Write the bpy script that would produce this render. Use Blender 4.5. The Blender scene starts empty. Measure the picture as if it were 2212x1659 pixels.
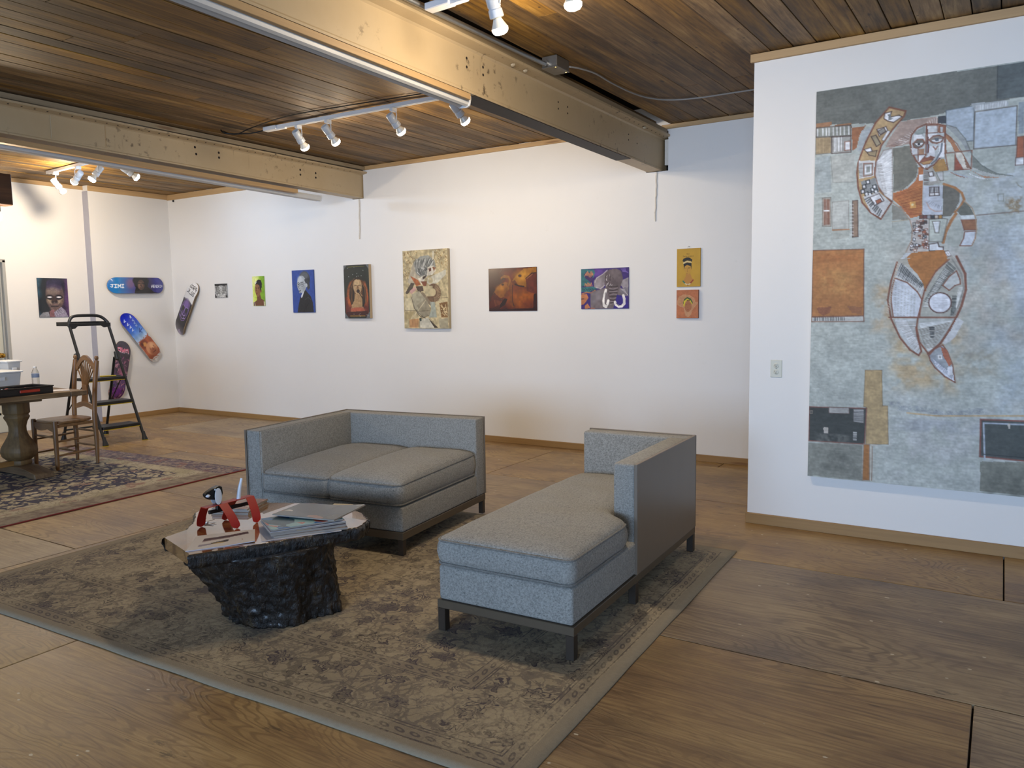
import bpy, bmesh, math, random
import numpy as np
from mathutils import Vector, Matrix, noise as mnoise

# light levels
DAY_POWER = 330
EXPOSURE = 0.5
SPOT_A = 32
SPOT_B = 17
SPOT_C = 26
PENDANT = 30

SC = bpy.context.scene
COL = SC.collection
PI = math.pi

# ------------------------------------------------------------------ camera
cam_d = bpy.data.cameras.new('camera')
cam = bpy.data.objects.new('camera', cam_d)
COL.objects.link(cam)
SC.camera = cam
cam_d.sensor_fit = 'HORIZONTAL'
cam_d.sensor_width = 36.0
cam_d.lens = 1686.17 / 2212.0 * 36.0
cam_d.clip_start = 0.05
cam_d.clip_end = 100
YAW, PITCH, ROLL = math.radians(32.1968), math.radians(-5.6876), math.radians(-0.8191)
_f = Vector((-math.sin(YAW) * math.cos(PITCH), math.cos(YAW) * math.cos(PITCH), math.sin(PITCH)))
_r = Vector((math.cos(YAW), math.sin(YAW), 0))
_u = _r.cross(_f)
_r2 = _r * math.cos(ROLL) + _u * math.sin(ROLL)
_u2 = -_r * math.sin(ROLL) + _u * math.cos(ROLL)
cam.matrix_world = Matrix(((_r2.x, _u2.x, -_f.x, 0), (_r2.y, _u2.y, -_f.y, 0), (_r2.z, _u2.z, -_f.z, 1.45), (0, 0, 0, 1)))

# ------------------------------------------------------------------ world, daylight, exposure
W = bpy.data.worlds.new('world')
SC.world = W
W.use_nodes = True
W.node_tree.nodes['Background'].inputs[0].default_value = (0.55, 0.70, 1.0, 1)
W.node_tree.nodes['Background'].inputs[1].default_value = 0.6


def area_light(name, loc, rot, sx, sy, power, color):
    d = bpy.data.lights.new(name, 'AREA')
    d.shape = 'RECTANGLE'
    d.size, d.size_y = sx, sy
    d.energy = power
    d.color = color
    o = bpy.data.objects.new(name, d)
    o.location = loc
    o.rotation_euler = rot
    COL.objects.link(o)
    return o


# daylight entering through the two shopfront windows behind the camera
for wx in (-2.0, 1.5):
    area_light('daylight', (wx, -8.06, 1.72), (math.radians(90), 0, 0), 2.7, 2.0, DAY_POWER, (0.46, 0.67, 1.0))

SC.view_settings.view_transform = 'Standard'
SC.view_settings.look = 'None'
SC.view_settings.gamma = 1.0
SC.view_settings.use_curve_mapping = False
SC.view_settings.exposure = EXPOSURE

WARM = (1.0, 0.82, 0.60)
COOL = (0.50, 0.70, 1.0)


# ------------------------------------------------------------------ helpers
def srgb(h, a=1.0):
    if isinstance(h, str):
        c = [int(h[i:i + 2], 16) / 255.0 for i in (0, 2, 4)]
    else:
        c = list(h)
    return tuple([(x / 12.92 if x <= 0.04045 else ((x + 0.055) / 1.055) ** 2.4) for x in c] + [a])


class N:
    """thin wrapper around a material's node tree"""

    def __init__(s, name):
        s.mat = bpy.data.materials.new(name)
        s.mat.use_nodes = True
        s.t = s.mat.node_tree
        s.b = s.t.nodes['Principled BSDF']
        s.out = s.t.nodes['Material Output']
        s._c = None

    def put(s, sock, v):
        if isinstance(v, bpy.types.NodeSocket):
            s.t.links.new(v, sock)
        elif isinstance(v, str):
            sock.default_value = srgb(v)
        elif v is not None:
            sock.default_value = v

    def new(s, typ, attrs=None, **inp):
        n = s.t.nodes.new(typ)
        for k, v in (attrs or {}).items():
            setattr(n, k, v)
        for k, v in inp.items():
            s.put(n.inputs[k.replace('_', ' ')], v)
        return n

    def m(s, op, a, b=None, c=None, clamp=False):
        n = s.t.nodes.new('ShaderNodeMath')
        n.operation = op
        n.use_clamp = clamp
        for i, v in enumerate((a, b, c)):
            if v is not None:
                s.put(n.inputs[i], v)
        return n.outputs[0]

    def coord(s, which='Object'):
        if s._c is None:
            s._c = s.new('ShaderNodeTexCoord')
        return s._c.outputs[which]

    def sep(s, v):
        n = s.new('ShaderNodeSeparateXYZ')
        s.put(n.inputs[0], v)
        return n.outputs

    def comb(s, x, y, z):
        n = s.new('ShaderNodeCombineXYZ')
        for i, v in enumerate((x, y, z)):
            s.put(n.inputs[i], v)
        return n.outputs[0]

    def map(s, v, scale=(1, 1, 1), loc=(0, 0, 0), rot=(0, 0, 0)):
        n = s.new('ShaderNodeMapping')
        s.put(n.inputs['Vector'], v)
        s.put(n.inputs['Location'], loc)
        n.inputs['Rotation'].default_value = rot
        n.inputs['Scale'].default_value = scale
        return n.outputs[0]

    def noise(s, v, scale, detail=4, rough=0.55, dist=0.0):
        n = s.new('ShaderNodeTexNoise', None, Vector=v, Scale=scale, Detail=detail, Roughness=rough, Distortion=dist)
        return n.outputs['Fac']

    def noisec(s, v, scale, detail=3):
        n = s.new('ShaderNodeTexNoise', None, Vector=v, Scale=scale, Detail=detail)
        return n.outputs['Color']

    def vor(s, v, scale, feature='F1', rnd=1.0):
        return s.new('ShaderNodeTexVoronoi', {'feature': feature}, Vector=v, Scale=scale, Randomness=rnd)

    def vadd(s, a, b, op='ADD', scale=None):
        n = s.new('ShaderNodeVectorMath', {'operation': op})
        s.put(n.inputs[0], a)
        if b is not None:
            s.put(n.inputs[1], b)
        if scale is not None:
            s.put(n.inputs['Scale'], scale)
        return n.outputs['Value'] if op in ('LENGTH', 'DISTANCE', 'DOT_PRODUCT') else n.outputs[0]

    def ramp(s, fac, stops, interp='LINEAR'):
        n = s.new('ShaderNodeValToRGB')
        n.color_ramp.interpolation = interp
        e = n.color_ramp.elements
        while len(e) < len(stops):
            e.new(0.5)
        for el, (p, c) in zip(e, stops):
            el.position = p
            el.color = srgb(c) if isinstance(c, str) else ((c, c, c, 1) if isinstance(c, (int, float)) else c)
        s.put(n.inputs[0], fac)
        return n.outputs[0]

    def step(s, v, a, b):
        n = s.new('ShaderNodeMapRange', {'interpolation_type': 'SMOOTHSTEP'})
        s.put(n.inputs[0], v)
        s.put(n.inputs[1], a)
        s.put(n.inputs[2], b)
        return n.outputs[0]

    def mix(s, fac, a, b, blend='MIX'):
        n = s.new('ShaderNodeMix', {'data_type': 'RGBA', 'blend_type': blend})
        s.put(n.inputs[0], fac)
        s.put(n.inputs[6], a)
        s.put(n.inputs[7], b)
        return n.outputs[2]

    def hsv(s, col, h=0.5, sat=1.0, val=1.0):
        n = s.new('ShaderNodeHueSaturation')
        s.put(n.inputs['Hue'], h)
        s.put(n.inputs['Saturation'], sat)
        s.put(n.inputs['Value'], val)
        s.put(n.inputs['Color'], col)
        return n.outputs[0]

    def rand(s):
        return s.new('ShaderNodeObjectInfo').outputs['Random']

    def offset(s, v, k=37.0):
        r = s.rand()
        return s.vadd(v, s.comb(s.m('MULTIPLY', r, k), s.m('MULTIPLY', r, k * 1.7), s.m('MULTIPLY', r, k * 0.6)))

    def bump(s, h, strength=0.3, dist=0.01):
        n = s.new('ShaderNodeBump', None, Height=h, Strength=strength, Distance=dist)
        s.put(s.b.inputs['Normal'], n.outputs[0])

    def fin(s, col=None, rough=None, metal=None, **kw):
        if col is not None:
            s.put(s.b.inputs['Base Color'], col)
        if rough is not None:
            s.put(s.b.inputs['Roughness'], rough)
        if metal is not None:
            s.put(s.b.inputs['Metallic'], metal)
        for k, v in kw.items():
            s.put(s.b.inputs[k.replace('_', ' ')], v)
        return s.mat


MATS = {}


def plain(name, hexc, rough=0.5, metal=0.0, var=0.06, scale=30, bump=0.0, **kw):
    """one-colour procedural material with a faint noise so that it is not dead flat"""
    if name in MATS:
        return MATS[name]
    n = N(name)
    f = n.noise(n.coord(), scale, 3)
    c = n.hsv(n.mix(0.0, hexc, hexc), 0.5, 1.0, n.m('MULTIPLY_ADD', f, 2 * var, 1 - var))
    if bump:
        n.bump(f, bump, 0.003)
    MATS[name] = n.fin(c, rough, metal, **kw)
    return MATS[name]


class MB:
    """collects simple shapes; build() links them as ONE mesh object"""

    def __init__(s):
        s.v, s.f, s.mi, s.cur = [], [], [], 0

    def add(s, vs, fs):
        o = len(s.v)
        s.v += [tuple(p) for p in vs]
        for f in fs:
            s.f.append([i + o for i in f])
            s.mi.append(s.cur)
        return s

    def box(s, x0, x1, y0, y1, z0, z1):
        return s.add([(x0, y0, z0), (x1, y0, z0), (x1, y1, z0), (x0, y1, z0), (x0, y0, z1), (x1, y0, z1), (x1, y1, z1), (x0, y1, z1)],
                     [(3, 2, 1, 0), (4, 5, 6, 7), (0, 1, 5, 4), (1, 2, 6, 5), (2, 3, 7, 6), (3, 0, 4, 7)])

    def hexa(s, b, t):
        return s.add(list(b) + list(t), [(3, 2, 1, 0), (4, 5, 6, 7), (0, 1, 5, 4), (1, 2, 6, 5), (2, 3, 7, 6), (3, 0, 4, 7)])

    def bar(s, p, q, w, h, up=(0, 0, 1)):
        p, q = Vector(p), Vector(q)
        d = (q - p).normalized()
        u = Vector(up)
        if abs(d.dot(u)) > 0.98:
            u = Vector((0, 1, 0))
        r = d.cross(u).normalized()
        u = r.cross(d).normalized()
        a, b = r * w / 2, u * h / 2
        return s.hexa([p - a - b, p + a - b, q + a - b, q - a - b], [p - a + b, p + a + b, q + a + b, q - a + b])

    def tube(s, path, r, n=8, cap=True):
        pts = [Vector(p) for p in path]
        k = len(pts)
        rr = r if isinstance(r, (list, tuple)) else [r] * k
        vs, fs = [], []
        prev = None
        for i, p in enumerate(pts):
            d = (pts[min(i + 1, k - 1)] - pts[max(i - 1, 0)]).normalized()
            if prev is None:
                a = d.orthogonal().normalized()
            else:
                a = (prev - d * prev.dot(d))
                a = a.normalized() if a.length > 1e-6 else d.orthogonal().normalized()
            prev = a
            b = d.cross(a)
            for j in range(n):
                t = 2 * PI * j / n
                vs.append(p + (a * math.cos(t) + b * math.sin(t)) * rr[i])
        for i in range(k - 1):
            for j in range(n):
                fs.append((i * n + j, i * n + (j + 1) % n, (i + 1) * n + (j + 1) % n, (i + 1) * n + j))
        if cap:
            fs.append(tuple(reversed(range(n))))
            fs.append(tuple((k - 1) * n + j for j in range(n)))
        return s.add(vs, fs)

    def loop_tube(s, path, r, n=6):
        pts = [Vector(p) for p in path]
        k = len(pts)
        vs, fs = [], []
        for i, p in enumerate(pts):
            d = (pts[(i + 1) % k] - pts[i - 1]).normalized()
            a = d.cross(Vector((0, 0, 1))).normalized()
            b = d.cross(a)
            for j in range(n):
                t = 2 * PI * j / n
                vs.append(p + (a * math.cos(t) + b * math.sin(t)) * r)
        for i in range(k):
            for j in range(n):
                i2 = (i + 1) % k
                fs.append((i * n + j, i * n + (j + 1) % n, i2 * n + (j + 1) % n, i2 * n + j))
        return s.add(vs, fs)

    def lathe(s, prof, n=20, at=(0, 0, 0), axis=None, sq=0.0, rot=0.0):
        """prof: [(r, z)]; axis: direction vector; sq>0 squares the section"""
        at = Vector(at)
        if axis is None:
            M3 = Matrix.Identity(3)
        else:
            M3 = Vector((0, 0, 1)).rotation_difference(Vector(axis).normalized()).to_matrix()
        vs, fs = [], []
        for r, z in prof:
            for j in range(n):
                t = 2 * PI * j / n + rot
                c, q = math.cos(t), math.sin(t)
                k = 1.0
                if sq:
                    k = 1.0 / max(abs(math.cos(t - rot)), abs(math.sin(t - rot)))
                    k = 1 + (k - 1) * sq
                vs.append(at + M3 @ Vector((r * k * c, r * k * q, z)))
        m = len(prof)
        for i in range(m - 1):
            for j in range(n):
                fs.append((i * n + j, i * n + (j + 1) % n, (i + 1) * n + (j + 1) % n, (i + 1) * n + j))
        fs.append(tuple(reversed(range(n))))
        fs.append(tuple((m - 1) * n + j for j in range(n)))
        return s.add(vs, fs)

    def prism(s, poly, z0, z1):
        k = len(poly)
        vs = [(x, y, z0) for x, y in poly] + [(x, y, z1) for x, y in poly]
        fs = [tuple(reversed(range(k))), tuple(range(k, 2 * k))]
        fs += [(i, (i + 1) % k, k + (i + 1) % k, k + i) for i in range(k)]
        return s.add(vs, fs)

    def extr(s, poly, o, ax, ay, d):
        """extrude a 2-D outline given in the frame (o, ax, ay) along vector d"""
        o, ax, ay, d = Vector(o), Vector(ax), Vector(ay), Vector(d)
        k = len(poly)
        a = [o + ax * x + ay * y for x, y in poly]
        b = [p + d for p in a]
        fs = [tuple(reversed(range(k))), tuple(range(k, 2 * k))]
        fs += [(i, (i + 1) % k, k + (i + 1) % k, k + i) for i in range(k)]
        return s.add(a + b, fs)

    def build(s, name, mat, parent=None, bevel=0.0, seg=1, smooth=False, loc=None, rot=None):
        me = bpy.data.meshes.new(name)
        me.from_pydata([tuple(p) for p in s.v], [], s.f)
        mats = mat if isinstance(mat, (list, tuple)) else [mat]
        for mm in mats:
            me.materials.append(mm)
        if len(mats) > 1:
            me.polygons.foreach_set('material_index', s.mi)
        bm = bmesh.new()
        bm.from_mesh(me)
        bmesh.ops.recalc_face_normals(bm, faces=bm.faces)
        if bevel:
            bmesh.ops.bevel(bm, geom=list(bm.edges), offset=bevel, segments=seg, affect='EDGES', profile=0.5, clamp_overlap=True)
        bm.to_mesh(me)
        bm.free()
        if smooth:
            me.polygons.foreach_set('use_smooth', [True] * len(me.polygons))
            if smooth != 'all':
                try:
                    me.set_sharp_from_angle(angle=math.radians(38))
                except Exception:
                    pass
        o = bpy.data.objects.new(name, me)
        COL.objects.link(o)
        if parent:
            o.parent = parent
        if loc:
            o.location = loc
        if rot:
            o.rotation_euler = rot
        return o


def tag(o, label=None, cat=None, group=None, kind=None):
    if label:
        o['label'] = label
    if cat:
        o['category'] = cat
    if group:
        o['group'] = group
    if kind:
        o['kind'] = kind
    return o


def thing(name, label, cat, loc=(0, 0, 0), rz=0.0, group=None):
    o = bpy.data.objects.new(name, None)
    o.empty_display_size = 0.1
    COL.objects.link(o)
    o.location = loc
    o.rotation_euler = (0, 0, rz)
    return tag(o, label, cat, group)


def copy_tree(o, parent=None):
    c = o.copy()
    COL.objects.link(c)
    c.parent = parent
    for ch in list(o.children):
        copy_tree(ch, c)
    return c


def struct(o):
    o['kind'] = 'structure'
    return o


def box(*a):
    return MB().box(*a)


def bez(pts, n=8):
    """Catmull-Rom through pts"""
    P = [Vector(p) for p in pts]
    out = []
    for i in range(len(P) - 1):
        p0, p1, p2, p3 = P[max(i - 1, 0)], P[i], P[i + 1], P[min(i + 2, len(P) - 1)]
        for k in range(n):
            t = k / n
            out.append(0.5 * ((2 * p1) + (p2 - p0) * t + (2 * p0 - 5 * p1 + 4 * p2 - p3) * t * t + (3 * p1 - p0 - 3 * p2 + p3) * t ** 3))
    out.append(P[-1])
    return out


# ------------------------------------------------------------------ painter: flat pictures as colour on a fine vertex grid
class Pic:
    def __init__(s, w, h, res, bg='ffffff', seed=1):
        """w,h in drawing units, res = units per grid step"""
        s.w, s.h = w, h
        s.nx, s.ny = max(2, int(round(w / res)) + 1), max(2, int(round(h / res)) + 1)
        s.X, s.Y = np.meshgrid(np.linspace(0, w, s.nx), np.linspace(0, h, s.ny))
        s.px = w / (s.nx - 1)
        s.C = np.zeros((s.ny, s.nx, 3))
        s.C[:] = s.c(bg)
        s.rng = np.random.RandomState(seed)

    def c(s, h):
        if not isinstance(h, str):
            return np.array(h, float) / 255.0
        return np.array([int(h[i:i + 2], 16) / 255.0 for i in (0, 2, 4)])

    def _bb(s, x0, x1, y0, y1):
        sx, sy = (s.nx - 1) / s.w, (s.ny - 1) / s.h
        a, b = max(0, int(math.floor(x0 * sx))), min(s.nx, int(math.ceil(x1 * sx)) + 1)
        c, d = max(0, int(math.floor(y0 * sy))), min(s.ny, int(math.ceil(y1 * sy)) + 1)
        return (slice(c, d), slice(a, b)) if b > a and d > c else None

    def blend(s, sl, m, col):
        m = np.clip(m, 0, 1)[..., None]
        s.C[sl] = s.C[sl] * (1 - m) + s.c(col) * m

    def poly(s, col, pts, a=1.0):
        xs, ys = pts[::2], pts[1::2]
        sl = s._bb(min(xs), max(xs), min(ys), max(ys))
        if not sl:
            return s
        X, Y = s.X[sl], s.Y[sl]
        m = np.zeros(X.shape, bool)
        k = len(xs)
        for i in range(k):
            x1, y1, x2, y2 = xs[i], ys[i], xs[(i + 1) % k], ys[(i + 1) % k]
            if y1 == y2:
                continue
            cond = ((y1 > Y) != (y2 > Y)) & (X < (x2 - x1) * (Y - y1) / (y2 - y1) + x1)
            m ^= cond
        s.blend(sl, m * a, col)
        return s

    def line(s, col, w, pts, a=1.0):
        xs, ys = pts[::2], pts[1::2]
        for i in range(len(xs) - 1):
            x1, y1, x2, y2 = xs[i], ys[i], xs[i + 1], ys[i + 1]
            p = w / 2 + s.px
            sl = s._bb(min(x1, x2) - p, max(x1, x2) + p, min(y1, y2) - p, max(y1, y2) + p)
            if not sl:
                continue
            X, Y = s.X[sl], s.Y[sl]
            L2 = (x2 - x1) ** 2 + (y2 - y1) ** 2 + 1e-9
            t = np.clip(((X - x1) * (x2 - x1) + (Y - y1) * (y2 - y1)) / L2, 0, 1)
            d = np.hypot(X - x1 - t * (x2 - x1), Y - y1 - t * (y2 - y1))
            s.blend(sl, np.clip((w / 2 - d) / s.px + 0.5, 0, 1) * a, col)
        return s

    def ell(s, col, cx, cy, rx, ry, soft=0.0, a=1.0, ang=0.0):
        R = max(rx, ry) * (1 + soft) + s.px
        sl = s._bb(cx - R, cx + R, cy - R, cy + R)
        if not sl:
            return s
        X, Y = s.X[sl] - cx, s.Y[sl] - cy
        ca, sa = math.cos(ang), math.sin(ang)
        d = np.hypot((X * ca + Y * sa) / rx, (-X * sa + Y * ca) / ry)
        e = max(soft, s.px / min(rx, ry))
        s.blend(sl, np.clip((1 + e / 2 - d) / e, 0, 1) * a, col)
        return s

    def grad(s, cols, vertical=True):
        t = (s.Y / s.h if vertical else s.X / s.w)
        k = len(cols) - 1
        for ch in range(3):
            s.C[..., ch] = np.interp(t, np.linspace(0, 1, k + 1), [s.c(q)[ch] for q in cols])
        return s

    def nz(s, step, aniso=1.0):
        """smooth value noise over the grid, 0..1"""
        gx, gy = max(2, int(s.w / step) + 2), max(2, int(s.h / (step * aniso)) + 2)
        g = s.rng.rand(gy, gx)
        fx, fy = s.X / s.w * (gx - 1.001), s.Y / s.h * (gy - 1.001)
        ix, iy = fx.astype(int), fy.astype(int)
        tx, ty = fx - ix, fy - iy
        tx, ty = tx * tx * (3 - 2 * tx), ty * ty * (3 - 2 * ty)
        return (g[iy, ix] * (1 - tx) + g[iy, ix + 1] * tx) * (1 - ty) + (g[iy + 1, ix] * (1 - tx) + g[iy + 1, ix + 1] * tx) * ty

    def mottle(s, step, amp, aniso=1.0):
        s.C *= (1 + amp * (s.nz(step, aniso) - 0.5) * 2)[..., None]
        return s

    def patch(s, col, x, y, w, h, a=0.85):
        cx, cy = x + w / 2, y + h / 2
        d = np.maximum(np.abs(s.X - cx) / (w / 2), np.abs(s.Y - cy) / (h / 2))
        n = s.nz(max(w, h) / 7 + 1) * 0.6 + s.nz(max(w, h) / 20 + 1) * 0.4
        m = np.clip((1.05 - d) * 2.2, 0, 1) * np.clip((n - 0.25) * 2.2, 0, 1) * a
        s.blend(slice(None), m, col)
        return s

    def hatch(s, col, w, n, A, B, D, E, jit=0.25):
        for i in range(int(n)):
            t = (i + 0.5 + (s.rng.rand() - 0.5) * jit * 2) / n
            s.line(col, w, [A[0] + (B[0] - A[0]) * t, A[1] + (B[1] - A[1]) * t, D[0] + (E[0] - D[0]) * t, D[1] + (E[1] - D[1]) * t], 0.85)
        return s

    def spec(s, rows):
        """rows: kind (1 polygon, 2 line, 3 hatching, 4 blotch), red, green, blue, stroke width, numbers"""
        for row in rows:
            k, col, w, v = row[0], row[1:4], row[4], row[5:]
            if k == 1 and len(v) >= 6:
                s.poly(col, v)
            elif k == 2:
                s.line(col, w, v)
            elif k == 3:
                s.hatch(col, w, v[0], v[1:3], v[3:5], v[5:7], v[7:9])
            elif k == 4:
                s.patch(col, *v)
        return s

    def linear(s):
        c = np.clip(s.C, 0, 1)
        return np.where(c <= 0.04045, c / 12.92, ((c + 0.055) / 1.055) ** 2.4)


def grid_colors(me, rgb):
    at = me.color_attributes.new('Col', 'FLOAT_COLOR', 'POINT')
    buf = np.ones((rgb.shape[0] * rgb.shape[1], 4), np.float32)
    buf[:, :3] = rgb.reshape(-1, 3)
    at.data.foreach_set('color', buf.ravel())


def picture_mesh(name, pic, w, h, mat, parent=None):
    """flat painted face in the local x (right) / z (up) plane facing -y, centred"""
    ny, nx = pic.ny, pic.nx
    xs = np.linspace(-w / 2, w / 2, nx)
    zs = np.linspace(h / 2, -h / 2, ny)
    V = np.zeros((ny, nx, 3))
    V[..., 0] = xs[None, :]
    V[..., 2] = zs[:, None]
    idx = np.arange(ny * nx).reshape(ny, nx)
    F = np.stack([idx[:-1, :-1], idx[1:, :-1], idx[1:, 1:], idx[:-1, 1:]], -1).reshape(-1, 4)
    me = bpy.data.meshes.new(name)
    me.vertices.add(ny * nx)
    me.vertices.foreach_set('co', V.ravel())
    me.loops.add(F.size)
    me.loops.foreach_set('vertex_index', F.ravel().astype(np.int32))
    me.polygons.add(len(F))
    me.polygons.foreach_set('loop_start', np.arange(0, F.size, 4, dtype=np.int32))
    me.update(calc_edges=True)
    grid_colors(me, pic.linear())
    me.materials.append(mat)
    o = bpy.data.objects.new(name, me)
    COL.objects.link(o)
    if parent:
        o.parent = parent
    return o


def art_mat(name, rough, coat=0.0, bump=0.0):
    n = N(name)
    a = n.new('ShaderNodeAttribute', {'attribute_name': 'Col'})
    if bump:
        n.bump(n.noise(n.coord(), 160, 3), bump, 0.002)
    return n.fin(a.outputs['Color'], rough, None, Coat_Weight=coat, Coat_Roughness=0.05)


ART_MATTE = art_mat('painted_canvas', 0.62, 0, 0.25)
ART_GLOSS = art_mat('glossy_print', 0.22, 0.6)

# ------------------------------------------------------------------ materials of the room
def mk_wall():
    n = N('white_wall_paint')
    c = n.coord()
    f = n.noise(c, 1.3, 3)
    s = n.step(n.noise(c, 9, 5, 0.7), 0.66, 0.74)
    col = n.mix(f, 'dddbd7', 'e4e2de')
    col = n.mix(n.m('MULTIPLY', s, 0.06), col, 'a59a8a')
    n.bump(n.noise(c, 220, 2), 0.08, 0.001)
    return n.fin(col, 0.55)


WALL = mk_wall()


def mk_ply():
    n = N('worn_plywood')
    c = n.offset(n.coord(), 53)
    r = n.rand()
    # cathedral grain: contour lines of a stretched noise
    h = n.noise(n.map(c, (0.55, 2.6, 1)), 1.0, 3, 0.5, 0.5)
    band = n.step(n.m('SINE', n.m('MULTIPLY', h, 230.0)), 0.1, 1.0)
    fibre = n.noise(n.map(c, (2.2, 75, 1)), 1.0, 4, 0.65)
    blot = n.noise(n.map(c, (0.8, 1.7, 1)), 1.7, 6, 0.66)
    patch = n.noise(c, 0.9, 3, 0.6)
    base = n.ramp(n.m('ADD', n.m('MULTIPLY', fibre, 0.40), n.m('MULTIPLY', blot, 0.60)),
                  [(0.30, '5a4123'), (0.44, '876842'), (0.55, 'a28353'), (0.70, 'bb9d6a')])
    col = n.mix(n.m('MULTIPLY', band, n.m('MULTIPLY', n.step(patch, 0.32, 0.62), 0.55)), base, '63482a')
    # some sheets are weathered greyer, some warmer
    grey = n.hsv(col, 0.505, 0.74, 0.86)
    col = n.mix(n.step(n.m('FRACT', n.m('MULTIPLY', r, 7.31)), 0.35, 0.9), col, grey)
    col = n.hsv(col, 0.5, 1.0, n.m('MULTIPLY_ADD', n.m('FRACT', n.m('MULTIPLY', r, 3.7)), 0.26, 0.86))
    # short dark tear-outs along the grain, footprints and stains
    tear = n.step(n.noise(n.map(c, (5, 42, 1)), 1.0, 3, 0.5), 0.66, 0.74)
    col = n.mix(n.m('MULTIPLY', tear, n.m('MULTIPLY_ADD', n.step(patch, 0.4, 0.6), 0.5, 0.15)), col, '3b2814')
    st = n.m('MULTIPLY', n.step(n.noise(n.map(c, (2.2, 7, 1)), 2.4, 5, 0.7), 0.60, 0.70), n.step(n.noise(c, 0.7, 2), 0.45, 0.55))
    col = n.mix(n.m('MULTIPLY', st, 0.6), col, '32261a')
    dirt = n.step(n.noise(c, 1.6, 5, 0.65), 0.52, 0.68)
    col = n.mix(n.m('MULTIPLY', dirt, 0.30), col, '4a3c2a')
    # paint drops and scuffs
    v = n.vor(n.map(c, (1, 1.8, 1)), 6.5)
    wv = n.noise(c, 40, 2)
    drop = n.step(n.m('ADD', v.outputs['Distance'], n.m('MULTIPLY', wv, 0.14)), 0.135, 0.110)
    drop = n.m('MULTIPLY', drop, n.step(n.noise(c, 1.1, 2), 0.42, 0.48))
    col = n.mix(n.m('MULTIPLY', drop, 0.9), col, 'd0c6ae')
    scr = n.step(n.noise(n.map(c, (3, 11, 1), rot=(0, 0, 0.5)), 2.0, 6, 0.75), 0.66, 0.73)
    col = n.mix(n.m('MULTIPLY', scr, 0.35), col, 'b9ab92')
    n.bump(n.m('ADD', fibre, n.m('MULTIPLY', band, 0.4)), 0.25, 0.003)
    return n.fin(col, n.m('MULTIPLY_ADD', blot, 0.25, 0.33))


PLY = mk_ply()


def mk_plank():
    n = N('old_ceiling_plank')
    c = n.offset(n.coord(), 71)
    r = n.rand()
    fibre = n.noise(n.map(c, (45, 1.3, 45)), 1.0, 4, 0.6, 0.4)
    blot = n.noise(n.map(c, (3.0, 0.7, 3)), 1.4, 5, 0.65)
    wide = n.noise(n.map(n.coord(), (0.7, 0.5, 0.7)), 1.6, 4, 0.6)
    base = n.ramp(n.m('ADD', n.m('MULTIPLY', fibre, 0.45), n.m('MULTIPLY', blot, 0.55)),
                  [(0.33, '33200d'), (0.44, '624423'), (0.55, '876134'), (0.68, 'b08a56')])
    v1 = n.m('FRACT', n.m('MULTIPLY', r, 9.17))
    col = n.hsv(base, 0.512, n.m('MULTIPLY_ADD', v1, 0.35, 0.82), n.m('MULTIPLY_ADD', n.m('FRACT', n.m('MULTIPLY', r, 4.43)), 0.6, 0.66))
    soot = n.step(n.noise(n.map(c, (4, 0.6, 4)), 1.7, 5, 0.7), 0.52, 0.74)
    col = n.mix(n.m('MULTIPLY', soot, 0.75), col, '281d0f')
    col = n.mix(n.m('MULTIPLY', n.step(wide, 0.56, 0.72), 0.45), col, '302516')
    knot = n.step(n.vor(n.map(c, (5, 1.6, 5)), 1.4).outputs['Distance'], 0.11, 0.04)
    col = n.mix(n.m('MULTIPLY', knot, 0.8), col, '22150d')
    scr = n.step(n.noise(n.map(c, (9, 4.0, 9), rot=(0, 0, 0.7)), 3.0, 6, 0.8), 0.66, 0.71)
    dots = n.step(n.vor(n.map(c, (7, 5, 7)), 1.5).outputs['Distance'], 0.10, 0.05)
    col = n.mix(n.m('MULTIPLY', dots, 0.75), col, '1c120a')
    scr = n.m('MULTIPLY', scr, n.step(wide, 0.35, 0.45))
    col = n.mix(n.m('MULTIPLY', scr, 0.6), col, 'b9ac98')
    n.bump(fibre, 0.35, 0.004)
    return n.fin(col, 0.62)


PLANK = mk_plank()


def mk_pine(name='raw_pine', a='a3835a', b='c4a476', axis=0):
    n = N(name)
    c = n.offset(n.coord(), 29)
    sc = [(1.2, 40, 40), (40, 1.2, 40), (40, 40, 1.2)][axis]
    fibre = n.noise(n.map(c, sc), 1.0, 3, 0.55, 0.5)
    col = n.mix(fibre, a, b)
    ks = [(1.1, 9, 9), (9, 1.1, 9), (9, 9, 1.1)][axis]
    knot = n.step(n.vor(n.map(c, ks), 1.0).outputs['Distance'], 0.16, 0.05)
    col = n.mix(n.m('MULTIPLY', knot, 0.7), col, '6a4423')
    n.bump(fibre, 0.15, 0.002)
    return n.fin(col, 0.55)


PINE_X, PINE_Y = mk_pine('raw_pine_x', axis=0), mk_pine('raw_pine_y', axis=1)


def mk_beam():
    n = N('cream_painted_steel')
    c = n.coord()
    x, y, z = n.sep(c)
    mot = n.noise(c, 2.2, 5, 0.65)
    col = n.mix(mot, 'b09a76', 'c2ae8c')
    streak = n.noise(n.map(c, (1, 26, 1.1)), 1.0, 4, 0.65)
    dirt = n.m('MULTIPLY', n.step(streak, 0.60, 0.76), n.step(n.noise(n.map(c, (1, 0.8, 1)), 1.0, 3), 0.46, 0.60))
    col = n.mix(n.m('MULTIPLY', dirt, 0.55), col, '463a2a')
    rust = n.m('MULTIPLY', n.step(n.noise(c, 14, 6, 0.7), 0.56, 0.66), n.step(n.noise(c, 1.1, 3), 0.50, 0.62))
    col = n.mix(n.m('MULTIPLY', rust, 0.8), col, '3a2c20')
    n.bump(mot, 0.2, 0.01)
    return n.fin(col, 0.45)


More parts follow.
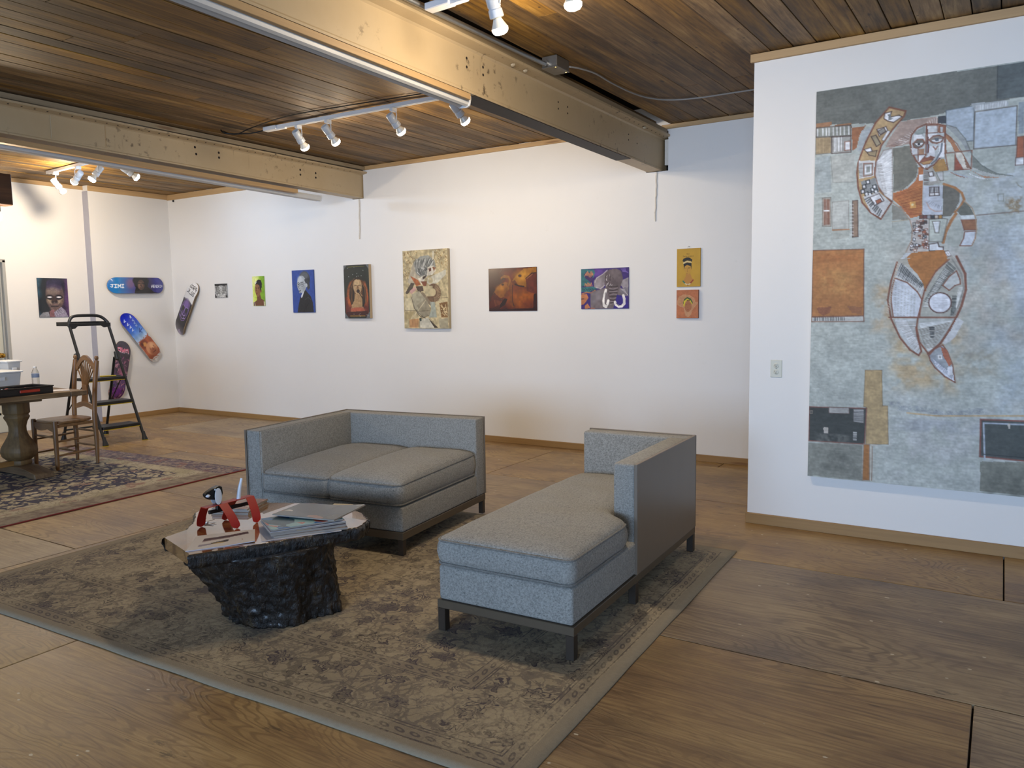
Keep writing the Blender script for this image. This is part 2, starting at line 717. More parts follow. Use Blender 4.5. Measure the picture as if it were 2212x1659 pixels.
BEAM = mk_beam()
DARKIRON = plain('bare_dark_steel', '2c2622', 0.6, 0.0, 0.3, 18, 0.2)
RAILWHITE = plain('white_aluminium', 'c9cac9', 0.28, 0.0, 0.02)
TRACKWHITE = plain('white_enamel', 'd6d8da', 0.35, 0.0, 0.02)
BLACKCABLE = plain('black_cable', '17130f', 0.5)
GALV = plain('galvanised_steel', '9a9a98', 0.35, 0.85, 0.12, 40)
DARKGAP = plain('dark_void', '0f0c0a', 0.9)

# ------------------------------------------------------------------ room shell
YB, YP, XL = 6.95, 5.124, -10.09
XR, YF = 3.2, -8.2
ZT = 3.25

fl = MB().box(-10.5, XR + 0.2, YF - 0.2, YB + 0.2, -0.10, -0.02).build('floor', plain('subfloor', '2a2018', 0.9))
struct(fl)


def sheets(x0, x1, y0, y1, joints):
    xs = [x0] + sorted(j for j in joints if x0 < j < x1) + [x1]
    for a, b in zip(xs[:-1], xs[1:]):
        box(a + 0.0034, b - 0.0034, y0 + 0.0034, y1 - 0.0034, -0.018, 0.0).build('plywood_sheet', PLY, fl, bevel=0.002)


XS = -4.79
for y0, y1, js in [(YF, -5.3, [0.6, -1.8]), (-5.3, -4.09, [1.6, -0.8, -3.2]), (-4.09, -2.885, [0.6, -1.8]), (-2.885, -1.68, [1.2, -1.2, -3.6]), (-1.68, -0.475, [-0.1, -2.5]), (-0.475, 0.73, [1.1, -1.3, -3.7]),
                   (0.73, 1.935, [1.4, -1.02, -3.43]), (1.935, 3.14, [2.4, -0.037, -2.45]), (3.14, 4.345, [1.15, -1.6, -3.6]),
                   (4.345, 5.55, [2.45, 0.055, -2.36]), (5.55, 6.755, [1.05, -1.36, -3.77]), (6.755, YB + 0.05, [0.3, -2.1])]:
    sheets(XS, XR + 0.1, y0, y1, js)
for y0, y1, js in [(YF, -4.7, [-7.2, -9.0]), (-4.7, -3.5, [-6.2, -8.6]), (-3.5, -2.3, [-7.2, -9.0]), (-2.3, -1.09, [-6.1, -8.5]), (-1.09, 0.12, [-7.2, -9.6]), (0.12, 1.325, [-6.2, -8.6]), (1.325, 2.53, [-7.2, -9.6]),
                   (2.53, 3.735, [-6.0, -8.4]), (3.735, 4.94, [-7.2, -9.4]), (4.94, 5.775, [-6.2, -8.75]), (5.775, YB + 0.05, [-6.4, -8.83])]:
    sheets(-10.35, XS, y0, y1, js)

cl = MB().box(-10.5, XR + 0.2, YF - 0.2, YB + 0.2, ZT, ZT + 0.1).build('ceiling', plain('roof_boards', '1c130c', 0.9))
struct(cl)


def ceil_z(x, y):
    if x < -6.46:
        return 3.082
    if x < -2.79:
        return 3.092
    s = max(0.0, min(1.0, (x + 2.7) / 1.3)) * 0.040
    return 3.075 - s * (YB - max(y, 1.0))


random.seed(11)
PW = 0.1345
x = -10.30
while x < XR:
    xa, xb = x + 0.0028, x + PW - 0.0028
    if -2.80 < x + PW / 2 < -2.60:
        x += PW
        continue
    y = YF
    cuts = [YF]
    t = YF + random.uniform(3.0, 6.2)
    while t < YB - 1.2:
        cuts.append(t)
        t += random.uniform(4.6, 6.4)
    cuts.append(YB + 0.04)
    xm = x + PW / 2
    dz = random.uniform(-0.003, 0.003)
    for a, b in zip(cuts[:-1], cuts[1:]):
        a2, b2 = a + 0.0015, b - 0.0015
        za, zb = ceil_z(xm, a2) + dz, ceil_z(xm, b2) + dz
        MB().hexa([(xa, a2, za), (xb, a2, za), (xb, b2, zb), (xa, b2, zb)],
                  [(xa, a2, za + 0.022), (xb, a2, za + 0.022), (xb, b2, zb + 0.022), (xa, b2, zb + 0.022)]).build('ceiling_plank', PLANK, cl, bevel=0.002)
    x += PW

# long back wall with pockets where the two beams run into it
wb = MB()
wb.box(XL - 0.3, XR + 0.2, YB, YB + 0.15, -0.02, 2.665)
for a, b in ((XL - 0.3, -6.56), (-6.385, -2.87), (-2.655, XR + 0.2)):
    wb.box(a, b, YB, YB + 0.15, 2.665, ZT)
wb.box(-6.56, -6.385, YB, YB + 0.15, 3.06, ZT)
wb.box(-6.56, -6.385, YB, YB + 0.15, 2.665, 2.727)
wb.box(-2.87, -2.655, YB, YB + 0.15, 3.02, ZT)
wall_back = struct(wb.build('wall_back', WALL))
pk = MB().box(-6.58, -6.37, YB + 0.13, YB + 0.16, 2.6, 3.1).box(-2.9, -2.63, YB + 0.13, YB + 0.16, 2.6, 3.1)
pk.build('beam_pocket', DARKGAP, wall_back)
MB().box(-2.70, -2.66, YB + 0.03, YB + 0.06, 2.72, 2.95).build('pocket_stud', plain('white_stud', 'cfcac0', 0.6), wall_back)

# left wall: a furred-out stretch next to the corner, and the set-back stretch with the door
wl = MB()
wl.box(XL - 0.25, XL, 5.80, YB + 0.15, -0.02, ZT)
XD = XL - 0.12
for a, b, z0, z1 in ((YF, 3.86, -0.02, ZT), (3.86, 4.80, 2.10, ZT), (4.80, 5.80, -0.02, ZT)):
    wl.box(XL - 0.25, XD, a, b, z0, z1)
wall_left = struct(wl.build('wall_left', WALL))

# free-standing partition that carries the large painting
wr = MB().box(-1.392, XR + 0.2, YP, YP + 0.14, -0.02, 2.99)
wall_right = struct(wr.build('wall_right', WALL))

# walls never seen by this camera: right-hand side, and the shopfront with its two windows behind the camera
struct(MB().box(XR, XR + 0.2, YF - 0.2, YB + 0.2, -0.02, ZT).build('wall_side', WALL))
wf = MB()
for a, b, z0, z1 in ((XL - 0.3, -3.4, -0.02, ZT), (-3.4, -0.6, -0.02, 0.7), (-3.4, -0.6, 2.75, ZT), (-0.6, 0.1, -0.02, ZT), (0.1, 2.9, -0.02, 0.7), (0.1, 2.9, 2.75, ZT), (2.9, XR + 0.2, -0.02, ZT)):
    wf.box(a, b, YF - 0.2, YF, z0, z1)
struct(wf.build('wall_front', WALL))
FRAME = plain('dark_window_frame', '2b2b2c', 0.4)
GLASS = N('window_glass').fin('ffffff', 0.02, None, Transmission_Weight=1.0, IOR=1.45)
for i, (a, b) in enumerate(((-3.4, -0.6), (0.1, 2.9))):
    w = MB()
    w.box(a, b, YF - 0.14, YF - 0.06, 0.7, 0.78).box(a, b, YF - 0.14, YF - 0.06, 2.67, 2.75)
    for q in (a, (2 * a + b) / 3, (a + 2 * b) / 3, b - 0.06):
        w.box(q, q + 0.06, YF - 0.14, YF - 0.06, 0.78, 2.67)
    wo = struct(w.build('window_%d' % (i + 1), FRAME))
    MB().box(a + 0.05, b - 0.05, YF - 0.105, YF - 0.095, 0.77, 2.68).build('pane', GLASS, wo)

# wooden strips along the tops and feet of the walls
def trim(name, mb, mat):
    return struct(mb.build(name, mat, bevel=0.002))


trim('trim_1', box(XL, -6.60, YB - 0.018, YB, 3.005, 3.079), PINE_X)
trim('trim_2', box(-6.40, -2.85, YB - 0.018, YB, 3.045, 3.089), PINE_X)
trim('trim_3', box(-2.715, -1.30, YB - 0.018, YB, 3.034, 3.072), PINE_X)
trim('trim_4', box(-1.412, XR, YP - 0.022, YP, 2.948, 2.997), PINE_X)
trim('trim_5', box(XL, XL + 0.018, 5.80, YB - 0.018, 3.012, 3.079), PINE_Y)
trim('trim_6', box(XD, XD + 0.018, 2.0, 5.80, 3.03, 3.079), PINE_Y)
BPINE_X, BPINE_Y = mk_pine('baseboard_pine_x', '86683f', 'a3804f', 0), mk_pine('baseboard_pine_y', '8a6a40', 'a9834f', 1)
trim('trim_shade', box(XD, XL + 0.003, 5.794, 5.80, 0.0, 3.012), plain('step_shade_grey', 'a3a2ab', 0.7, 0, 0.03))  # thin strip whose grey-lavender puts the wall step's shade into the colour
trim('baseboard_back', box(XL, XR, YB - 0.022, YB, 0.0, 0.062), BPINE_X)
trim('baseboard_left', box(XL, XL + 0.02, 5.80, YB - 0.022, 0.0, 0.062), BPINE_Y)
trim('baseboard_right', box(-1.40, XR, YP - 0.022, YP, 0.0, 0.068), BPINE_X)

# panelled door in the left wall, mostly outside the frame
DOORP = plain('off_white_door', 'c4c3b4', 0.4, 0, 0.02)
dr = struct(box(XD - 0.11, XD - 0.07, 3.90, 4.765, 0.005, 2.06).build('door_1', DOORP, bevel=0.003))
for z0, z1 in ((0.22, 0.80), (1.02, 1.86)):
    for y0, y1 in ((4.0, 4.27), (4.39, 4.66)):
        fr = MB()
        fr.box(XD - 0.071, XD - 0.062, y0, y1, z0, z0 + 0.03).box(XD - 0.071, XD - 0.062, y0, y1, z1 - 0.03, z1)
        fr.box(XD - 0.071, XD - 0.062, y0, y0 + 0.03, z0, z1).box(XD - 0.071, XD - 0.062, y1 - 0.03, y1, z0, z1)
        fr.build('door_panel', DOORP, dr, bevel=0.004)
BRASS = plain('polished_brass', 'c79a44', 0.18, 1.0, 0.03)
MB().lathe([(0.030, 0), (0.030, 0.006), (0.012, 0.010), (0.011, 0.03), (0.024, 0.042), (0.030, 0.056), (0.026, 0.072), (0.010, 0.078)], 20, (XD - 0.07, 4.70, 0.945), (1, 0, 0)).build('door_knob', BRASS, dr, smooth=True)
JAMB = plain('grey_door_jamb', 'a3a29c', 0.4, 0, 0.03)
jb = MB().box(XD - 0.13, XD + 0.006, 4.765, 4.80, 0, 2.09).box(XD - 0.13, XD + 0.006, 3.86, 3.895, 0, 2.09).box(XD - 0.13, XD + 0.006, 3.86, 4.80, 2.06, 2.10)
jb.box(XD - 0.068, XD - 0.04, 4.745, 4.766, 0, 2.06)
struct(jb.build('trim_7', JAMB, bevel=0.003))

# ------------------------------------------------------------------ steel beams
def loft(mb, A, B):
    k = len(A)
    mb.add(list(A) + list(B), [tuple(reversed(range(k))), tuple(range(k, 2 * k))] + [(i, (i + 1) % k, k + (i + 1) % k, k + i) for i in range(k)])


def beam(name, label, xr, ya, yb, zb_a, zb_b, zf_a, zf_b):
    t = thing(name, label, 'beam', (xr, 0, 0), 0, 'painted steel ceiling beams')

    def prof(y, zb, zf):
        P = [(-0.138, zb), (0.004, zb), (0.004, zb + 0.012), (0.0, zb + 0.02), (0.0, zf), (0.012, zf + 0.010), (0.080, zf + 0.022), (0.080, zf + 0.038),
             (-0.10, zf + 0.038), (-0.10, zf + 0.024), (-0.016, zf), (-0.016, zb + 0.022), (-0.138, zb + 0.012)]
        return [(px, y, pz) for px, pz in P]
    b = MB()
    loft(b, prof(ya, zb_a, zf_a), prof(yb, zb_b, zf_b))
    b.build('channel', BEAM, t)
    return t


b1 = beam('steel_beam', 'cream painted steel beam with rivet holes running above the grey sofas', -2.718, YF, YB + 0.12, 2.83, 2.668, 2.934, 2.946)
b2 = beam('steel_beam', 'cream painted steel beam with bolt holes nearer the corner of skateboards', -6.400, YF, YB + 0.12, 2.965, 2.730, 3.006, 2.985)


def zb1(y):
    return 2.668 + (YB - y) * 0.0107


def zb2(y):
    return 2.730 + (YB - y) * 0.0155


HOLE = plain('rust_hole', '1d140e', 0.8)
# rows of rivet holes under the top flange, pairs of bolt holes in the web
for k in range(46):
    y = 2.6 + k * 0.095
    zf = 2.945 + 0.010 + 0.012 * 0.5
    MB().lathe([(0.0075, -0.004), (0.0075, 0.0008)], 8, (0.046, y, zf + 0.001), (0.17, 0, -1)).build('rivet_hole', HOLE, b1)
BOLT = plain('painted_bolt', 'a89a80', 0.4)
for y, z, r, m in ((3.87, 2.895, .010, HOLE), (3.87, 2.845, .010, HOLE), (4.04, 2.885, .010, HOLE), (4.04, 2.84, .010, HOLE), (4.98, 2.875, .008, HOLE), (4.98, 2.83, .008, HOLE),
                   (5.12, 2.87, .008, HOLE), (5.12, 2.825, .008, HOLE), (6.2, 2.865, .008, HOLE), (6.2, 2.82, .008, HOLE), (6.38, 2.87, .010, BOLT), (6.38, 2.82, .008, HOLE)):
    MB().lathe([(r, -0.003), (r * 0.8, 0.0012)], 10, (0, y, z), (1, 0, 0)).build('bolt_hole', m, b1)
for y in (4.30, 4.45, 6.42):
    MB().lathe([(0.016, 0), (0.013, 0.01), (0.005, 0.014)], 6, (0.05, y, 2.956), (0.17, 0, -1)).build('bolt', BOLT, b1)
for y, z in ((4.72, 2.955), (4.73, 2.895), (4.98, 2.945), (4.98, 2.90), (6.00, 2.925), (6.00, 2.875), (6.22, 2.92), (6.22, 2.872)):
    MB().lathe([(0.013, -0.003), (0.011, 0.0012)], 10, (0, y, z), (1, 0, 0)).build('bolt_hole', HOLE, b2)
for k in range(40):
    MB().lathe([(0.0075, -0.004), (0.0075, 0.0008)], 8, (0.046, 3.0 + k * 0.095, 3.0065 - 0.00137 * k * 0.095), (0.17, 0, -1)).build('rivet_hole', HOLE, b2)
# welded patch plate on the second beam
MB().box(0.0, 0.004, 3.42, 3.86, 2.815, 3.005).build('patch_plate', mk_beam(), b2, bevel=0.001)
# end plates, and the bare dark stretch under the first beam's flange
MB().hexa([(-0.137, 3.95, zb1(3.95) - 0.003), (-0.002, 3.95, zb1(3.95) - 0.003), (-0.002, 6.25, zb1(6.25) - 0.003), (-0.137, 6.25, zb1(6.25) - 0.003)],
          [(-0.137, 3.95, zb1(3.95) + 0.001), (-0.002, 3.95, zb1(3.95) + 0.001), (-0.002, 6.25, zb1(6.25) + 0.001), (-0.137, 6.25, zb1(6.25) + 0.001)]).build('bare_underside', DARKIRON, b1)

# nailing boards between flange and ceiling
OLDP = mk_pine('old_grey_nailer', '7d6d55', 'a8987c', 1)
for i, (a, b) in enumerate(((YF, 4.26), (4.265, YB - 0.02))):
    tag(box(-2.75, -2.655 - 0.004 * i, a, b, 2.986, 3.032).build('nailing_board', OLDP, bevel=0.002),
        ['weathered nailing board on the near half of the beam over the sofas', 'weathered nailing board on the far half of the beam over the sofas'][i], 'board')
tag(box(-6.46, -6.335, YF, YB - 0.02, 3.040, 3.081).build('nailing_board', OLDP, bevel=0.002), 'weathered nailing board on top of the beam nearer the corner', 'board')

# pine strips and white rails under the beams
def sloped(name, x0, x1, ya, yb, za, zb, h, mat, bevel=0.002):
    return MB().hexa([(x0, ya, za), (x1, ya, za), (x1, yb, zb), (x0, yb, zb)], [(x0, ya, za + h), (x1, ya, za + h), (x1, yb, zb + h), (x0, yb, zb + h)]).build(name, mat, bevel=bevel)


tag(sloped('pine_strip', -2.742, -2.714, YF, 3.90, zb1(YF) - 0.036, zb1(3.90) - 0.036, 0.035, PINE_Y), 'pine strip nailed under the beam above the sofas', 'strip')
tag(sloped('pine_strip', -6.50, -6.425, YF, 5.98, zb2(YF) - 0.062, zb2(5.98) - 0.062, 0.040, PINE_Y), 'pine strip hung under the beam nearer the corner', 'strip')


def rail(label, x0, ya, yb, fz, top):
    t = thing('ceiling_rail', label, 'rail', (0, 0, 0), 0, 'white rails under the beams')
    w = 0.098

    def prof(y):
        z = fz(y) + top
        P = [(0, -0.014), (0.010, -0.046), (0.026, -0.056), (0.042, -0.050), (0.050, -0.040), (0.058, -0.050), (0.074, -0.058), (0.090, -0.050), (w, -0.020), (w, 0), (0, 0)]
        return [(x0 + a, y, z + b) for a, b in P]
    b = MB()
    loft(b, prof(ya), prof(yb))
    b.build('extrusion', RAILWHITE, t)
    e = MB()
    z = fz(yb) + top
    e.extr([(-0.003, -0.014), (0.008, -0.049), (0.026, -0.060), (0.074, -0.062), (0.093, -0.053), (w + 0.003, -0.018), (w + 0.003, 0.003), (-0.003, 0.003)],
           (x0, yb, z), (1, 0, 0), (0, 0, 1), (0, 0.012, 0))
    e.build('end_cap', TRACKWHITE, t)
    return t


rail('white grooved ceiling rail ending beside the spotlights above the sofas', -2.842, YF, 3.93, zb1, -0.004)
rail('white grooved ceiling rail hung below the beam nearer the corner', -6.612, YF, 6.40, zb2, -0.030)

# paint-caked rods left hanging below the beam ends
ROD = plain('paint_caked_rod', 'd6cfc2', 0.7, 0, 0.15, 60, 0.3)
for xx, z0, z1, lab in ((-6.452, 2.262, 2.722, 'white paint crusted vertical strip on the wall below the farther beam end'), (-2.765, 2.215, 2.660, 'white paint crusted vertical strip on the wall below the nearer beam end')):
    pts = [(xx + random.uniform(-.004, .004) - 0.012 * (z1 - zz) / .45, YB - 0.006, zz) for zz in np.linspace(z1, z0, 12)]
    tag(MB().tube(pts, [.009, .010, .008, .009, .008, .009, .008, .008, .009, .008, .008, .007], 7).build('paint_strip', ROD), lab, 'strip')
tag(box(-9.962, -9.942, YB - 0.02, YB, 2.975, 3.003).build('wall_clip', plain('black_clip', '121212', 0.5), bevel=0.003), 'tiny black clip high on the wall near the corner', 'clip')

# ------------------------------------------------------------------ spotlights on tracks
def emis(name, col, strength):
    n = N(name)
    return n.fin('ffffff', 0.3, None, Emission_Color=(col[0], col[1], col[2], 1), Emission_Strength=strength)


EM_WARM = emis('lit_warm_bulb', (1.0, 0.86, 0.66), 22)
EM_COOL = emis('lit_cool_bulb', (0.72, 0.84, 1.0), 26)
BULBOFF = plain('frosted_bulb', 'dcd8cc', 0.25, 0, 0.02)
LAMPW = plain('white_lamp_enamel', 'c3c9cf', 0.32, 0, 0.02)


def track(label, p, q, z, feed=True):
    t = thing('light_track', label, 'track', ((p[0] + q[0]) / 2, (p[1] + q[1]) / 2, z))
    ox, oy = t.location.x, t.location.y
    a, b = (p[0] - ox, p[1] - oy), (q[0] - ox, q[1] - oy)
    m = MB()
    m.bar((a[0], a[1], 0.004), (b[0], b[1], 0.004), 0.036, 0.012)
    d = Vector((b[0] - a[0], b[1] - a[1], 0)).normalized()
    s = Vector((-d.y, d.x, 0)) * 0.014
    for k in (-1, 1):
        m.bar((a[0] + s.x * k, a[1] + s.y * k, -0.010), (b[0] + s.x * k, b[1] + s.y * k, -0.010), 0.007, 0.022)
    m.build('rail', TRACKWHITE, t, bevel=0.001)
    if feed:
        f = MB().bar((a[0] - d.x * 0.13, a[1] - d.y * 0.13, -0.008), (a[0] + d.x * 0.03, a[1] + d.y * 0.03, -0.008), 0.062, 0.036)
        f.bar((a[0] - d.x * 0.0, a[1] - d.y * 0.0, -0.02), (a[0] + d.x * 0.13, a[1] + d.y * 0.13, -0.02), 0.03, 0.02)
        f.build('feed_box', TRACKWHITE, t, bevel=0.004)
    return t


def spotlight(label, x, y, z, aim, mat=EM_WARM, power=0, color=WARM, size=172, stem=0.10, group='track spotlights', leak=0.25):
    """x,y,z: underside of the track; aim: point the lamp shines at"""
    t = thing('track_spotlight', label, 'spotlight', (x, y, z), 0, group)
    d = Vector((aim[0] - x, aim[1] - y, aim[2] - (z - stem))).normalized()
    MB().box(-0.016, 0.016, -0.030, 0.030, -0.030, 0.0).build('adaptor', TRACKWHITE, t, bevel=0.003)
    c = Vector((0, 0, -stem))
    side = d.cross(Vector((0, 0, 1))).normalized()
    arm = MB()
    for k in (-1, 1):
        arm.tube(bez([(side.x * 0.010 * k, side.y * 0.010 * k, -0.028), (side.x * 0.036 * k, side.y * 0.036 * k, -0.045), tuple(c + side * 0.036 * k)], 5), 0.004, 6)
    arm.build('yoke', TRACKWHITE, t, smooth=True)
    st = c - d * 0.065
    MB().lathe([(0.012, 0), (0.030, 0.004), (0.033, 0.016), (0.033, 0.070), (0.030, 0.074), (0.030, 0.080), (0.034, 0.084), (0.036, 0.118), (0.030, 0.122)], 20, st, d).build('lamp_body', LAMPW, t, smooth=True)
    b = MB()
    b.lathe([(0.018, 0.112), (0.022, 0.128), (0.030, 0.145), (0.038, 0.160), (0.041, 0.168)], 20, st, d)
    bl = b.build('bulb', BULBOFF, t, smooth=True)
    MB().lathe([(0.0405, 0.166), (0.0410, 0.172), (0.038, 0.184), (0.030, 0.193), (0.016, 0.198), (0.004, 0.199)], 20, st, d).build('bulb_face', mat if power else BULBOFF, bl, smooth='all')
    if power:
        l = bpy.data.lights.new('lamp_light', 'SPOT')
        l.energy = power
        l.color = color
        l.spot_size = math.radians(size)
        l.spot_blend = 0.95
        l.shadow_soft_size = 0.04
        lo = bpy.data.objects.new('lamp_light', l)
        COL.objects.link(lo)
        lo.parent = t
        lo.location = st + d * 0.225
        lo.rotation_euler = d.to_track_quat('-Z', 'Y').to_euler()
        # light that escapes sideways from the frosted reflector bulb
        g = bpy.data.lights.new('lamp_glow', 'POINT')
        g.energy = power * leak
        g.color = color
        g.shadow_soft_size = 0.04
        go = bpy.data.objects.new('lamp_glow', g)
        COL.objects.link(go)
        go.parent = t
        go.location = st + d * 0.235
    return t


ZTB = 3.068
track('long white light track on the ceiling above the grey sofas', (-5.56, 4.94), (-3.42, 4.99), ZTB)
for x, lab, aim in ((-5.28, 'lit spotlight nearest the feed end of the long ceiling track', (-5.5, 6.95, 1.0)),
                    (-4.93, 'lit spotlight second from the feed end of the long ceiling track', (-4.7, 6.95, 1.05)),
                    (-4.22, 'lit spotlight third along the long track above the sofas', (-3.9, 6.95, 1.05)),
                    (-3.60, 'lit spotlight hanging beside the end of the white rail', (-3.0, 6.95, 1.05))):
    spotlight(lab, x, 4.94 + (x + 5.56) * 0.023, ZTB - 0.02, aim, EM_WARM, SPOT_B, WARM)

ZTA = 3.062
track('white light track on the ceiling near the door', (-9.40, 4.95), (-7.90, 4.83), ZTA, False)
spotlight('unlit white spotlight pointing down at the door end of its track', -9.20, 4.934, ZTA - 0.02, (-8.6, 6.2, 1.0), BULBOFF, 0, stem=0.13)
spotlight('lit warm spotlight turned towards the door wall', -8.66, 4.891, ZTA - 0.02, (-10.2, 4.9, 2.0), EM_WARM, SPOT_A * 1.5, WARM, 170, leak=0.5)
spotlight('lit bluish spotlight in the middle of the track near the door', -8.22, 4.856, ZTA - 0.02, (-8.9, 3.6, 0.9), EM_COOL, SPOT_A * 0.5, COOL, 170)
spotlight('lit bluish spotlight apart from the others, aimed at the long wall', -8.02, 5.06, ZTA - 0.02, (-7.6, 6.95, 1.75), EM_COOL, SPOT_A * 0.85, COOL, 170, stem=0.09)
tag(MB().bar((-8.02, 4.90, ZTA + 0.004), (-8.02, 5.25, ZTA + 0.004), 0.036, 0.014).bar((-8.02, 4.90, ZTA - 0.008), (-8.02, 5.25, ZTA - 0.008), 0.030, 0.016).build('light_track', TRACKWHITE, bevel=0.001),
    'short white track carrying a single bluish spotlight', 'track')

ZTC = 2.975
track('white light track at the top edge above the junction box', (-2.42, 3.29), (-0.10, 3.12), ZTC)
spotlight('large lit spotlight nearest the camera, beside the junction box', -2.13, 3.269, ZTC - 0.02, (-2.0, 4.3, 0.5), EM_WARM, SPOT_C, WARM, stem=0.07, leak=0.6)
spotlight('lit spotlight cut off by the top of the picture', -1.70, 3.237, ZTC - 0.02, (-1.6, 3.6, 0.5), EM_WARM, SPOT_C * 0.5, WARM, stem=0.055, leak=0.8)
spotlight('lit spotlight aimed at the large painting', -0.45, 3.146, ZTC - 0.02, (-0.45, 5.1, 1.2), EM_WARM, SPOT_C * 0.25, WARM, stem=0.10)

# wiring
tag(MB().tube(bez([(-6.06, 4.75, 3.072), (-5.98, 4.72, 3.03), (-5.90, 4.78, 3.022), (-5.80, 4.90, 3.04), (-5.69, 4.94, 3.060)], 8), 0.006, 7).build('black_cable', BLACKCABLE, smooth='all'),
    'black cable drooping into the feed box of the long track', 'cable')
tag(MB().tube(bez([(-6.10, 4.80, 3.076), (-5.95, 4.82, 3.03), (-5.75, 4.84, 3.068), (-5.2, 4.76, 3.078), (-4.6, 4.80, 3.080), (-3.9, 4.86, 3.078), (-3.3, 4.90, 3.080), (-2.9, 4.93, 3.070)], 8), 0.005, 7).build('black_cable', BLACKCABLE, smooth='all'),
    'thin dark cable lying along the ceiling beside the long track', 'cable')
tag(MB().tube([(-2.585, YF, 2.98), (-2.585, 3.2, 2.985), (-2.573, 4.54, 3.000)], 0.0155, 10).build('conduit', GALV, smooth='all'), 'grey metal conduit running along the ceiling to the junction box', 'conduit')
jb_ = thing('junction_box', 'grey metal junction box on the ceiling', 'junction box', (-2.555, 4.65, 3.012))
MB().box(-0.055, 0.055, -0.085, 0.085, -0.026, 0.045).build('box', GALV, jb_, bevel=0.004)
MB().lathe([(0.017, 0), (0.017, 0.03)], 10, (-0.015, -0.115, 0.0), (0, 1, 0)).build('connector', GALV, jb_, smooth=True)
MB().box(-0.058, 0.058, -0.088, 0.088, -0.030, -0.026).build('cover', GALV, jb_, bevel=0.001)
for y in (-0.07, 0.07):
    MB().lathe([(0.006, 0), (0.005, 0.004)], 8, (0.04, y, -0.030), (0, 0, -1)).build('screw', BRASS, jb_)
tag(MB().tube(bez([(-2.50, 4.74, 3.02), (-2.475, 4.85, 3.03), (-2.46, 5.05, 3.042), (-2.47, 5.35, 3.045), (-2.455, 5.70, 3.048), (-2.40, 5.92, 3.05), (-2.28, 6.05, 3.048), (-2.08, 6.10, 3.045), (-1.85, 6.09, 3.04), (-1.60, 6.08, 3.036), (-1.2, 6.07, 3.03)], 8), 0.006, 8).build('grey_cable', plain('grey_cable', '8b8a88', 0.5), smooth='all'),
    'grey cable curving across the ceiling from the junction box', 'cable')

# ------------------------------------------------------------------ upholstery
def mk_fabric(name, base, light, dark):
    n = N(name)
    c = n.coord()
    f = n.noise(n.map(c, (1, 1, 1)), 120, 3, 0.7)
    g = n.noise(c, 4.0, 3)
    col = n.mix(n.step(f, 0.35, 0.65), base, light)
    col = n.mix(n.m('MULTIPLY', n.step(n.noise(n.map(c, (1.0, 1.0, 2.2)), 130, 2, 0.5), 0.58, 0.70), 0.6), col, dark)
    col = n.mix(n.m('MULTIPLY', n.step(n.noise(n.map(c, (1.4, 1.0, 2.6), loc=(3, 7, 1)), 55, 3, 0.6), 0.60, 0.72), 0.6), col, dark)
    col = n.hsv(col, 0.5, 1.0, n.m('MULTIPLY_ADD', g, 0.2, 0.9))
    w = n.m('ADD', f, n.m('MULTIPLY', n.noise(c, 300, 2), 0.6))
    n.bump(w, 0.5, 0.003)
    return n.fin(col, 0.9, None, Sheen_Weight=0.15)


FABRIC = mk_fabric('heather_grey_tweed', '807f79', '9c9a93', '424240')
PIPING = mk_fabric('shaded_tweed_piping', '6a6964', '807e78', '3c3c3a')  # same tweed, toned darker so shadow along the cushion edges is in the colour
BRONZE = plain('brushed_bronze', '5c5142', 0.42, 0.25, 0.1, 20)
SHELL = plain('grey_brown_veneer', '776b5d', 0.38, 0.0, 0.06, 6)
LEGM = plain('dark_bronze_leg', '3a3128', 0.45, 0.2, 0.08)


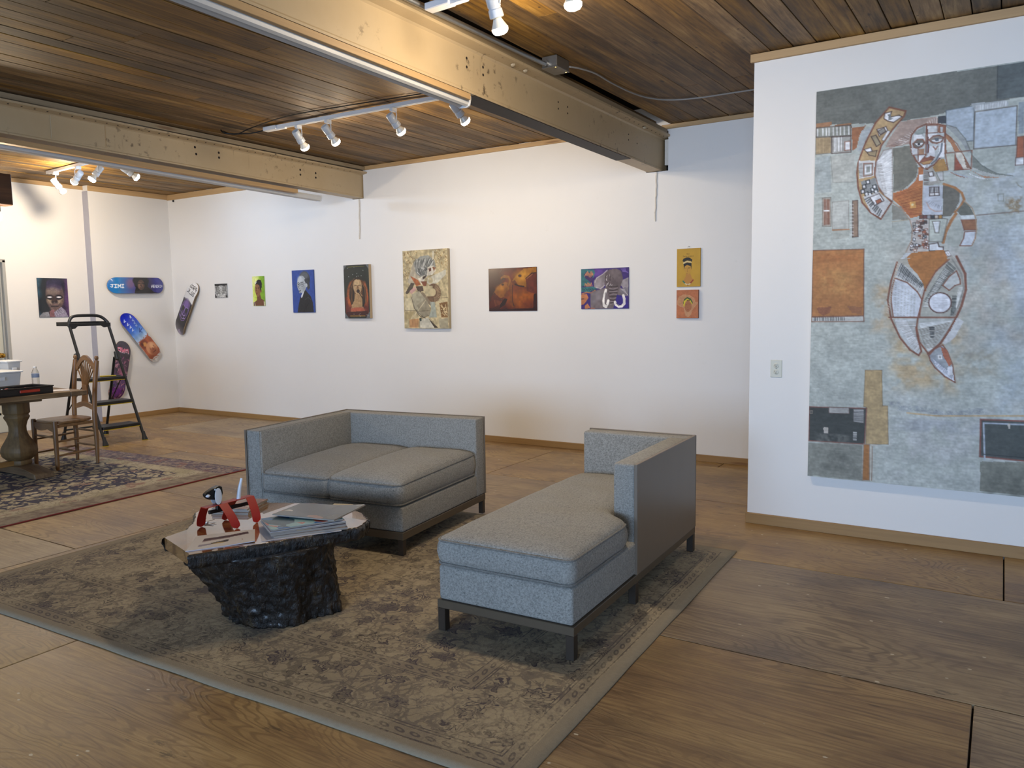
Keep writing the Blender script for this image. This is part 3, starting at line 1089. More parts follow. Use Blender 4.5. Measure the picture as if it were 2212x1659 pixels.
def cushion(name, parent, rng, d0, d1, z0, z1, crown, r=0.035, nd=26, nw=22, seed=0, sag=0.0):
    """rng(d) -> (w_left, w_right); box cushion with a crowned top, puffed sides and piping"""
    rnd = random.Random(seed)
    ds = []
    for i in range(nd + 1):
        t = i / nd
        t = 0.5 - 0.5 * math.cos(PI * t)
        ds.append(d0 + (d1 - d0) * t)
    rows = []
    for d in ds:
        a, b = rng(d)
        e = min(d - d0, d1 - d)
        ins = 0.0 if e >= r else r - math.sqrt(max(0, r * r - (r - e) ** 2))
        a, b = a + ins, b - ins
        row = []
        for j in range(nw + 1):
            u = 0.5 - 0.5 * math.cos(PI * j / nw)
            row.append((a + (b - a) * u, d))
        rows.append(row)

    def hgt(i, j):
        t, u = i / nd, j / nw
        k = (1 - abs(2 * t - 1) ** 3.0) * (1 - abs(2 * u - 1) ** 3.0)
        x, y = rows[i][j]
        return z1 - 0.004 + crown * k + 0.006 * mnoise.noise(Vector((x * 6, y * 6, seed))) * k - sag * t
    m = MB()
    V, idx = [], {}
    for i in range(nd + 1):
        for j in range(nw + 1):
            idx[(i, j)] = len(V)
            V.append((rows[i][j][0], rows[i][j][1], hgt(i, j)))
    F = []
    for i in range(nd):
        for j in range(nw):
            F.append((idx[i, j], idx[i, j + 1], idx[i + 1, j + 1], idx[i + 1, j]))
    ring = [(0, j) for j in range(nw)] + [(i, nw) for i in range(nd)] + [(nd, j) for j in range(nw, 0, -1)] + [(i, 0) for i in range(nd, 0, -1)]
    k = len(ring)
    P2 = [Vector((V[idx[q]][0], V[idx[q]][1])) for q in ring]
    nor = []
    for i in range(k):
        tng = (P2[(i + 1) % k] - P2[i - 1])
        tng = tng.normalized() if tng.length > 1e-9 else Vector((1, 0))
        nor.append(Vector((tng.y, -tng.x)))
    prev = [idx[q] for q in ring]
    tops = [V[i][2] for i in prev]
    loops = {}
    for zf, off in ((0.93, 0.007), (0.75, 0.014), (0.5, 0.016), (0.25, 0.012), (0.10, 0.004), (0.03, -0.008), (0.0, -0.026)):
        cur = []
        for i in range(k):
            z = z0 + (tops[i] - z0) * zf
            q = P2[i] + nor[i] * (off + 0.0035 * mnoise.noise(Vector((P2[i].x * 9, P2[i].y * 9, zf * 3 + seed))))
            cur.append(len(V))
            V.append((q.x, q.y, z))
        for i in range(k):
            i2 = (i + 1) % k
            F.append((prev[i2], prev[i], cur[i], cur[i2]))
        prev = cur
    F.append(tuple(prev))
    m.add(V, F)
    o = m.build(name, FABRIC, parent, smooth='all')
    for lv, zf in (('t', 0.97), ('b', 0.06)):
        pth = [(P2[i].x + nor[i].x * 0.006, P2[i].y + nor[i].y * 0.006, z0 + (tops[i] - z0) * zf) for i in range(0, k, 1)]
        MB().loop_tube(pth, 0.0055, 6).build('piping', PIPING, o, smooth='all')
    return o


def padded(name, parent, x0, x1, y0, y1, z0, z1, bev=0.016, seam=None):
    o = box(x0, x1, y0, y1, z0, z1).build(name, FABRIC, parent, bevel=bev, seg=3, smooth='all')
    return o


def leg(parent, x, y, z1, s=0.034):
    return box(x - s / 2, x + s / 2, y - s / 2, y + s / 2, 0.007, z1).build('leg', LEGM, parent, bevel=0.002)


RZ7 = math.radians(7.0)
LS = thing('loveseat', 'grey tweed two cushion loveseat with one left arm, facing the camera', 'sofa', (-2.927 + 0.30 * math.sin(-RZ7), 3.42 + 0.30 * math.cos(RZ7), 0.0), RZ7)
# local frame: x right, y back; front right leg sits at (0, -0.30)
D = -0.30
for lx, ly in ((-0.004, D + 0.004), (-0.004, D + 1.018), (-1.142, D + 0.004), (-1.142, D + 1.018)):
    leg(LS, lx, ly, 0.100)
MB().box(-1.162, 0.016, D - 0.016, D + 1.038, 0.100, 0.146).build('base_rail', BRONZE, LS, bevel=0.002)
padded('seat_base', LS, -1.035, 0.014, D - 0.014, D + 0.92, 0.146, 0.295, 0.014)
padded('arm', LS, -1.150, -1.030, D - 0.014, D + 0.935, 0.146, 0.686, 0.010)
padded('backrest', LS, -1.150, 0.014, D + 0.915, D + 1.035, 0.146, 0.686, 0.010)
MB().box(-1.166, -1.151, D - 0.018, D + 1.048, 0.146, 0.690).box(-1.166, 0.018, D + 1.036, D + 1.048, 0.146, 0.690).build('outer_shell', SHELL, LS, bevel=0.002)
sm = MB()
for xx in (-1.140, -1.040):
    sm.bar((xx, D - 0.0155, 0.155), (xx, D - 0.0155, 0.684), 0.004, 0.004).bar((xx, D - 0.014, 0.6865), (xx, D + 0.93, 0.6865), 0.004, 0.004)
sm.build('seam', FABRIC, LS)
cushion('seat_cushion', LS, lambda d: (-1.026, -0.513), D - 0.020, D + 0.908, 0.301, 0.425, 0.044, seed=1, sag=-0.030)
cushion('seat_cushion', LS, lambda d: (-0.508, 0.004), D - 0.020, D + 0.908, 0.301, 0.430, 0.046, seed=2, sag=-0.026)

RZ2 = math.radians(2.1)
CH = thing('chaise', 'grey tweed chaise longue with a low corner back, nearest the camera', 'chaise', (-1.444 - 0.7 * math.sin(RZ2), 2.723 + 0.7 * math.cos(RZ2), 0.0), RZ2)
D = -0.70
for lx, ly in ((0.0, D), (-0.636, D), (0.0, D + 0.69), (0.0, D + 1.606), (-0.636, D + 1.606)):
    leg(CH, lx, ly, 0.112, 0.038)
MB().box(-0.656, 0.020, D - 0.020, D + 1.626, 0.112, 0.150).build('base_rail', BRONZE, CH, bevel=0.002)
padded('seat_base', CH, -0.650, 0.012, D - 0.014, D + 1.52, 0.150, 0.308, 0.014)
padded('backrest', CH, -0.640, 0.006, D + 1.505, D + 1.616, 0.150, 0.688, 0.012)
padded('arm', CH, -0.106, 0.004, D + 0.692, D + 1.51, 0.150, 0.688, 0.012)
MB().box(0.005, 0.022, D + 0.684, D + 1.630, 0.150, 0.692).box(-0.650, 0.022, D + 1.617, D + 1.630, 0.150, 0.692).build('outer_shell', SHELL, CH, bevel=0.002)


def chr_(d):
    t = max(0.0, min(1.0, (d - (D + 0.56)) / 0.12))
    t = t * t * (3 - 2 * t)
    return (-0.652 + 0.004, 0.006 - 0.122 * t)


cushion('seat_cushion', CH, chr_, D - 0.018, D + 1.50, 0.314, 0.430, 0.042, nd=44, seed=5)

# ------------------------------------------------------------------ rugs
def mk_rug2(a, b):
    """faded beige rug: plain hem, guard stripes, wide border of rosettes, dense field"""
    n = N('faded_beige_rug')
    c = n.coord()
    x, y, z = n.sep(c)
    ax, ay = n.m('ABSOLUTE', x), n.m('ABSOLUTE', y)
    wob = n.m('MULTIPLY', n.m('SUBTRACT', n.noise(c, 5, 2), 0.5), 0.012)
    d = n.m('ADD', n.m('MINIMUM', n.m('SUBTRACT', a, ax), n.m('SUBTRACT', b, ay)), wob)
    wv = n.vadd(c, n.vadd(n.vadd(n.noisec(c, 9, 4), (0.5, 0.5, 0.5), 'SUBTRACT'), None, 'SCALE', 0.15))

    def rosettes(scale, R, petals, rnd):
        v = n.vor(wv, scale, 'F1', rnd)
        dv = n.vadd(n.vadd(wv, None, 'SCALE', scale), n.vadd(v.outputs['Position'], None, 'SCALE', scale), 'SUBTRACT')
        dx, dy, _ = n.sep(dv)
        ang = n.m('ARCTAN2', dy, dx)
        r = v.outputs['Distance']
        edge = n.m('MULTIPLY_ADD', n.m('COSINE', n.m('MULTIPLY', ang, petals)), R * 0.24, R)
        fill = n.step(n.m('SUBTRACT', edge, r), -0.01, 0.03)
        ring = n.step(n.m('ABSOLUTE', n.m('SUBTRACT', r, edge)), 0.05, 0.02)
        inner = n.step(n.m('ABSOLUTE', n.m('SUBTRACT', r, n.m('MULTIPLY', edge, 0.52))), 0.045, 0.02)
        return fill, n.m('MAXIMUM', ring, inner), v
    f1, l1, v1 = rosettes(7.0, 0.34, 6.0, 0.8)
    f2, l2, v2 = rosettes(14.0, 0.30, 5.0, 1.0)
    vine = n.step(n.vor(wv, 9.5, 'DISTANCE_TO_EDGE', 1.0).outputs['Distance'], 0.070, 0.035)
    vine2 = n.step(n.vor(n.vadd(wv, (3.1, 1.7, 0)), 15.0, 'DISTANCE_TO_EDGE', 1.0).outputs['Distance'], 0.07, 0.03)
    pres = n.step(n.m('FRACT', n.m('MULTIPLY', n.sep(v1.outputs['Color'])[0], 5.3)), 0.15, 0.4)
    fade = n.noise(c, 2.6, 4, 0.6)
    fine = n.noise(c, 60, 4, 0.7)
    patt = n.m('MULTIPLY', f1, n.m('MULTIPLY', pres, 0.70))
    patt = n.m('MAXIMUM', patt, n.m('MULTIPLY', l1, 0.95))
    patt = n.m('MAXIMUM', patt, n.m('MULTIPLY', f2, 0.62))
    patt = n.m('MAXIMUM', patt, n.m('MULTIPLY', vine, 0.5))
    patt = n.m('MAXIMUM', patt, n.m('MULTIPLY', vine2, 0.40))

    def band(p, q, e=0.004):
        return n.m('MULTIPLY', n.step(d, p - e, p + e), n.step(d, q + e, q - e))

    def lines(ps, w=0.004):
        o = None
        for p in ps:
            s = n.step(n.m('ABSOLUTE', n.m('SUBTRACT', d, p)), w, w * 0.4)
            o = s if o is None else n.m('MAXIMUM', o, s)
        return o
    # bead row inside the guards
    per = n.m('ADD', x, y)
    bead = n.m('SUBTRACT', n.m('FRACT', n.m('MULTIPLY', per, 15.0)), 0.5)

    def beads(p):
        q = n.m('ADD', n.m('POWER', n.m('MULTIPLY', bead, 2.0), 2.0), n.m('POWER', n.m('MULTIPLY', n.m('SUBTRACT', d, p), 55.0), 2.0))
        return n.step(n.m('ABSOLUTE', n.m('SUBTRACT', q, 0.28)), 0.34, 0.12)
    g1, g2 = band(0.070, 0.125), band(0.46, 0.515)
    patt = n.m('MULTIPLY', patt, n.m('SUBTRACT', 1.0, n.m('MULTIPLY', n.m('MAXIMUM', g1, g2), 0.6)))
    patt = n.m('MAXIMUM', patt, n.m('MULTIPLY', n.m('MAXIMUM', g1, g2), 0.28))
    patt = n.m('MAXIMUM', patt, n.m('MULTIPLY', n.m('MULTIPLY', g1, beads(0.0975)), 0.75))
    patt = n.m('MAXIMUM', patt, n.m('MULTIPLY', n.m('MULTIPLY', g2, beads(0.4875)), 0.75))
    patt = n.m('MAXIMUM', patt, n.m('MULTIPLY', lines((0.070, 0.128, 0.142, 0.448, 0.46, 0.517)), 0.8))
    hem = n.step(d, 0.066, 0.060)
    patt = n.m('MULTIPLY', patt, n.m('SUBTRACT', 1.0, hem))
    patt = n.m('MULTIPLY', patt, n.m('MULTIPLY_ADD', n.step(n.m('ADD', n.m('MULTIPLY', fade, 0.6), n.m('MULTIPLY', fine, 0.4)), 0.36, 0.56), 0.75, 0.25))
    ground = n.mix(n.step(fade, 0.4, 0.62), 'ac9d80', '9b8d72')
    ground = n.mix(n.m('MULTIPLY', n.step(d, 0.0, 0.5), 0.0), ground, ground)
    ground = n.mix(n.m('MULTIPLY', n.step(fine, 0.42, 0.66), 0.35), ground, '82766a')
    tint = n.mix(n.step(n.noise(c, 1.3, 2), 0.42, 0.58), '403732', '443c44')
    col = n.mix(patt, ground, tint)
    col = n.mix(hem, col, n.mix(fine, '857a66', '9c907a'))
    n.bump(n.m('ADD', n.noise(c, 260, 2), n.m('MULTIPLY', patt, -0.6)), 0.35, 0.003)
    return n.fin(col, 0.95)


def mk_rug1(a, b):
    """older Persian carpet: navy tendrils on a greenish beige ground, rose border, red selvedge"""
    n = N('navy_persian_carpet')
    c = n.coord()
    x, y, z = n.sep(c)
    dx_ = n.m('SUBTRACT', a, n.m('ABSOLUTE', x))
    dy_ = n.m('SUBTRACT', b, n.m('ABSOLUTE', y))
    d = n.m('MINIMUM', dx_, dy_)
    wv = n.vadd(c, n.vadd(n.vadd(n.noisec(c, 8, 4), (0.5, 0.5, 0.5), 'SUBTRACT'), None, 'SCALE', 0.20))
    e1 = n.vor(wv, 8.5, 'DISTANCE_TO_EDGE', 1.0).outputs['Distance']
    th = n.m('MULTIPLY_ADD', n.noise(c, 4.0, 3), 0.34, -0.06)
    navy = n.step(n.m('SUBTRACT', e1, th), 0.02, -0.02)
    e2 = n.vor(n.vadd(wv, (5, 3, 0)), 15.0, 'DISTANCE_TO_EDGE', 1.0).outputs['Distance']
    thin = n.step(e2, 0.075, 0.035)
    fine = n.noise(c, 42, 4, 0.7)
    ground = n.mix(n.step(n.noise(c, 3.4, 4), 0.4, 0.6), 'a39a80', 'b0a690')
    ground = n.mix(n.m('MULTIPLY', n.step(n.noise(c, 5.2, 3), 0.56, 0.66), 0.7), ground, '8a5d58')
    ground = n.mix(n.m('MULTIPLY', thin, 0.45), ground, '5f5448')
    inner = n.step(n.m('ADD', d, n.m('MULTIPLY', n.m('SUBTRACT', fine, 0.5), 0.10)), 0.40, 0.46)
    col = n.mix(n.m('MULTIPLY', n.m('MULTIPLY', navy, inner), 0.93), ground, '1c1f42')
    bord = n.mix(n.step(n.noise(n.map(c, (1, 1, 1)), 14, 3), 0.42, 0.60), '8a7a74', '5d5060')
    bord = n.mix(n.m('MULTIPLY', thin, 0.6), bord, '3f3a48')
    bord = n.mix(n.m('MULTIPLY', n.step(n.noise(c, 8, 3), 0.56, 0.66), 0.7), bord, '7c504e')
    bord = n.mix(n.m('MULTIPLY', n.step(n.noise(c, 19, 3), 0.58, 0.66), 0.7), bord, 'b3a58e')
    outer = n.m('MULTIPLY', n.step(dy_, 0.30, 0.26), 1.0)
    col = n.mix(outer, col, bord)
    side = n.m('MULTIPLY', n.step(dx_, 0.26, 0.22), n.m('SUBTRACT', 1.0, outer))
    col = n.mix(n.m('MULTIPLY', side, 0.85), col, n.mix(n.step(n.noise(c, 11, 4), 0.42, 0.62), '8d8272', '6a5a52'))
    col = n.mix(n.step(dx_, 0.016, 0.012), col, '7d231c')
    col = n.mix(n.m('MULTIPLY', n.step(fine, 0.4, 0.7), 0.22), col, '4f463c')
    n.bump(n.noise(c, 240, 2), 0.4, 0.003)
    return n.fin(col, 0.95)


def rug(name, label, cx, cy, rz, a, b, mat, th, wav):
    nx, ny = 90, 70
    V, F = [], []
    for j in range(ny + 1):
        for i in range(nx + 1):
            px, py = -a + 2 * a * i / nx, -b + 2 * b * j / ny
            e = min(a - abs(px), b - abs(py))
            k = max(0.0, 1 - e / 0.12)
            z = th + wav * k * max(0.0, mnoise.noise(Vector((px * 2.6, py * 2.6, 1.3))))
            sx = wav * 0.9 * mnoise.noise(Vector((py * 3, 0.3, px))) * k
            sy = wav * 0.9 * mnoise.noise(Vector((px * 3, 4.3, py))) * k
            V.append((px + sx, py + sy, z))
    for j in range(ny):
        for i in range(nx):
            q = j * (nx + 1) + i
            F.append((q, q + 1, q + nx + 2, q + nx + 1))
    m = MB().add(V, F)
    ring = [i for i in range(nx + 1)] + [(j + 1) * (nx + 1) - 1 for j in range(1, ny + 1)] + [ny * (nx + 1) + i for i in range(nx - 1, -1, -1)] + [j * (nx + 1) for j in range(ny - 1, 0, -1)]
    o = len(m.v)
    for q in ring:
        m.v.append((V[q][0], V[q][1], V[q][2] - th + 0.0005))
    for i in range(len(ring)):
        i2 = (i + 1) % len(ring)
        m.f.append([ring[i2], ring[i], o + i, o + i2])
        m.mi.append(0)
    m.f.append(list(range(o, o + len(ring))))
    m.mi.append(0)
    ob = m.build(name, mat, loc=(cx, cy, 0.0), rot=(0, 0, rz), smooth='all')
    return tag(ob, label, 'rug')


rug('area_rug', 'large faded beige rug with floral border under the sofas', -2.98, 3.105, math.radians(2.0), 1.755, 1.297, mk_rug2(1.755, 1.297), 0.0065, 0.005)
rug('persian_carpet', 'older carpet with navy tendrils under the dining table', -7.11, 2.665, math.radians(2.0), 1.395, 1.95, mk_rug1(1.395, 1.95), 0.008, 0.004)

# ------------------------------------------------------------------ stump coffee table
def mk_bark():
    n = N('varnished_bark')
    c = n.coord()
    f = n.noise(n.map(c, (1, 1, 0.45)), 26, 6, 0.72)
    g = n.noise(c, 6, 4)
    col = n.ramp(f, [(0.36, '070504'), (0.50, '140e09'), (0.58, '261b10'), (0.70, '4a3a1e')])
    col = n.mix(n.m('MULTIPLY', n.step(g, 0.45, 0.65), 0.5), col, '1a140f')
    n.bump(n.m('ADD', f, n.m('MULTIPLY', n.noise(n.map(c, (1, 1, 0.3)), 60, 4, 0.7), 0.5)), 0.9, 0.02)
    return n.fin(col, 0.42, None, Coat_Weight=0.25, Coat_Roughness=0.2)


def mk_slab():
    n = N('resin_coated_slab')
    c = n.coord()
    h = n.noise(n.map(c, (1.2, 4.5, 1)), 1.6, 3, 0.5, 0.6)
    band = n.step(n.m('SINE', n.m('MULTIPLY', h, 60)), -0.6, 0.9)
    col = n.mix(band, '8a6238', '5c3a1e')
    col = n.mix(n.m('MULTIPLY', n.noise(c, 5, 4), 0.4), col, 'a37c4c')
    return n.fin(col, 0.16, None, Coat_Weight=1.0, Coat_Roughness=0.015, Coat_IOR=1.75)


BARK, SLAB = mk_bark(), mk_slab()
CT = thing('stump_coffee_table', 'glossy live edge slab coffee table on a dark tree stump', 'coffee table', (-2.98, 2.50, 0.0))
cx0, cy0 = -2.98, 2.50
# stump: loops whose centre drifts towards the overhanging side on the way up
ZS, NA = 64, 180
V, F = [], []
for i in range(ZS + 1):
    t = i / ZS
    z = 0.007 + t * 0.358
    ccx, ccy = 0.050 - 0.010 * t, 0.035 - 0.115 * t
    for j in range(NA):
        a = 2 * PI * j / NA
        r = 0.262 + 0.050 * t ** 1.5 + 0.006 * max(0, 1 - t * 6)
        q = Vector((math.cos(a) * 2.0, math.sin(a) * 2.0, z * 2.2))
        r += 0.040 * mnoise.noise(q * 1.1 + Vector((3.7, 0, 0)))
        rid = abs(mnoise.noise(Vector((math.cos(a) * 9, math.sin(a) * 9, z * 7 + 2))))
        r += 0.022 * rid + 0.012 * mnoise.noise(Vector((math.cos(a) * 16, math.sin(a) * 16, z * 30)))
        r += 0.008 * abs(mnoise.noise(Vector((math.cos(a) * 34, math.sin(a) * 34, z * 26)))) + 0.004 * mnoise.noise(Vector((math.cos(a) * 60, math.sin(a) * 60, z * 90)))
        # knobbly burl on the overhanging left-hand flank
        bl = math.exp(-((a - 4.1) ** 2) / 0.35)
        r += bl * (0.05 * t + 0.022 * mnoise.noise(Vector((a * 5, z * 24, 5))))
        V.append((ccx + r * math.cos(a), ccy + r * math.sin(a), z))
for i in range(ZS):
    for j in range(NA):
        F.append((i * NA + j, i * NA + (j + 1) % NA, (i + 1) * NA + (j + 1) % NA, (i + 1) * NA + j))
F.append(tuple(reversed(range(NA))))
F.append(tuple(ZS * NA + j for j in range(NA)))
MB().add(V, F).build('stump', BARK, CT, smooth='all')
# slab outline, counter-clockwise seen from above, world coordinates at the top surface
SO = [(-2.887, 2.000), (-2.80, 2.155), (-2.72, 2.300), (-2.63, 2.50), (-2.550, 2.668), (-2.60, 2.78), (-2.72, 2.865), (-2.90, 2.91), (-3.08, 2.885), (-3.27, 2.79),
      (-3.43, 2.70), (-3.53, 2.58), (-3.47, 2.45), (-3.33, 2.34), (-3.235, 2.23), (-3.212, 2.098)]
rnd = random.Random(4)
pts = []
K = len(SO)
for i in range(K):
    p, q = Vector(SO[i]), Vector(SO[(i + 1) % K])
    m = 16
    for s in range(m):
        w = p.lerp(q, s / m)
        jit = 0.0 if i == K - 1 else 0.004
        pts.append((w.x - cx0 + rnd.uniform(-jit, jit), w.y - cy0 + rnd.uniform(-jit, jit)))
nb = (K - 1) * 16
MB().prism(pts, 0.366, 0.420).build('slab', SLAB, CT, bevel=0.003)
# live bark edge round the slab, except on the sawn left end
V, F = [], []
LV = [(0.002, 0.4185), (0.009, 0.413), (0.012, 0.402), (0.011, 0.392), (0.009, 0.382), (0.007, 0.370), (0.002, 0.356), (-0.030, 0.352)]
ring = list(range(0, nb + 1))
for i in ring:
    p, a, b = Vector(pts[i]), Vector(pts[i - 1]), Vector(pts[(i + 1) % len(pts)])
    tg = (b - a).normalized()
    nr = Vector((tg.y, -tg.x))
    for k, (o, z) in enumerate(LV):
        e = 0.008 * mnoise.noise(Vector((p.x * 30, p.y * 30, z * 60))) + 0.004 * mnoise.noise(Vector((p.x * 90, p.y * 90, z * 120))) if 0 < k < 7 else 0
        w = p + nr * (o + e)
        V.append((w.x, w.y, z))
m = len(LV)
for i in range(len(ring) - 1):
    for k in range(m - 1):
        F.append((i * m + k, i * m + k + 1, (i + 1) * m + k + 1, (i + 1) * m + k))
MB().add(V, F).build('bark_edge', BARK, CT, smooth='all')

TZ = 0.4205


def sheet_mesh(name, mat, corners, z, th, parent=None, lift=None, n=10):
    """paper or magazine: bilinear patch over four world corners (near-left, near-right, far-right, far-left), with thickness"""
    A, B, C_, D_ = [Vector(q) for q in corners]
    V, F = [], []
    for s in (0, 1):
        for j in range(n + 1):
            for i in range(n + 1):
                u, v = i / n, j / n
                p = (A * (1 - u) + B * u) * (1 - v) + (D_ * (1 - u) + C_ * u) * v
                zz = z + (lift(u, v) if lift else 0)
                V.append((p.x, p.y, zz + (th if s else 0)))
    k = (n + 1) ** 2
    for j in range(n):
        for i in range(n):
            q = j * (n + 1) + i
            F.append((q, q + n + 1, q + n + 2, q + 1))
            F.append((k + q, k + q + 1, k + q + n + 2, k + q + n + 1))
    rg = [i for i in range(n + 1)] + [(j + 1) * (n + 1) - 1 for j in range(1, n + 1)] + [n * (n + 1) + i for i in range(n - 1, -1, -1)] + [j * (n + 1) for j in range(n - 1, 0, -1)]
    for a in range(len(rg)):
        b = (a + 1) % len(rg)
        F.append((rg[a], rg[b], k + rg[b], k + rg[a]))
    return MB().add(V, F).build(name, mat, parent)


def cover(name, stops, scale=9, rough=0.25, rot=0.3):
    """printed magazine cover: blocks of colour from stretched voronoi cells"""
    n = N(name)
    c = n.coord()
    v = n.vor(n.map(c, (1, 2.2, 1), rot=(0, 0, rot)), scale, 'F1', 1.0)
    return n.fin(n.ramp(n.sep(v.outputs['Color'])[0], stops, 'CONSTANT'), rough)


def magazine(label, mat, corners, z, th, group=None, lift=None):
    t = thing('magazine', label, 'magazine', (0, 0, 0), 0, group)
    sheet_mesh('pages', plain('page_edges', '938a80', 0.7), corners, z, th * 0.85, t, lift)
    sheet_mesh('cover', mat, corners, z + th * 0.85, th * 0.15, t, lift)
    return t


GP = 'magazines piled on the coffee table'
c_brown = cover('brown_cover', [(0, '6d5f55'), (0.5, '7d6d62'), (0.8, '8d7a66')], 5)
c_mauve = cover('mauve_cover', [(0, '81767a'), (0.4, '6d6266'), (0.8, 'b59c74')], 8)
c_white = plain('white_paper', 'c9c7cc', 0.5, 0, 0.02)
c_teal = cover('teal_cover', [(0, '2f4a58'), (0.35, '7fa3a6'), (0.6, '2c5f92'), (0.85, 'b0604a')], 11)
c_grey = cover('charcoal_cover', [(0, '55554f'), (0.30, '5b5b57'), (0.62, '4d4d4a'), (0.93, 'b9b5aa'), (0.97, '8d6a55')], 14, 0.22)
base = [(-2.742, 2.314), (-2.555, 2.598), (-2.748, 2.728), (-2.935, 2.440)]


def shift(c, dx, dy, k=1.0, rz=0.0):
    mx = sum(p[0] for p in c) / 4
    my = sum(p[1] for p in c) / 4
    ca, sa = math.cos(rz) * k, math.sin(rz) * k
    return [(mx + dx + (p[0] - mx) * ca - (p[1] - my) * sa, my + dy + (p[0] - mx) * sa + (p[1] - my) * ca) for p in c]


tag(sheet_mesh('paper_sheet', c_white, [(-2.765, 2.275), (-2.57, 2.575), (-2.86, 2.80), (-3.06, 2.50)], TZ, 0.0012), 'white sheet of paper lying under the pile of magazines', 'paper')
zz = TZ + 0.0018
magazine('brown magazine at the bottom of the right hand pile', c_brown, shift(base, -0.005, 0.012, 0.98), zz, 0.011, GP)
zz += 0.0112
magazine('mauve magazine second from the bottom of the pile', c_mauve, shift(base, -0.018, 0.008, 1.0, 0.03), zz, 0.011, GP)
zz += 0.0112
magazine('white booklet in the middle of the pile', c_white, shift(base, -0.022, 0.004, 1.02, 0.06), zz, 0.010, GP, lambda u, v: 0.003 * u)
zz += 0.0135
magazine('teal and blue magazine under the charcoal one', c_teal, shift(base, -0.020, -0.004, 0.97, 0.08), zz, 0.008, GP, lambda u, v: 0.004 * u)
zz += 0.0125
magazine('charcoal magazine with curling cover on top of the pile', c_grey, [(-2.915, 2.468), (-2.580, 2.540), (-2.622, 2.795), (-2.955, 2.685)], zz, 0.006, GP, lambda u, v: 0.004 + 0.010 * max(0, u - 0.6) / 0.4 * v)
tag(sheet_mesh('card', plain('cream_card', 'b9b09c', 0.5), [(-2.92, 2.86), (-2.80, 2.90), (-2.84, 2.935), (-2.94, 2.90)], TZ, 0.012), 'cream card sticking out behind the pile of magazines', 'card')

c_pink = cover('pink_cover', [(0, '8d6a5a'), (0.4, 'a8785f'), (0.7, '6b3c34'), (0.88, 'c0a58a')], 10)
c_tan = cover('tan_cover', [(0, '9a8468'), (0.6, '7a5d48')], 6)
lb = [(-3.375, 2.475), (-3.20, 2.555), (-3.28, 2.75), (-3.455, 2.665)]
G2 = 'magazines behind the toy dog'
magazine('dark edged magazine at the bottom of the pile behind the toy dog', c_tan, shift(lb, 0.006, -0.004, 1.03), TZ, 0.010, G2)
magazine('cream edged magazine in the middle of the pile behind the toy dog', c_white, shift(lb, 0, 0, 1.0, 0.04), TZ + 0.0102, 0.008, G2)
magazine('pink covered magazine on top of the pile behind the toy dog', c_pink, shift(lb, -0.004, 0.004, 1.0, -0.02), TZ + 0.0184, 0.009, G2)

# open brochure at the near edge
bp_ = Pic(100, 60, 1.0, 'cfc8c2', 3)
bp_.poly('4c3238', [17, 16, 30, 17, 60, 14, 88, 8, 90, 19, 60, 24, 30, 27, 16, 29]).poly('b09c98', [16, 29, 30, 27, 60, 24, 60, 26, 30, 30, 17, 33])
bp_.poly('8d8590', [15, 42, 32, 41, 34, 47, 14, 50]).poly('2a2226', [32, 40, 48, 36, 56, 33, 60, 36, 58, 42, 46, 46, 34, 46])
bp_.ell('b59c64', 44, 43, 10, 2.2)
bp_.line('9a6a5c', 1.0, [80, 40, 81, 45])
BC = [(-2.935, 2.010), (-2.785, 2.255), (-2.945, 2.388), (-3.088, 2.180)]
BRO = thing('brochure', 'white printed brochure at the near edge of the coffee table', 'brochure', (0, 0, 0))
sheet_mesh('pages', c_white, BC, TZ, 0.003, BRO, lambda u, v: 0.008 * max(0, u - 0.6) * (1 - v))
nx, ny = bp_.nx, bp_.ny
V, F = [], []
A_, B_, C_, D_ = [Vector(q) for q in BC]
for j in range(ny):
    for i in range(nx):
        u, v = i / (nx - 1), 1 - j / (ny - 1)
        p = (A_ * (1 - u) + B_ * u) * (1 - v) + (D_ * (1 - u) + C_ * u) * v
        V.append((p.x, p.y, TZ + 0.0034 + 0.008 * max(0, u - 0.6) * (1 - v)))
for j in range(ny - 1):
    for i in range(nx - 1):
        q = j * nx + i
        F.append((q, q + nx, q + nx + 1, q + 1))
me = bpy.data.meshes.new('printed_page')
me.from_pydata(V, [], F)
grid_colors(me, bp_.linear())
me.materials.append(ART_MATTE)
pg = bpy.data.objects.new('printed_page', me)
COL.objects.link(pg)
pg.parent = BRO

# keys lying beside the dog
KY = thing('key_bunch', 'small bunch of silver keys beside the toy dog', 'keys', (-3.25, 2.33, TZ))
CHROME = plain('chrome', 'b9b9b6', 0.15, 1.0, 0.02)
MB().loop_tube([(0.016 * math.cos(k * PI / 8), 0.016 * math.sin(k * PI / 8), 0.002) for k in range(16)], 0.0015, 5).build('ring', CHROME, KY, smooth='all')
for k, a in enumerate((0.2, 0.75, 1.5, 2.3)):
    d = Vector((math.cos(a), math.sin(a), 0))
    MB().bar(d * 0.016 + Vector((0, 0, 0.003 + 0.002 * k)), d * 0.062 + Vector((0, 0, 0.003 + 0.003 * k)), 0.007, 0.0015).lathe([(0.010, 0), (0.010, 0.002)], 10, d * 0.020 + Vector((0, 0, 0.002 + 0.002 * k))).build('key', CHROME, KY)

# red sheet-metal toy dog
DG = thing('toy_dog', 'toy dog bent from red strips with black head, white ears and tail', 'figurine', (-3.125, 2.385, TZ))
RED = plain('red_enamel', '9c1d16', 0.38, 0, 0.03)
BLK = plain('black_enamel', '12100f', 0.35)
WHT = plain('white_enamel_gloss', 'cfd6de', 0.3, 0, 0.02)
MB().box(-0.020, 0.020, -0.138, 0.138, 0.112, 0.116).build('back_strip', RED, DG, bevel=0.001)


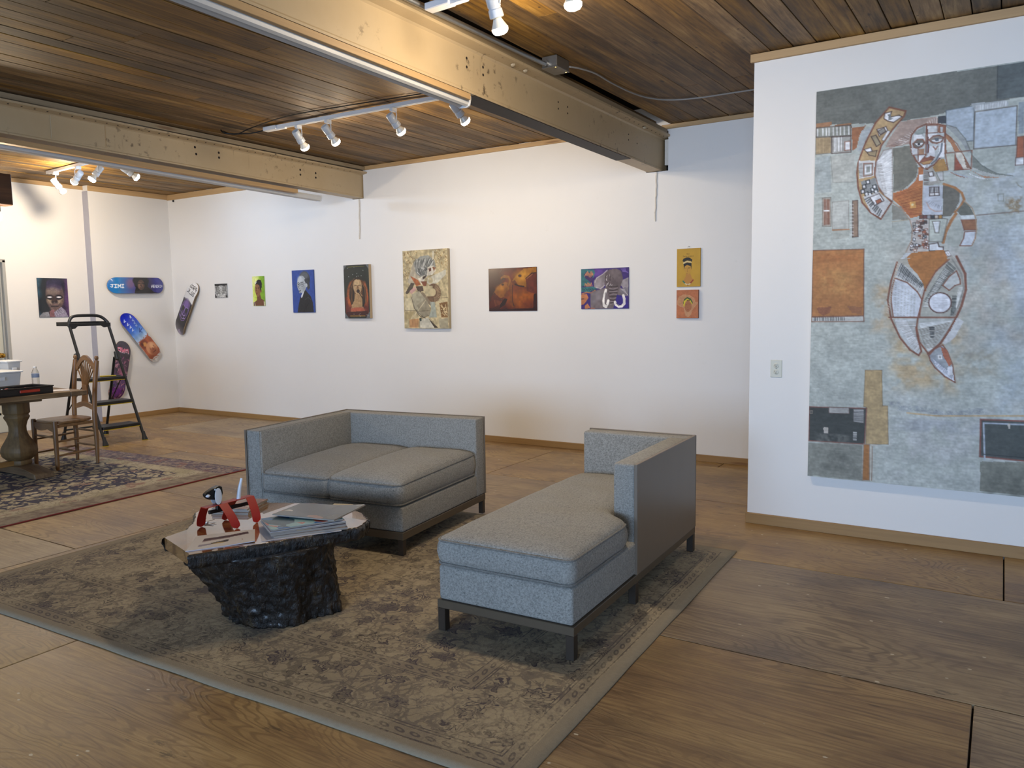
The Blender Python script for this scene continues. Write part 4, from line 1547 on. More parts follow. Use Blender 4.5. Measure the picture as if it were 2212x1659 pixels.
def dog_leg(y0, sx, sw):
    """strip that leaves the back, bows outwards and rounds off at the foot"""
    n = 12
    P = []
    for k in range(n + 1):
        t = k / n
        P.append((sx * (0.018 + 0.052 * math.sin(t * PI * 0.50) + 0.016 * t), 0.116 * (1 - t) ** 1.0 * 1.0 + 0.0))
    V, F = [], []
    for s in (0, 1):
        for k, (px, pz) in enumerate(P):
            t = k / n
            w = 0.024
            if t > 0.84:
                w *= math.sqrt(max(0.04, 1 - ((t - 0.84) / 0.16) ** 2))
            yy = y0 + sw * t
            for yv in (yy - w, yy + w):
                V.append((px + (0.0028 * sx if s else 0), yv, max(0.0005, pz)))
    m = 2 * (n + 1)
    for k in range(n):
        a = 2 * k
        F.append((a, a + 1, a + 3, a + 2))
        F.append((m + a, m + a + 2, m + a + 3, m + a + 1))
        F.append((a, a + 2, m + a + 2, m + a))
        F.append((a + 1, m + a + 1, m + a + 3, a + 3))
    F.append((0, m, m + 1, 1))
    F.append((2 * n, 2 * n + 1, m + 2 * n + 1, m + 2 * n))
    return MB().add(V, F).build('leg', RED, DG, smooth=True)


for y0, sx, sw in ((-0.112, -1, 0.02), (-0.045, 1, 0.02), (0.112, 1, -0.02), (0.055, -1, -0.01)):
    dog_leg(y0, sx, sw)
MB().bar((0.0, -0.11, 0.086), (0.0, 0.125, 0.080), 0.012, 0.018).build('belly_bar', BLK, DG, bevel=0.002)
MB().bar((0, -0.058, 0.085), (0, -0.050, 0.165), 0.014, 0.026, (0, 1, 0)).build('neck', BLK, DG, bevel=0.003)
hd = MB()
hd.extr([(-0.075, 0.165), (-0.060, 0.150), (-0.02, 0.140), (0.012, 0.140), (0.022, 0.165), (0.018, 0.196), (0.000, 0.205), (-0.035, 0.198), (-0.062, 0.188), (-0.078, 0.178)], (-0.011, -0.055, 0.0), (0, 1, 0), (0, 0, 1), (0.022, 0, 0))
hdo = hd.build('head', BLK, DG, bevel=0.003)
for sx in (-1, 1):
    MB().lathe([(0.004, -0.002), (0.016, -0.001), (0.016, 0.001), (0.004, 0.002)], 20, (0, 0, 0), (1, 0, 0)).build('ear', WHT, hdo, smooth=True, loc=(0.017 * sx, -0.066, 0.156)).scale = (1, 1.2, 2.5)
MB().lathe([(0.002, -0.012), (0.006, -0.006), (0.008, 0), (0.006, 0.006), (0.002, 0.012)], 12, (0.0115, -0.118, 0.168), (0, 1, 0)).build('muzzle_mark', WHT, hdo, smooth='all')
MB().lathe([(0.0045, 0), (0.0045, 0.002)], 10, (0.011, -0.078, 0.190), (1, 0, 0)).build('eye', WHT, hdo)
MB().tube([(0, 0.060, 0.115), (0.004, 0.066, 0.165), (0.008, 0.078, 0.214)], [0.011, 0.009, 0.006], 10).build('tail', WHT, DG, smooth=True)

# ------------------------------------------------------------------ dining corner
def mk_wood(name, a, b, c_, axis, rough=0.5, sc=1.0):
    n = N(name)
    c = n.offset(n.coord(), 19)
    m = [(1.5, 30, 30), (30, 1.5, 30), (30, 30, 1.5)][axis]
    f = n.noise(n.map(c, tuple(q * sc for q in m)), 1.0, 4, 0.6, 0.5)
    g = n.noise(c, 4, 4)
    col = n.ramp(n.m('ADD', n.m('MULTIPLY', f, 0.6), n.m('MULTIPLY', g, 0.4)), [(0.3, a), (0.5, b), (0.72, c_)])
    n.bump(f, 0.25, 0.003)
    return n.fin(col, rough)


OLDW = mk_wood('weathered_table_wood', '4a3824', '6f5a3e', '8d7757', 1, 0.6)
OLDWX = mk_wood('weathered_table_end', '453420', '66513a', '85704f', 0, 0.6)
OLDWZ = mk_wood('weathered_table_pedestal', '4b3820', '6a5434', '86693f', 2, 0.6)
DT = thing('trestle_table', 'weathered wooden pedestal table at the left edge', 'table', (-7.49, 3.0, 0.0))
# local: x across (width 0.94), y along; far end at y=+0.91
nb_ = 6
for k in range(nb_):
    x0 = -0.47 + k * 0.94 / nb_
    box(x0 + 0.0012, x0 + 0.94 / nb_ - 0.0012, -1.28, 0.76, 0.706, 0.750).build('top_board', OLDW, DT, bevel=0.004)
for ya, yb in ((0.762, 0.91), (-1.43, -1.282)):
    box(-0.47, 0.47, ya, yb, 0.704, 0.749).build('breadboard_end', OLDWX, DT, bevel=0.006)
box(-0.30, 0.30, -1.15, 0.60, 0.672, 0.705).build('apron_board', OLDW, DT, bevel=0.004)
PED = [(0.100, 0.668), (0.100, 0.56), (0.088, 0.548), (0.088, 0.540), (0.096, 0.532), (0.096, 0.520), (0.078, 0.485), (0.066, 0.44), (0.066, 0.40), (0.078, 0.355), (0.105, 0.305), (0.130, 0.255), (0.138, 0.215), (0.128, 0.175), (0.100, 0.145), (0.084, 0.135), (0.088, 0.122), (0.088, 0.095), (0.075, 0.09)]
for yy in (0.51, -1.03):
    pm = MB().lathe([(r_ * 0.88, z_) for r_, z_ in reversed(PED)], 8, (0.02, yy, 0), None, 0.55, PI / 8)
    po = pm.build('pedestal', OLDWZ, DT, bevel=0.003, smooth=True)
    ft = MB()
    ft.extr([(-0.42, 0.009), (-0.40, 0.055), (-0.16, 0.092), (0.16, 0.092), (0.40, 0.055), (0.42, 0.009), (0.30, 0.009), (0.24, 0.022), (-0.24, 0.022), (-0.30, 0.009)], (0.02, yy - 0.085, 0), (1, 0, 0), (0, 0, 1), (0, 0.17, 0))
    ft.build('foot', OLDWX, DT, bevel=0.006)
MB().bar((0.02, -1.03, 0.115), (0.02, 0.51, 0.115), 0.07, 0.045).build('stretcher', mk_wood('oak_stretcher', '6b4d28', '8a6534', 'a37c44', 1, 0.55), DT, bevel=0.004)

OAK = mk_wood('oak_chair', '5a4024', '785633', '8f6c42', 2, 0.42)
OAKX = mk_wood('oak_chair_x', '5a4024', '785633', '8f6c42', 0, 0.38)
DC = thing('dining_chair', 'oak chair with a fan spindle back tucked under the table', 'chair', (-7.49, 3.94, 0.0))
# local: back at +y, seat front at -y
LX, YFt, YBk = 0.175, -0.19, 0.19
for s in (-1, 1):
    # front leg
    MB().lathe([(0.014, 0.009), (0.018, 0.05), (0.021, 0.30), (0.022, 0.44), (0.019, 0.462)], 12, (s * (LX + 0.01), YFt, 0)).build('leg', OAK, DC, smooth=True)
    # rear leg and back post in one
    path = bez([(s * LX, YBk, 0.009), (s * LX, YBk + 0.004, 0.25), (s * LX, YBk, 0.46), (s * (LX + 0.004), YBk + 0.02, 0.75), (s * (LX + 0.008), YBk + 0.05, 0.99)], 6)
    kk = len(path)
    MB().tube(path, [0.014 + 0.008 * min(1, i / 6) for i in range(kk)], 12).build('leg', OAK, DC, smooth=True)
    MB().lathe([(0.013, 0), (0.010, 0.010), (0.017, 0.022), (0.019, 0.034), (0.014, 0.048), (0.004, 0.053)], 14, (s * (LX + 0.008), YBk + 0.05, 0.985)).build('finial', OAK, DC, smooth=True)
seat = []
for k in range(40):
    a = 2 * PI * k / 40
    c, q = math.cos(a), math.sin(a)
    e = 0.62
    seat.append((0.205 * math.copysign(abs(c) ** e, c) * (1.0 - 0.10 * q), 0.205 * math.copysign(abs(q) ** e, q)))
MB().prism(seat, 0.432, 0.456).build('seat', OAKX, DC, bevel=0.007, seg=2, smooth=True)
# scalloped front apron, plain side rails
ap = [(-0.17, 0.435)] + [(-0.17 + 0.34 * k / 16, 0.385 - 0.022 * abs(math.sin(k / 16 * PI * 1.5)) + 0.02 * (1 if k in (0, 16) else 0)) for k in range(17)] + [(0.17, 0.435)]
MB().extr(ap, (0, YFt - 0.008, 0), (1, 0, 0), (0, 0, 1), (0, 0.016, 0)).build('apron', OAKX, DC)
for s in (-1, 1):
    MB().bar((s * (LX + 0.006), YFt, 0.415), (s * LX, YBk, 0.415), 0.018, 0.03).build('side_rail', OAK, DC, bevel=0.003)
for s in (-1, 1):
    for z in (0.14, 0.27):
        MB().tube([(s * (LX + 0.008), YFt, z), (s * (LX + 0.004), 0, z + 0.006), (s * LX, YBk, z + 0.012)], [0.008, 0.012, 0.008], 10).build('stretcher', OAK, DC, smooth=True)
for y, z in ((YFt, 0.31), (YBk, 0.18), (YBk, 0.32)):
    MB().tube([(-LX, y, z), (0, y, z), (LX, y, z)], [0.008, 0.011, 0.008], 10).build('stretcher', OAK, DC, smooth=True)
MB().tube([(-LX, -0.02, 0.16), (-0.06, -0.02, 0.165), (0, -0.02, 0.17), (0.06, -0.02, 0.165), (LX, -0.02, 0.16)], [0.008, 0.012, 0.017, 0.012, 0.008], 10).build('stretcher', OAK, DC, smooth=True)
# back: arched crest rail, fan spindles gathered in a waist, lower rail
yb_ = YBk + 0.035


def yback(z):
    return YBk + 0.05 * max(0, (z - 0.46)) / 0.53


up_ = [(-0.175 + 0.35 * k / 20, 0.925 + 0.115 * math.sin(PI * k / 20) ** 1.3) for k in range(21)]
dn_ = [(-0.175 + 0.35 * k / 20, 0.880 + 0.112 * math.sin(PI * k / 20) ** 1.6) for k in range(20, -1, -1)]
MB().extr(up_ + dn_, (0, yback(0.93) - 0.010, 0), (1, 0, 0), (0, 0, 1), (0, 0.02, 0)).build('crest_rail', OAKX, DC)
for k in range(9):
    t = (k - 4) / 4
    zt = 0.905 + 0.090 * (1 - abs(t)) ** 0.7
    MB().tube([(0.030 * t, yback(0.70), 0.700), (0.060 * t, yback(0.80), 0.80), (0.135 * t, yback(zt), zt)], [0.006, 0.006, 0.006], 8).build('spindle', OAK, DC, smooth=True)
    MB().tube([(0.040 * t, yback(0.655), 0.655), (0.052 * t, yback(0.60), 0.585)], 0.0055, 8).build('spindle', OAK, DC, smooth=True)
MB().extr([(-0.034, 0.625), (0.034, 0.625), (0.044, 0.70), (0.040, 0.755), (-0.040, 0.755), (-0.044, 0.70)], (0, yback(0.69) - 0.007, 0), (1, 0, 0), (0, 0, 1), (0, 0.014, 0)).build('splat', OAK, DC, bevel=0.002)
lr_u = [(-0.175 + 0.35 * k / 16, 0.560 + 0.035 * math.sin(PI * k / 16) ** 1.5) for k in range(17)]
lr_d = [(-0.175 + 0.35 * k / 16, 0.520 + 0.028 * math.sin(PI * k / 16) ** 2) for k in range(16, -1, -1)]
MB().extr(lr_u + lr_d, (0, yback(0.55) - 0.009, 0), (1, 0, 0), (0, 0, 1), (0, 0.018, 0)).build('lower_rail', OAKX, DC)

# ------------------------------------------------------------------ step ladder
LBLK = plain('black_ladder_paint', '1b1c1d', 0.45, 0.1, 0.15, 40)
LYEL = plain('yellow_edge', 'b8a020', 0.5)
LAD = thing('step_ladder', 'black three step ladder with handrail standing by the corner', 'ladder', (-8.6, 4.96, 0.0))


def fx(z):
    return 0.40 - 0.4365 * z          # front rails lean back with height


for s in (-1, 1):
    y = 0.23 * s
    MB().tube([(fx(0.03), y, 0.03), (fx(0.95), y * 0.985, 0.95), (fx(1.30), y * 0.97, 1.30)], 0.0165, 8).build('front_rail', LBLK, LAD, smooth=True)
    MB().tube([(-0.40, y * 1.08, 0.03), (-0.10, y, 0.93)], 0.015, 8).build('rear_leg', LBLK, LAD, smooth=True)
    for px, yy in ((fx(0.0), y), (-0.41, y * 1.08)):
        f = MB().lathe([(0.032, 0.004), (0.030, 0.02), (0.021, 0.06), (0.018, 0.10)], 10, (px, yy, 0.0), (-0.30 if px > 0 else 0.25, 0, 1))
        fo = f.build('foot', LBLK, LAD, smooth=True)
        MB().lathe([(0.034, 0.0005), (0.034, 0.006)], 10, (px, yy, 0.0)).build('foot_pad', LYEL, fo)
    MB().bar((fx(0.94) - 0.02, y, 0.90), (fx(0.99) - 0.02, y, 1.0), 0.05, 0.05).build('hinge', LBLK, LAD, bevel=0.008)
    MB().tube([(fx(0.70) - 0.06, y * 0.9, 0.68), (-0.30, y * 1.02, 0.34)], 0.006, 6).build('brace', LBLK, LAD)
MB().tube([(-0.385, -0.24, 0.12), (-0.385, 0.24, 0.12)], 0.010, 6).build('rear_bar', LBLK, LAD)
for z, dpt in ((0.185, 0.22), (0.445, 0.21), (0.705, 0.25)):
    st = MB().box(fx(z) - dpt + 0.03, fx(z) + 0.035, -0.215, 0.215, z - 0.016, z + 0.016).build('step', LBLK, LAD, bevel=0.005)
    MB().box(fx(z) + 0.020, fx(z) + 0.038, -0.205, 0.205, z - 0.024, z - 0.0165).build('step_edge', LYEL, st)
# handrail: hooped top bar and the tool tray below it
hz = bez([(fx(1.29), -0.222, 1.29), (fx(1.34), -0.215, 1.345), (fx(1.40) - 0.01, -0.15, 1.405), (fx(1.41) - 0.01, 0, 1.415), (fx(1.40) - 0.01, 0.15, 1.405), (fx(1.34), 0.215, 1.345), (fx(1.29), 0.222, 1.29)], 5)
MB().tube(hz, 0.017, 8).build('handrail', LBLK, LAD, smooth='all')
MB().extr([(-0.24, 0.02), (-0.24, 0.055), (0.24, 0.055), (0.24, 0.01), (0.17, 0.0), (0.14, 0.022), (-0.14, 0.022), (-0.17, -0.005), (-0.21, -0.01)], (fx(1.29) - 0.02, 0, 1.275), (0, 1, 0), (0, 0, 1), (0.035, 0, 0)).build('tray_front', LBLK, LAD, bevel=0.003)
MB().box(fx(1.30) - 0.24, fx(1.30), -0.235, -0.215, 1.300, 1.345).box(fx(1.30) - 0.24, fx(1.30), 0.215, 0.235, 1.300, 1.345).box(fx(1.30) - 0.25, fx(1.30) - 0.23, -0.235, 0.235, 1.300, 1.345).box(fx(1.30) - 0.24, fx(1.30), -0.22, 0.22, 1.300, 1.308).build('tool_tray', LBLK, LAD, bevel=0.002)
YT = thing('yellow_tool', 'small yellow tool lying on the top step of the ladder', 'tool', (fx(0.705) - 8.6 - 0.05, 5.02, 0.7215))
MB().bar((-0.05, -0.07, 0.008), (0.02, 0.08, 0.008), 0.03, 0.014).build('handle', LYEL, YT, bevel=0.004)
MB().bar((0.02, 0.08, 0.008), (0.04, 0.12, 0.008), 0.012, 0.010).build('tip', LBLK, YT, bevel=0.002)

# ------------------------------------------------------------------ things on the dining table
TT = 0.751
TB = thing('tool_tray_box', 'open black tool case with a red latch on the table', 'tool case', (-7.20, 3.34, TT), math.radians(4))
CASE = plain('black_case_plastic', '141416', 0.5)
cm = MB()
cm.box(-0.15, 0.15, -0.30, 0.29, 0.0, 0.008).box(0.14, 0.15, -0.30, 0.29, 0.008, 0.062).box(-0.15, -0.14, -0.30, 0.29, 0.008, 0.062).box(-0.14, 0.14, 0.28, 0.29, 0.008, 0.062).box(-0.14, 0.14, -0.30, -0.29, 0.008, 0.062)
cm.box(-0.006, 0.006, -0.29, 0.28, 0.008, 0.052).box(-0.14, 0.14, 0.02, 0.03, 0.008, 0.056)
cm.build('case', CASE, TB, bevel=0.002)
MB().loop_tube([(0.152, -0.302, 0.062), (0.152, 0.292, 0.062), (-0.152, 0.292, 0.062), (-0.152, -0.302, 0.062)], 0.006, 6).build('rim', CASE, TB)
MB().box(0.150, 0.160, 0.0, 0.17, 0.022, 0.046).build('latch', plain('red_latch', 'a8301c', 0.45), TB, bevel=0.003)
rb = random.Random(2)
for k in range(7):
    px, py = rb.uniform(-0.10, 0.10), rb.uniform(-0.2, 0.24)
    a = rb.uniform(0, PI)
    MB().bar((px, py, 0.03 + 0.004 * k), (px + 0.05 * math.cos(a), py + 0.05 * math.sin(a), 0.034 + 0.004 * k), 0.016, 0.012).build('tool_piece', [CHROME, plain('red_tool', '8d2a22', 0.4), CASE][k % 3], TB, bevel=0.002)
tag(sheet_mesh('paper_sheet', c_white, [(-7.16, 3.67), (-7.10, 3.80), (-7.27, 3.88), (-7.33, 3.74)], TT, 0.0015), 'white paper at the far corner of the table', 'paper')

WB = thing('water_bottle', 'clear plastic water bottle with a blue label on the table', 'bottle', (-7.68, 3.80, TT))
PET = N('clear_plastic').fin('eef2f5', 0.06, None, Transmission_Weight=0.92, IOR=1.2, Alpha=0.6)
prof = [(0.024, 0), (0.031, 0.006), (0.032, 0.03), (0.0305, 0.035), (0.032, 0.042), (0.032, 0.065), (0.0305, 0.07), (0.032, 0.076), (0.032, 0.128), (0.030, 0.145), (0.022, 0.168), (0.014, 0.182), (0.0125, 0.19)]
MB().lathe(prof, 24).build('bottle_body', PET, WB, smooth='all')
MB().lathe([(0.0326, 0.098), (0.0328, 0.100), (0.0328, 0.132), (0.0322, 0.134)], 24).build('label', plain('blue_label', '7d96c4', 0.4, 0, 0.15, 90), WB, smooth=True)
MB().lathe([(0.0145, 0.186), (0.015, 0.188), (0.015, 0.200), (0.013, 0.203)], 18).build('cap', plain('white_cap', 'dcdfe2', 0.4), WB, smooth=True)

BINP = N('milky_plastic').fin('dfe4e8', 0.35, None, Transmission_Weight=0.35, Alpha=0.92)


def plastic_bin(label, x, y, z, w, d, h):
    t = thing('storage_bin', label, 'bin', (x, y, z), math.radians(3), 'milky bins on the table')
    m = MB()
    k = 0.018
    m.hexa([(-w / 2 + k, -d / 2 + k, 0), (w / 2 - k, -d / 2 + k, 0), (w / 2 - k, d / 2 - k, 0), (-w / 2 + k, d / 2 - k, 0)], [(-w / 2, -d / 2, h), (w / 2, -d / 2, h), (w / 2, d / 2, h), (-w / 2, d / 2, h)])
    m.build('tub', BINP, t, bevel=0.008, seg=2)
    MB().box(-w / 2 - 0.012, w / 2 + 0.012, -d / 2 - 0.012, d / 2 + 0.012, h, h + 0.016).build('lid', plain('white_lid', 'd9dee3', 0.4), t, bevel=0.005)
    MB().box(w / 2 - 0.006, w / 2 + 0.010, -d / 6, d / 6, h * 0.62, h * 0.80).build('handle', plain('white_lid', 'd9dee3', 0.4), t, bevel=0.003)
    return t


plastic_bin('lower milky plastic bin with a lid behind the tool case', -7.66, 3.36, TT, 0.36, 0.44, 0.17)
plastic_bin('narrow milky plastic bin standing taller behind the lidded one', -7.83, 3.64, TT, 0.20, 0.12, 0.25)

# ------------------------------------------------------------------ pendant over the table
PD = thing('pendant_lamp', 'hanging wooden beam lamp with bare bulbs at the left edge', 'pendant lamp', (-7.5, 3.0, 3.08))
PWOOD = mk_wood('dark_pendant_beam', '2b1a10', '43291a', '5a3a24', 1, 0.6)
box(-0.07, 0.07, -1.15, 0.60, -0.685, -0.415).build('beam', PWOOD, PD, bevel=0.006)
ch = MB()
for k in range(12):
    z = -0.03 - k * 0.033
    pts_ = []
    for q in range(10):
        a = 2 * PI * q / 10
        u, v = 0.010 * math.cos(a), 0.020 * math.sin(a)
        pts_.append((u if k % 2 else 0, 0.53 + (0 if k % 2 else u), z + v))
    P_ = [Vector(p) for p in pts_]
    ch.tube(P_ + [P_[0]], 0.003, 5, False)
ch.build('chain', CHROME, PD, smooth='all')
MB().tube([(0, 0.53, 0.0), (0, 0.53, -0.02)], 0.03, 10).build('ceiling_hook', CHROME, PD)
for yy in (0.50, 0.10, -0.35, -0.8):
    so = MB().lathe([(0.018, 0), (0.022, 0.01), (0.022, 0.05), (0.018, 0.055)], 12, (0, yy, -0.685), (0, 0, -1)).build('socket', LBLK, PD, smooth=True)
    MB().lathe([(0.012, 0.05), (0.016, 0.062), (0.028, 0.085), (0.031, 0.105), (0.026, 0.125), (0.010, 0.138)], 16, (0, yy, -0.685), (0, 0, -1)).build('bulb', EM_WARM, so, smooth='all')
for yy in (0.50, -0.35):
    l = bpy.data.lights.new('pendant_light', 'POINT')
    l.energy = PENDANT
    l.color = (1.0, 0.80, 0.55)
    l.shadow_soft_size = 0.05
    lo = bpy.data.objects.new('pendant_light', l)
    COL.objects.link(lo)
    lo.parent = PD
    lo.location = (0, yy, -0.87)
tag(MB().tube(bez([(-7.50, 3.53, 3.055), (-7.55, 3.75, 3.066), (-7.65, 4.1, 3.07), (-7.82, 4.55, 3.07), (-7.93, 4.83, 3.072)], 8), 0.006, 7).build('black_cable', BLACKCABLE, smooth='all'), 'dark cable on the ceiling between pendant lamp and track', 'cable')

# ------------------------------------------------------------------ wall outlet
OU = thing('wall_outlet', 'off white double wall outlet left of the large painting', 'outlet', (-1.222, YP, 1.028))
OUTP = plain('outlet_plastic', 'c9c9bb', 0.35, 0, 0.01)
MB().box(-0.036, 0.036, -0.006, 0, -0.056, 0.056).build('cover_plate', OUTP, OU, bevel=0.003)
for z in (-0.020, 0.020):
    ro = MB().lathe([(0.0165, 0), (0.0165, 0.003), (0.015, 0.004)], 20, (0, -0.006, z), (0, -1, 0)).build('receptacle', OUTP, OU, smooth=True)
    MB().box(-0.0075, -0.005, -0.0106, -0.0098, z - 0.001, z + 0.008).box(0.005, 0.0075, -0.0106, -0.0098, z - 0.001, z + 0.008).box(-0.0022, 0.0022, -0.0106, -0.0098, z - 0.010, z - 0.005).build('slot', HOLE, ro)
MB().lathe([(0.0035, 0), (0.003, 0.0015)], 8, (0, -0.006, 0), (0, -1, 0)).build('screw', CHROME, OU)

# ------------------------------------------------------------------ pictures on the walls
def hang(name, label, cat, pic, w, h, th, mat, loc, rz=0.0, group=None, edge='d8d4cc', tilt=0.0):
    """a panel whose painted face looks along local -y; loc = centre of its back on the wall"""
    t = thing(name, label, cat, loc, rz, group)
    MB().box(-w / 2, w / 2, -th + 0.0006, -0.0005, -h / 2, h / 2).build('panel', plain('panel_edge_' + edge, edge, 0.6, 0, 0.04), t, bevel=min(0.002, th * 0.2))
    f = picture_mesh('painted_face', pic, w - 0.001, h - 0.001, mat, t)
    f.location = (0, -th, 0)
    return t


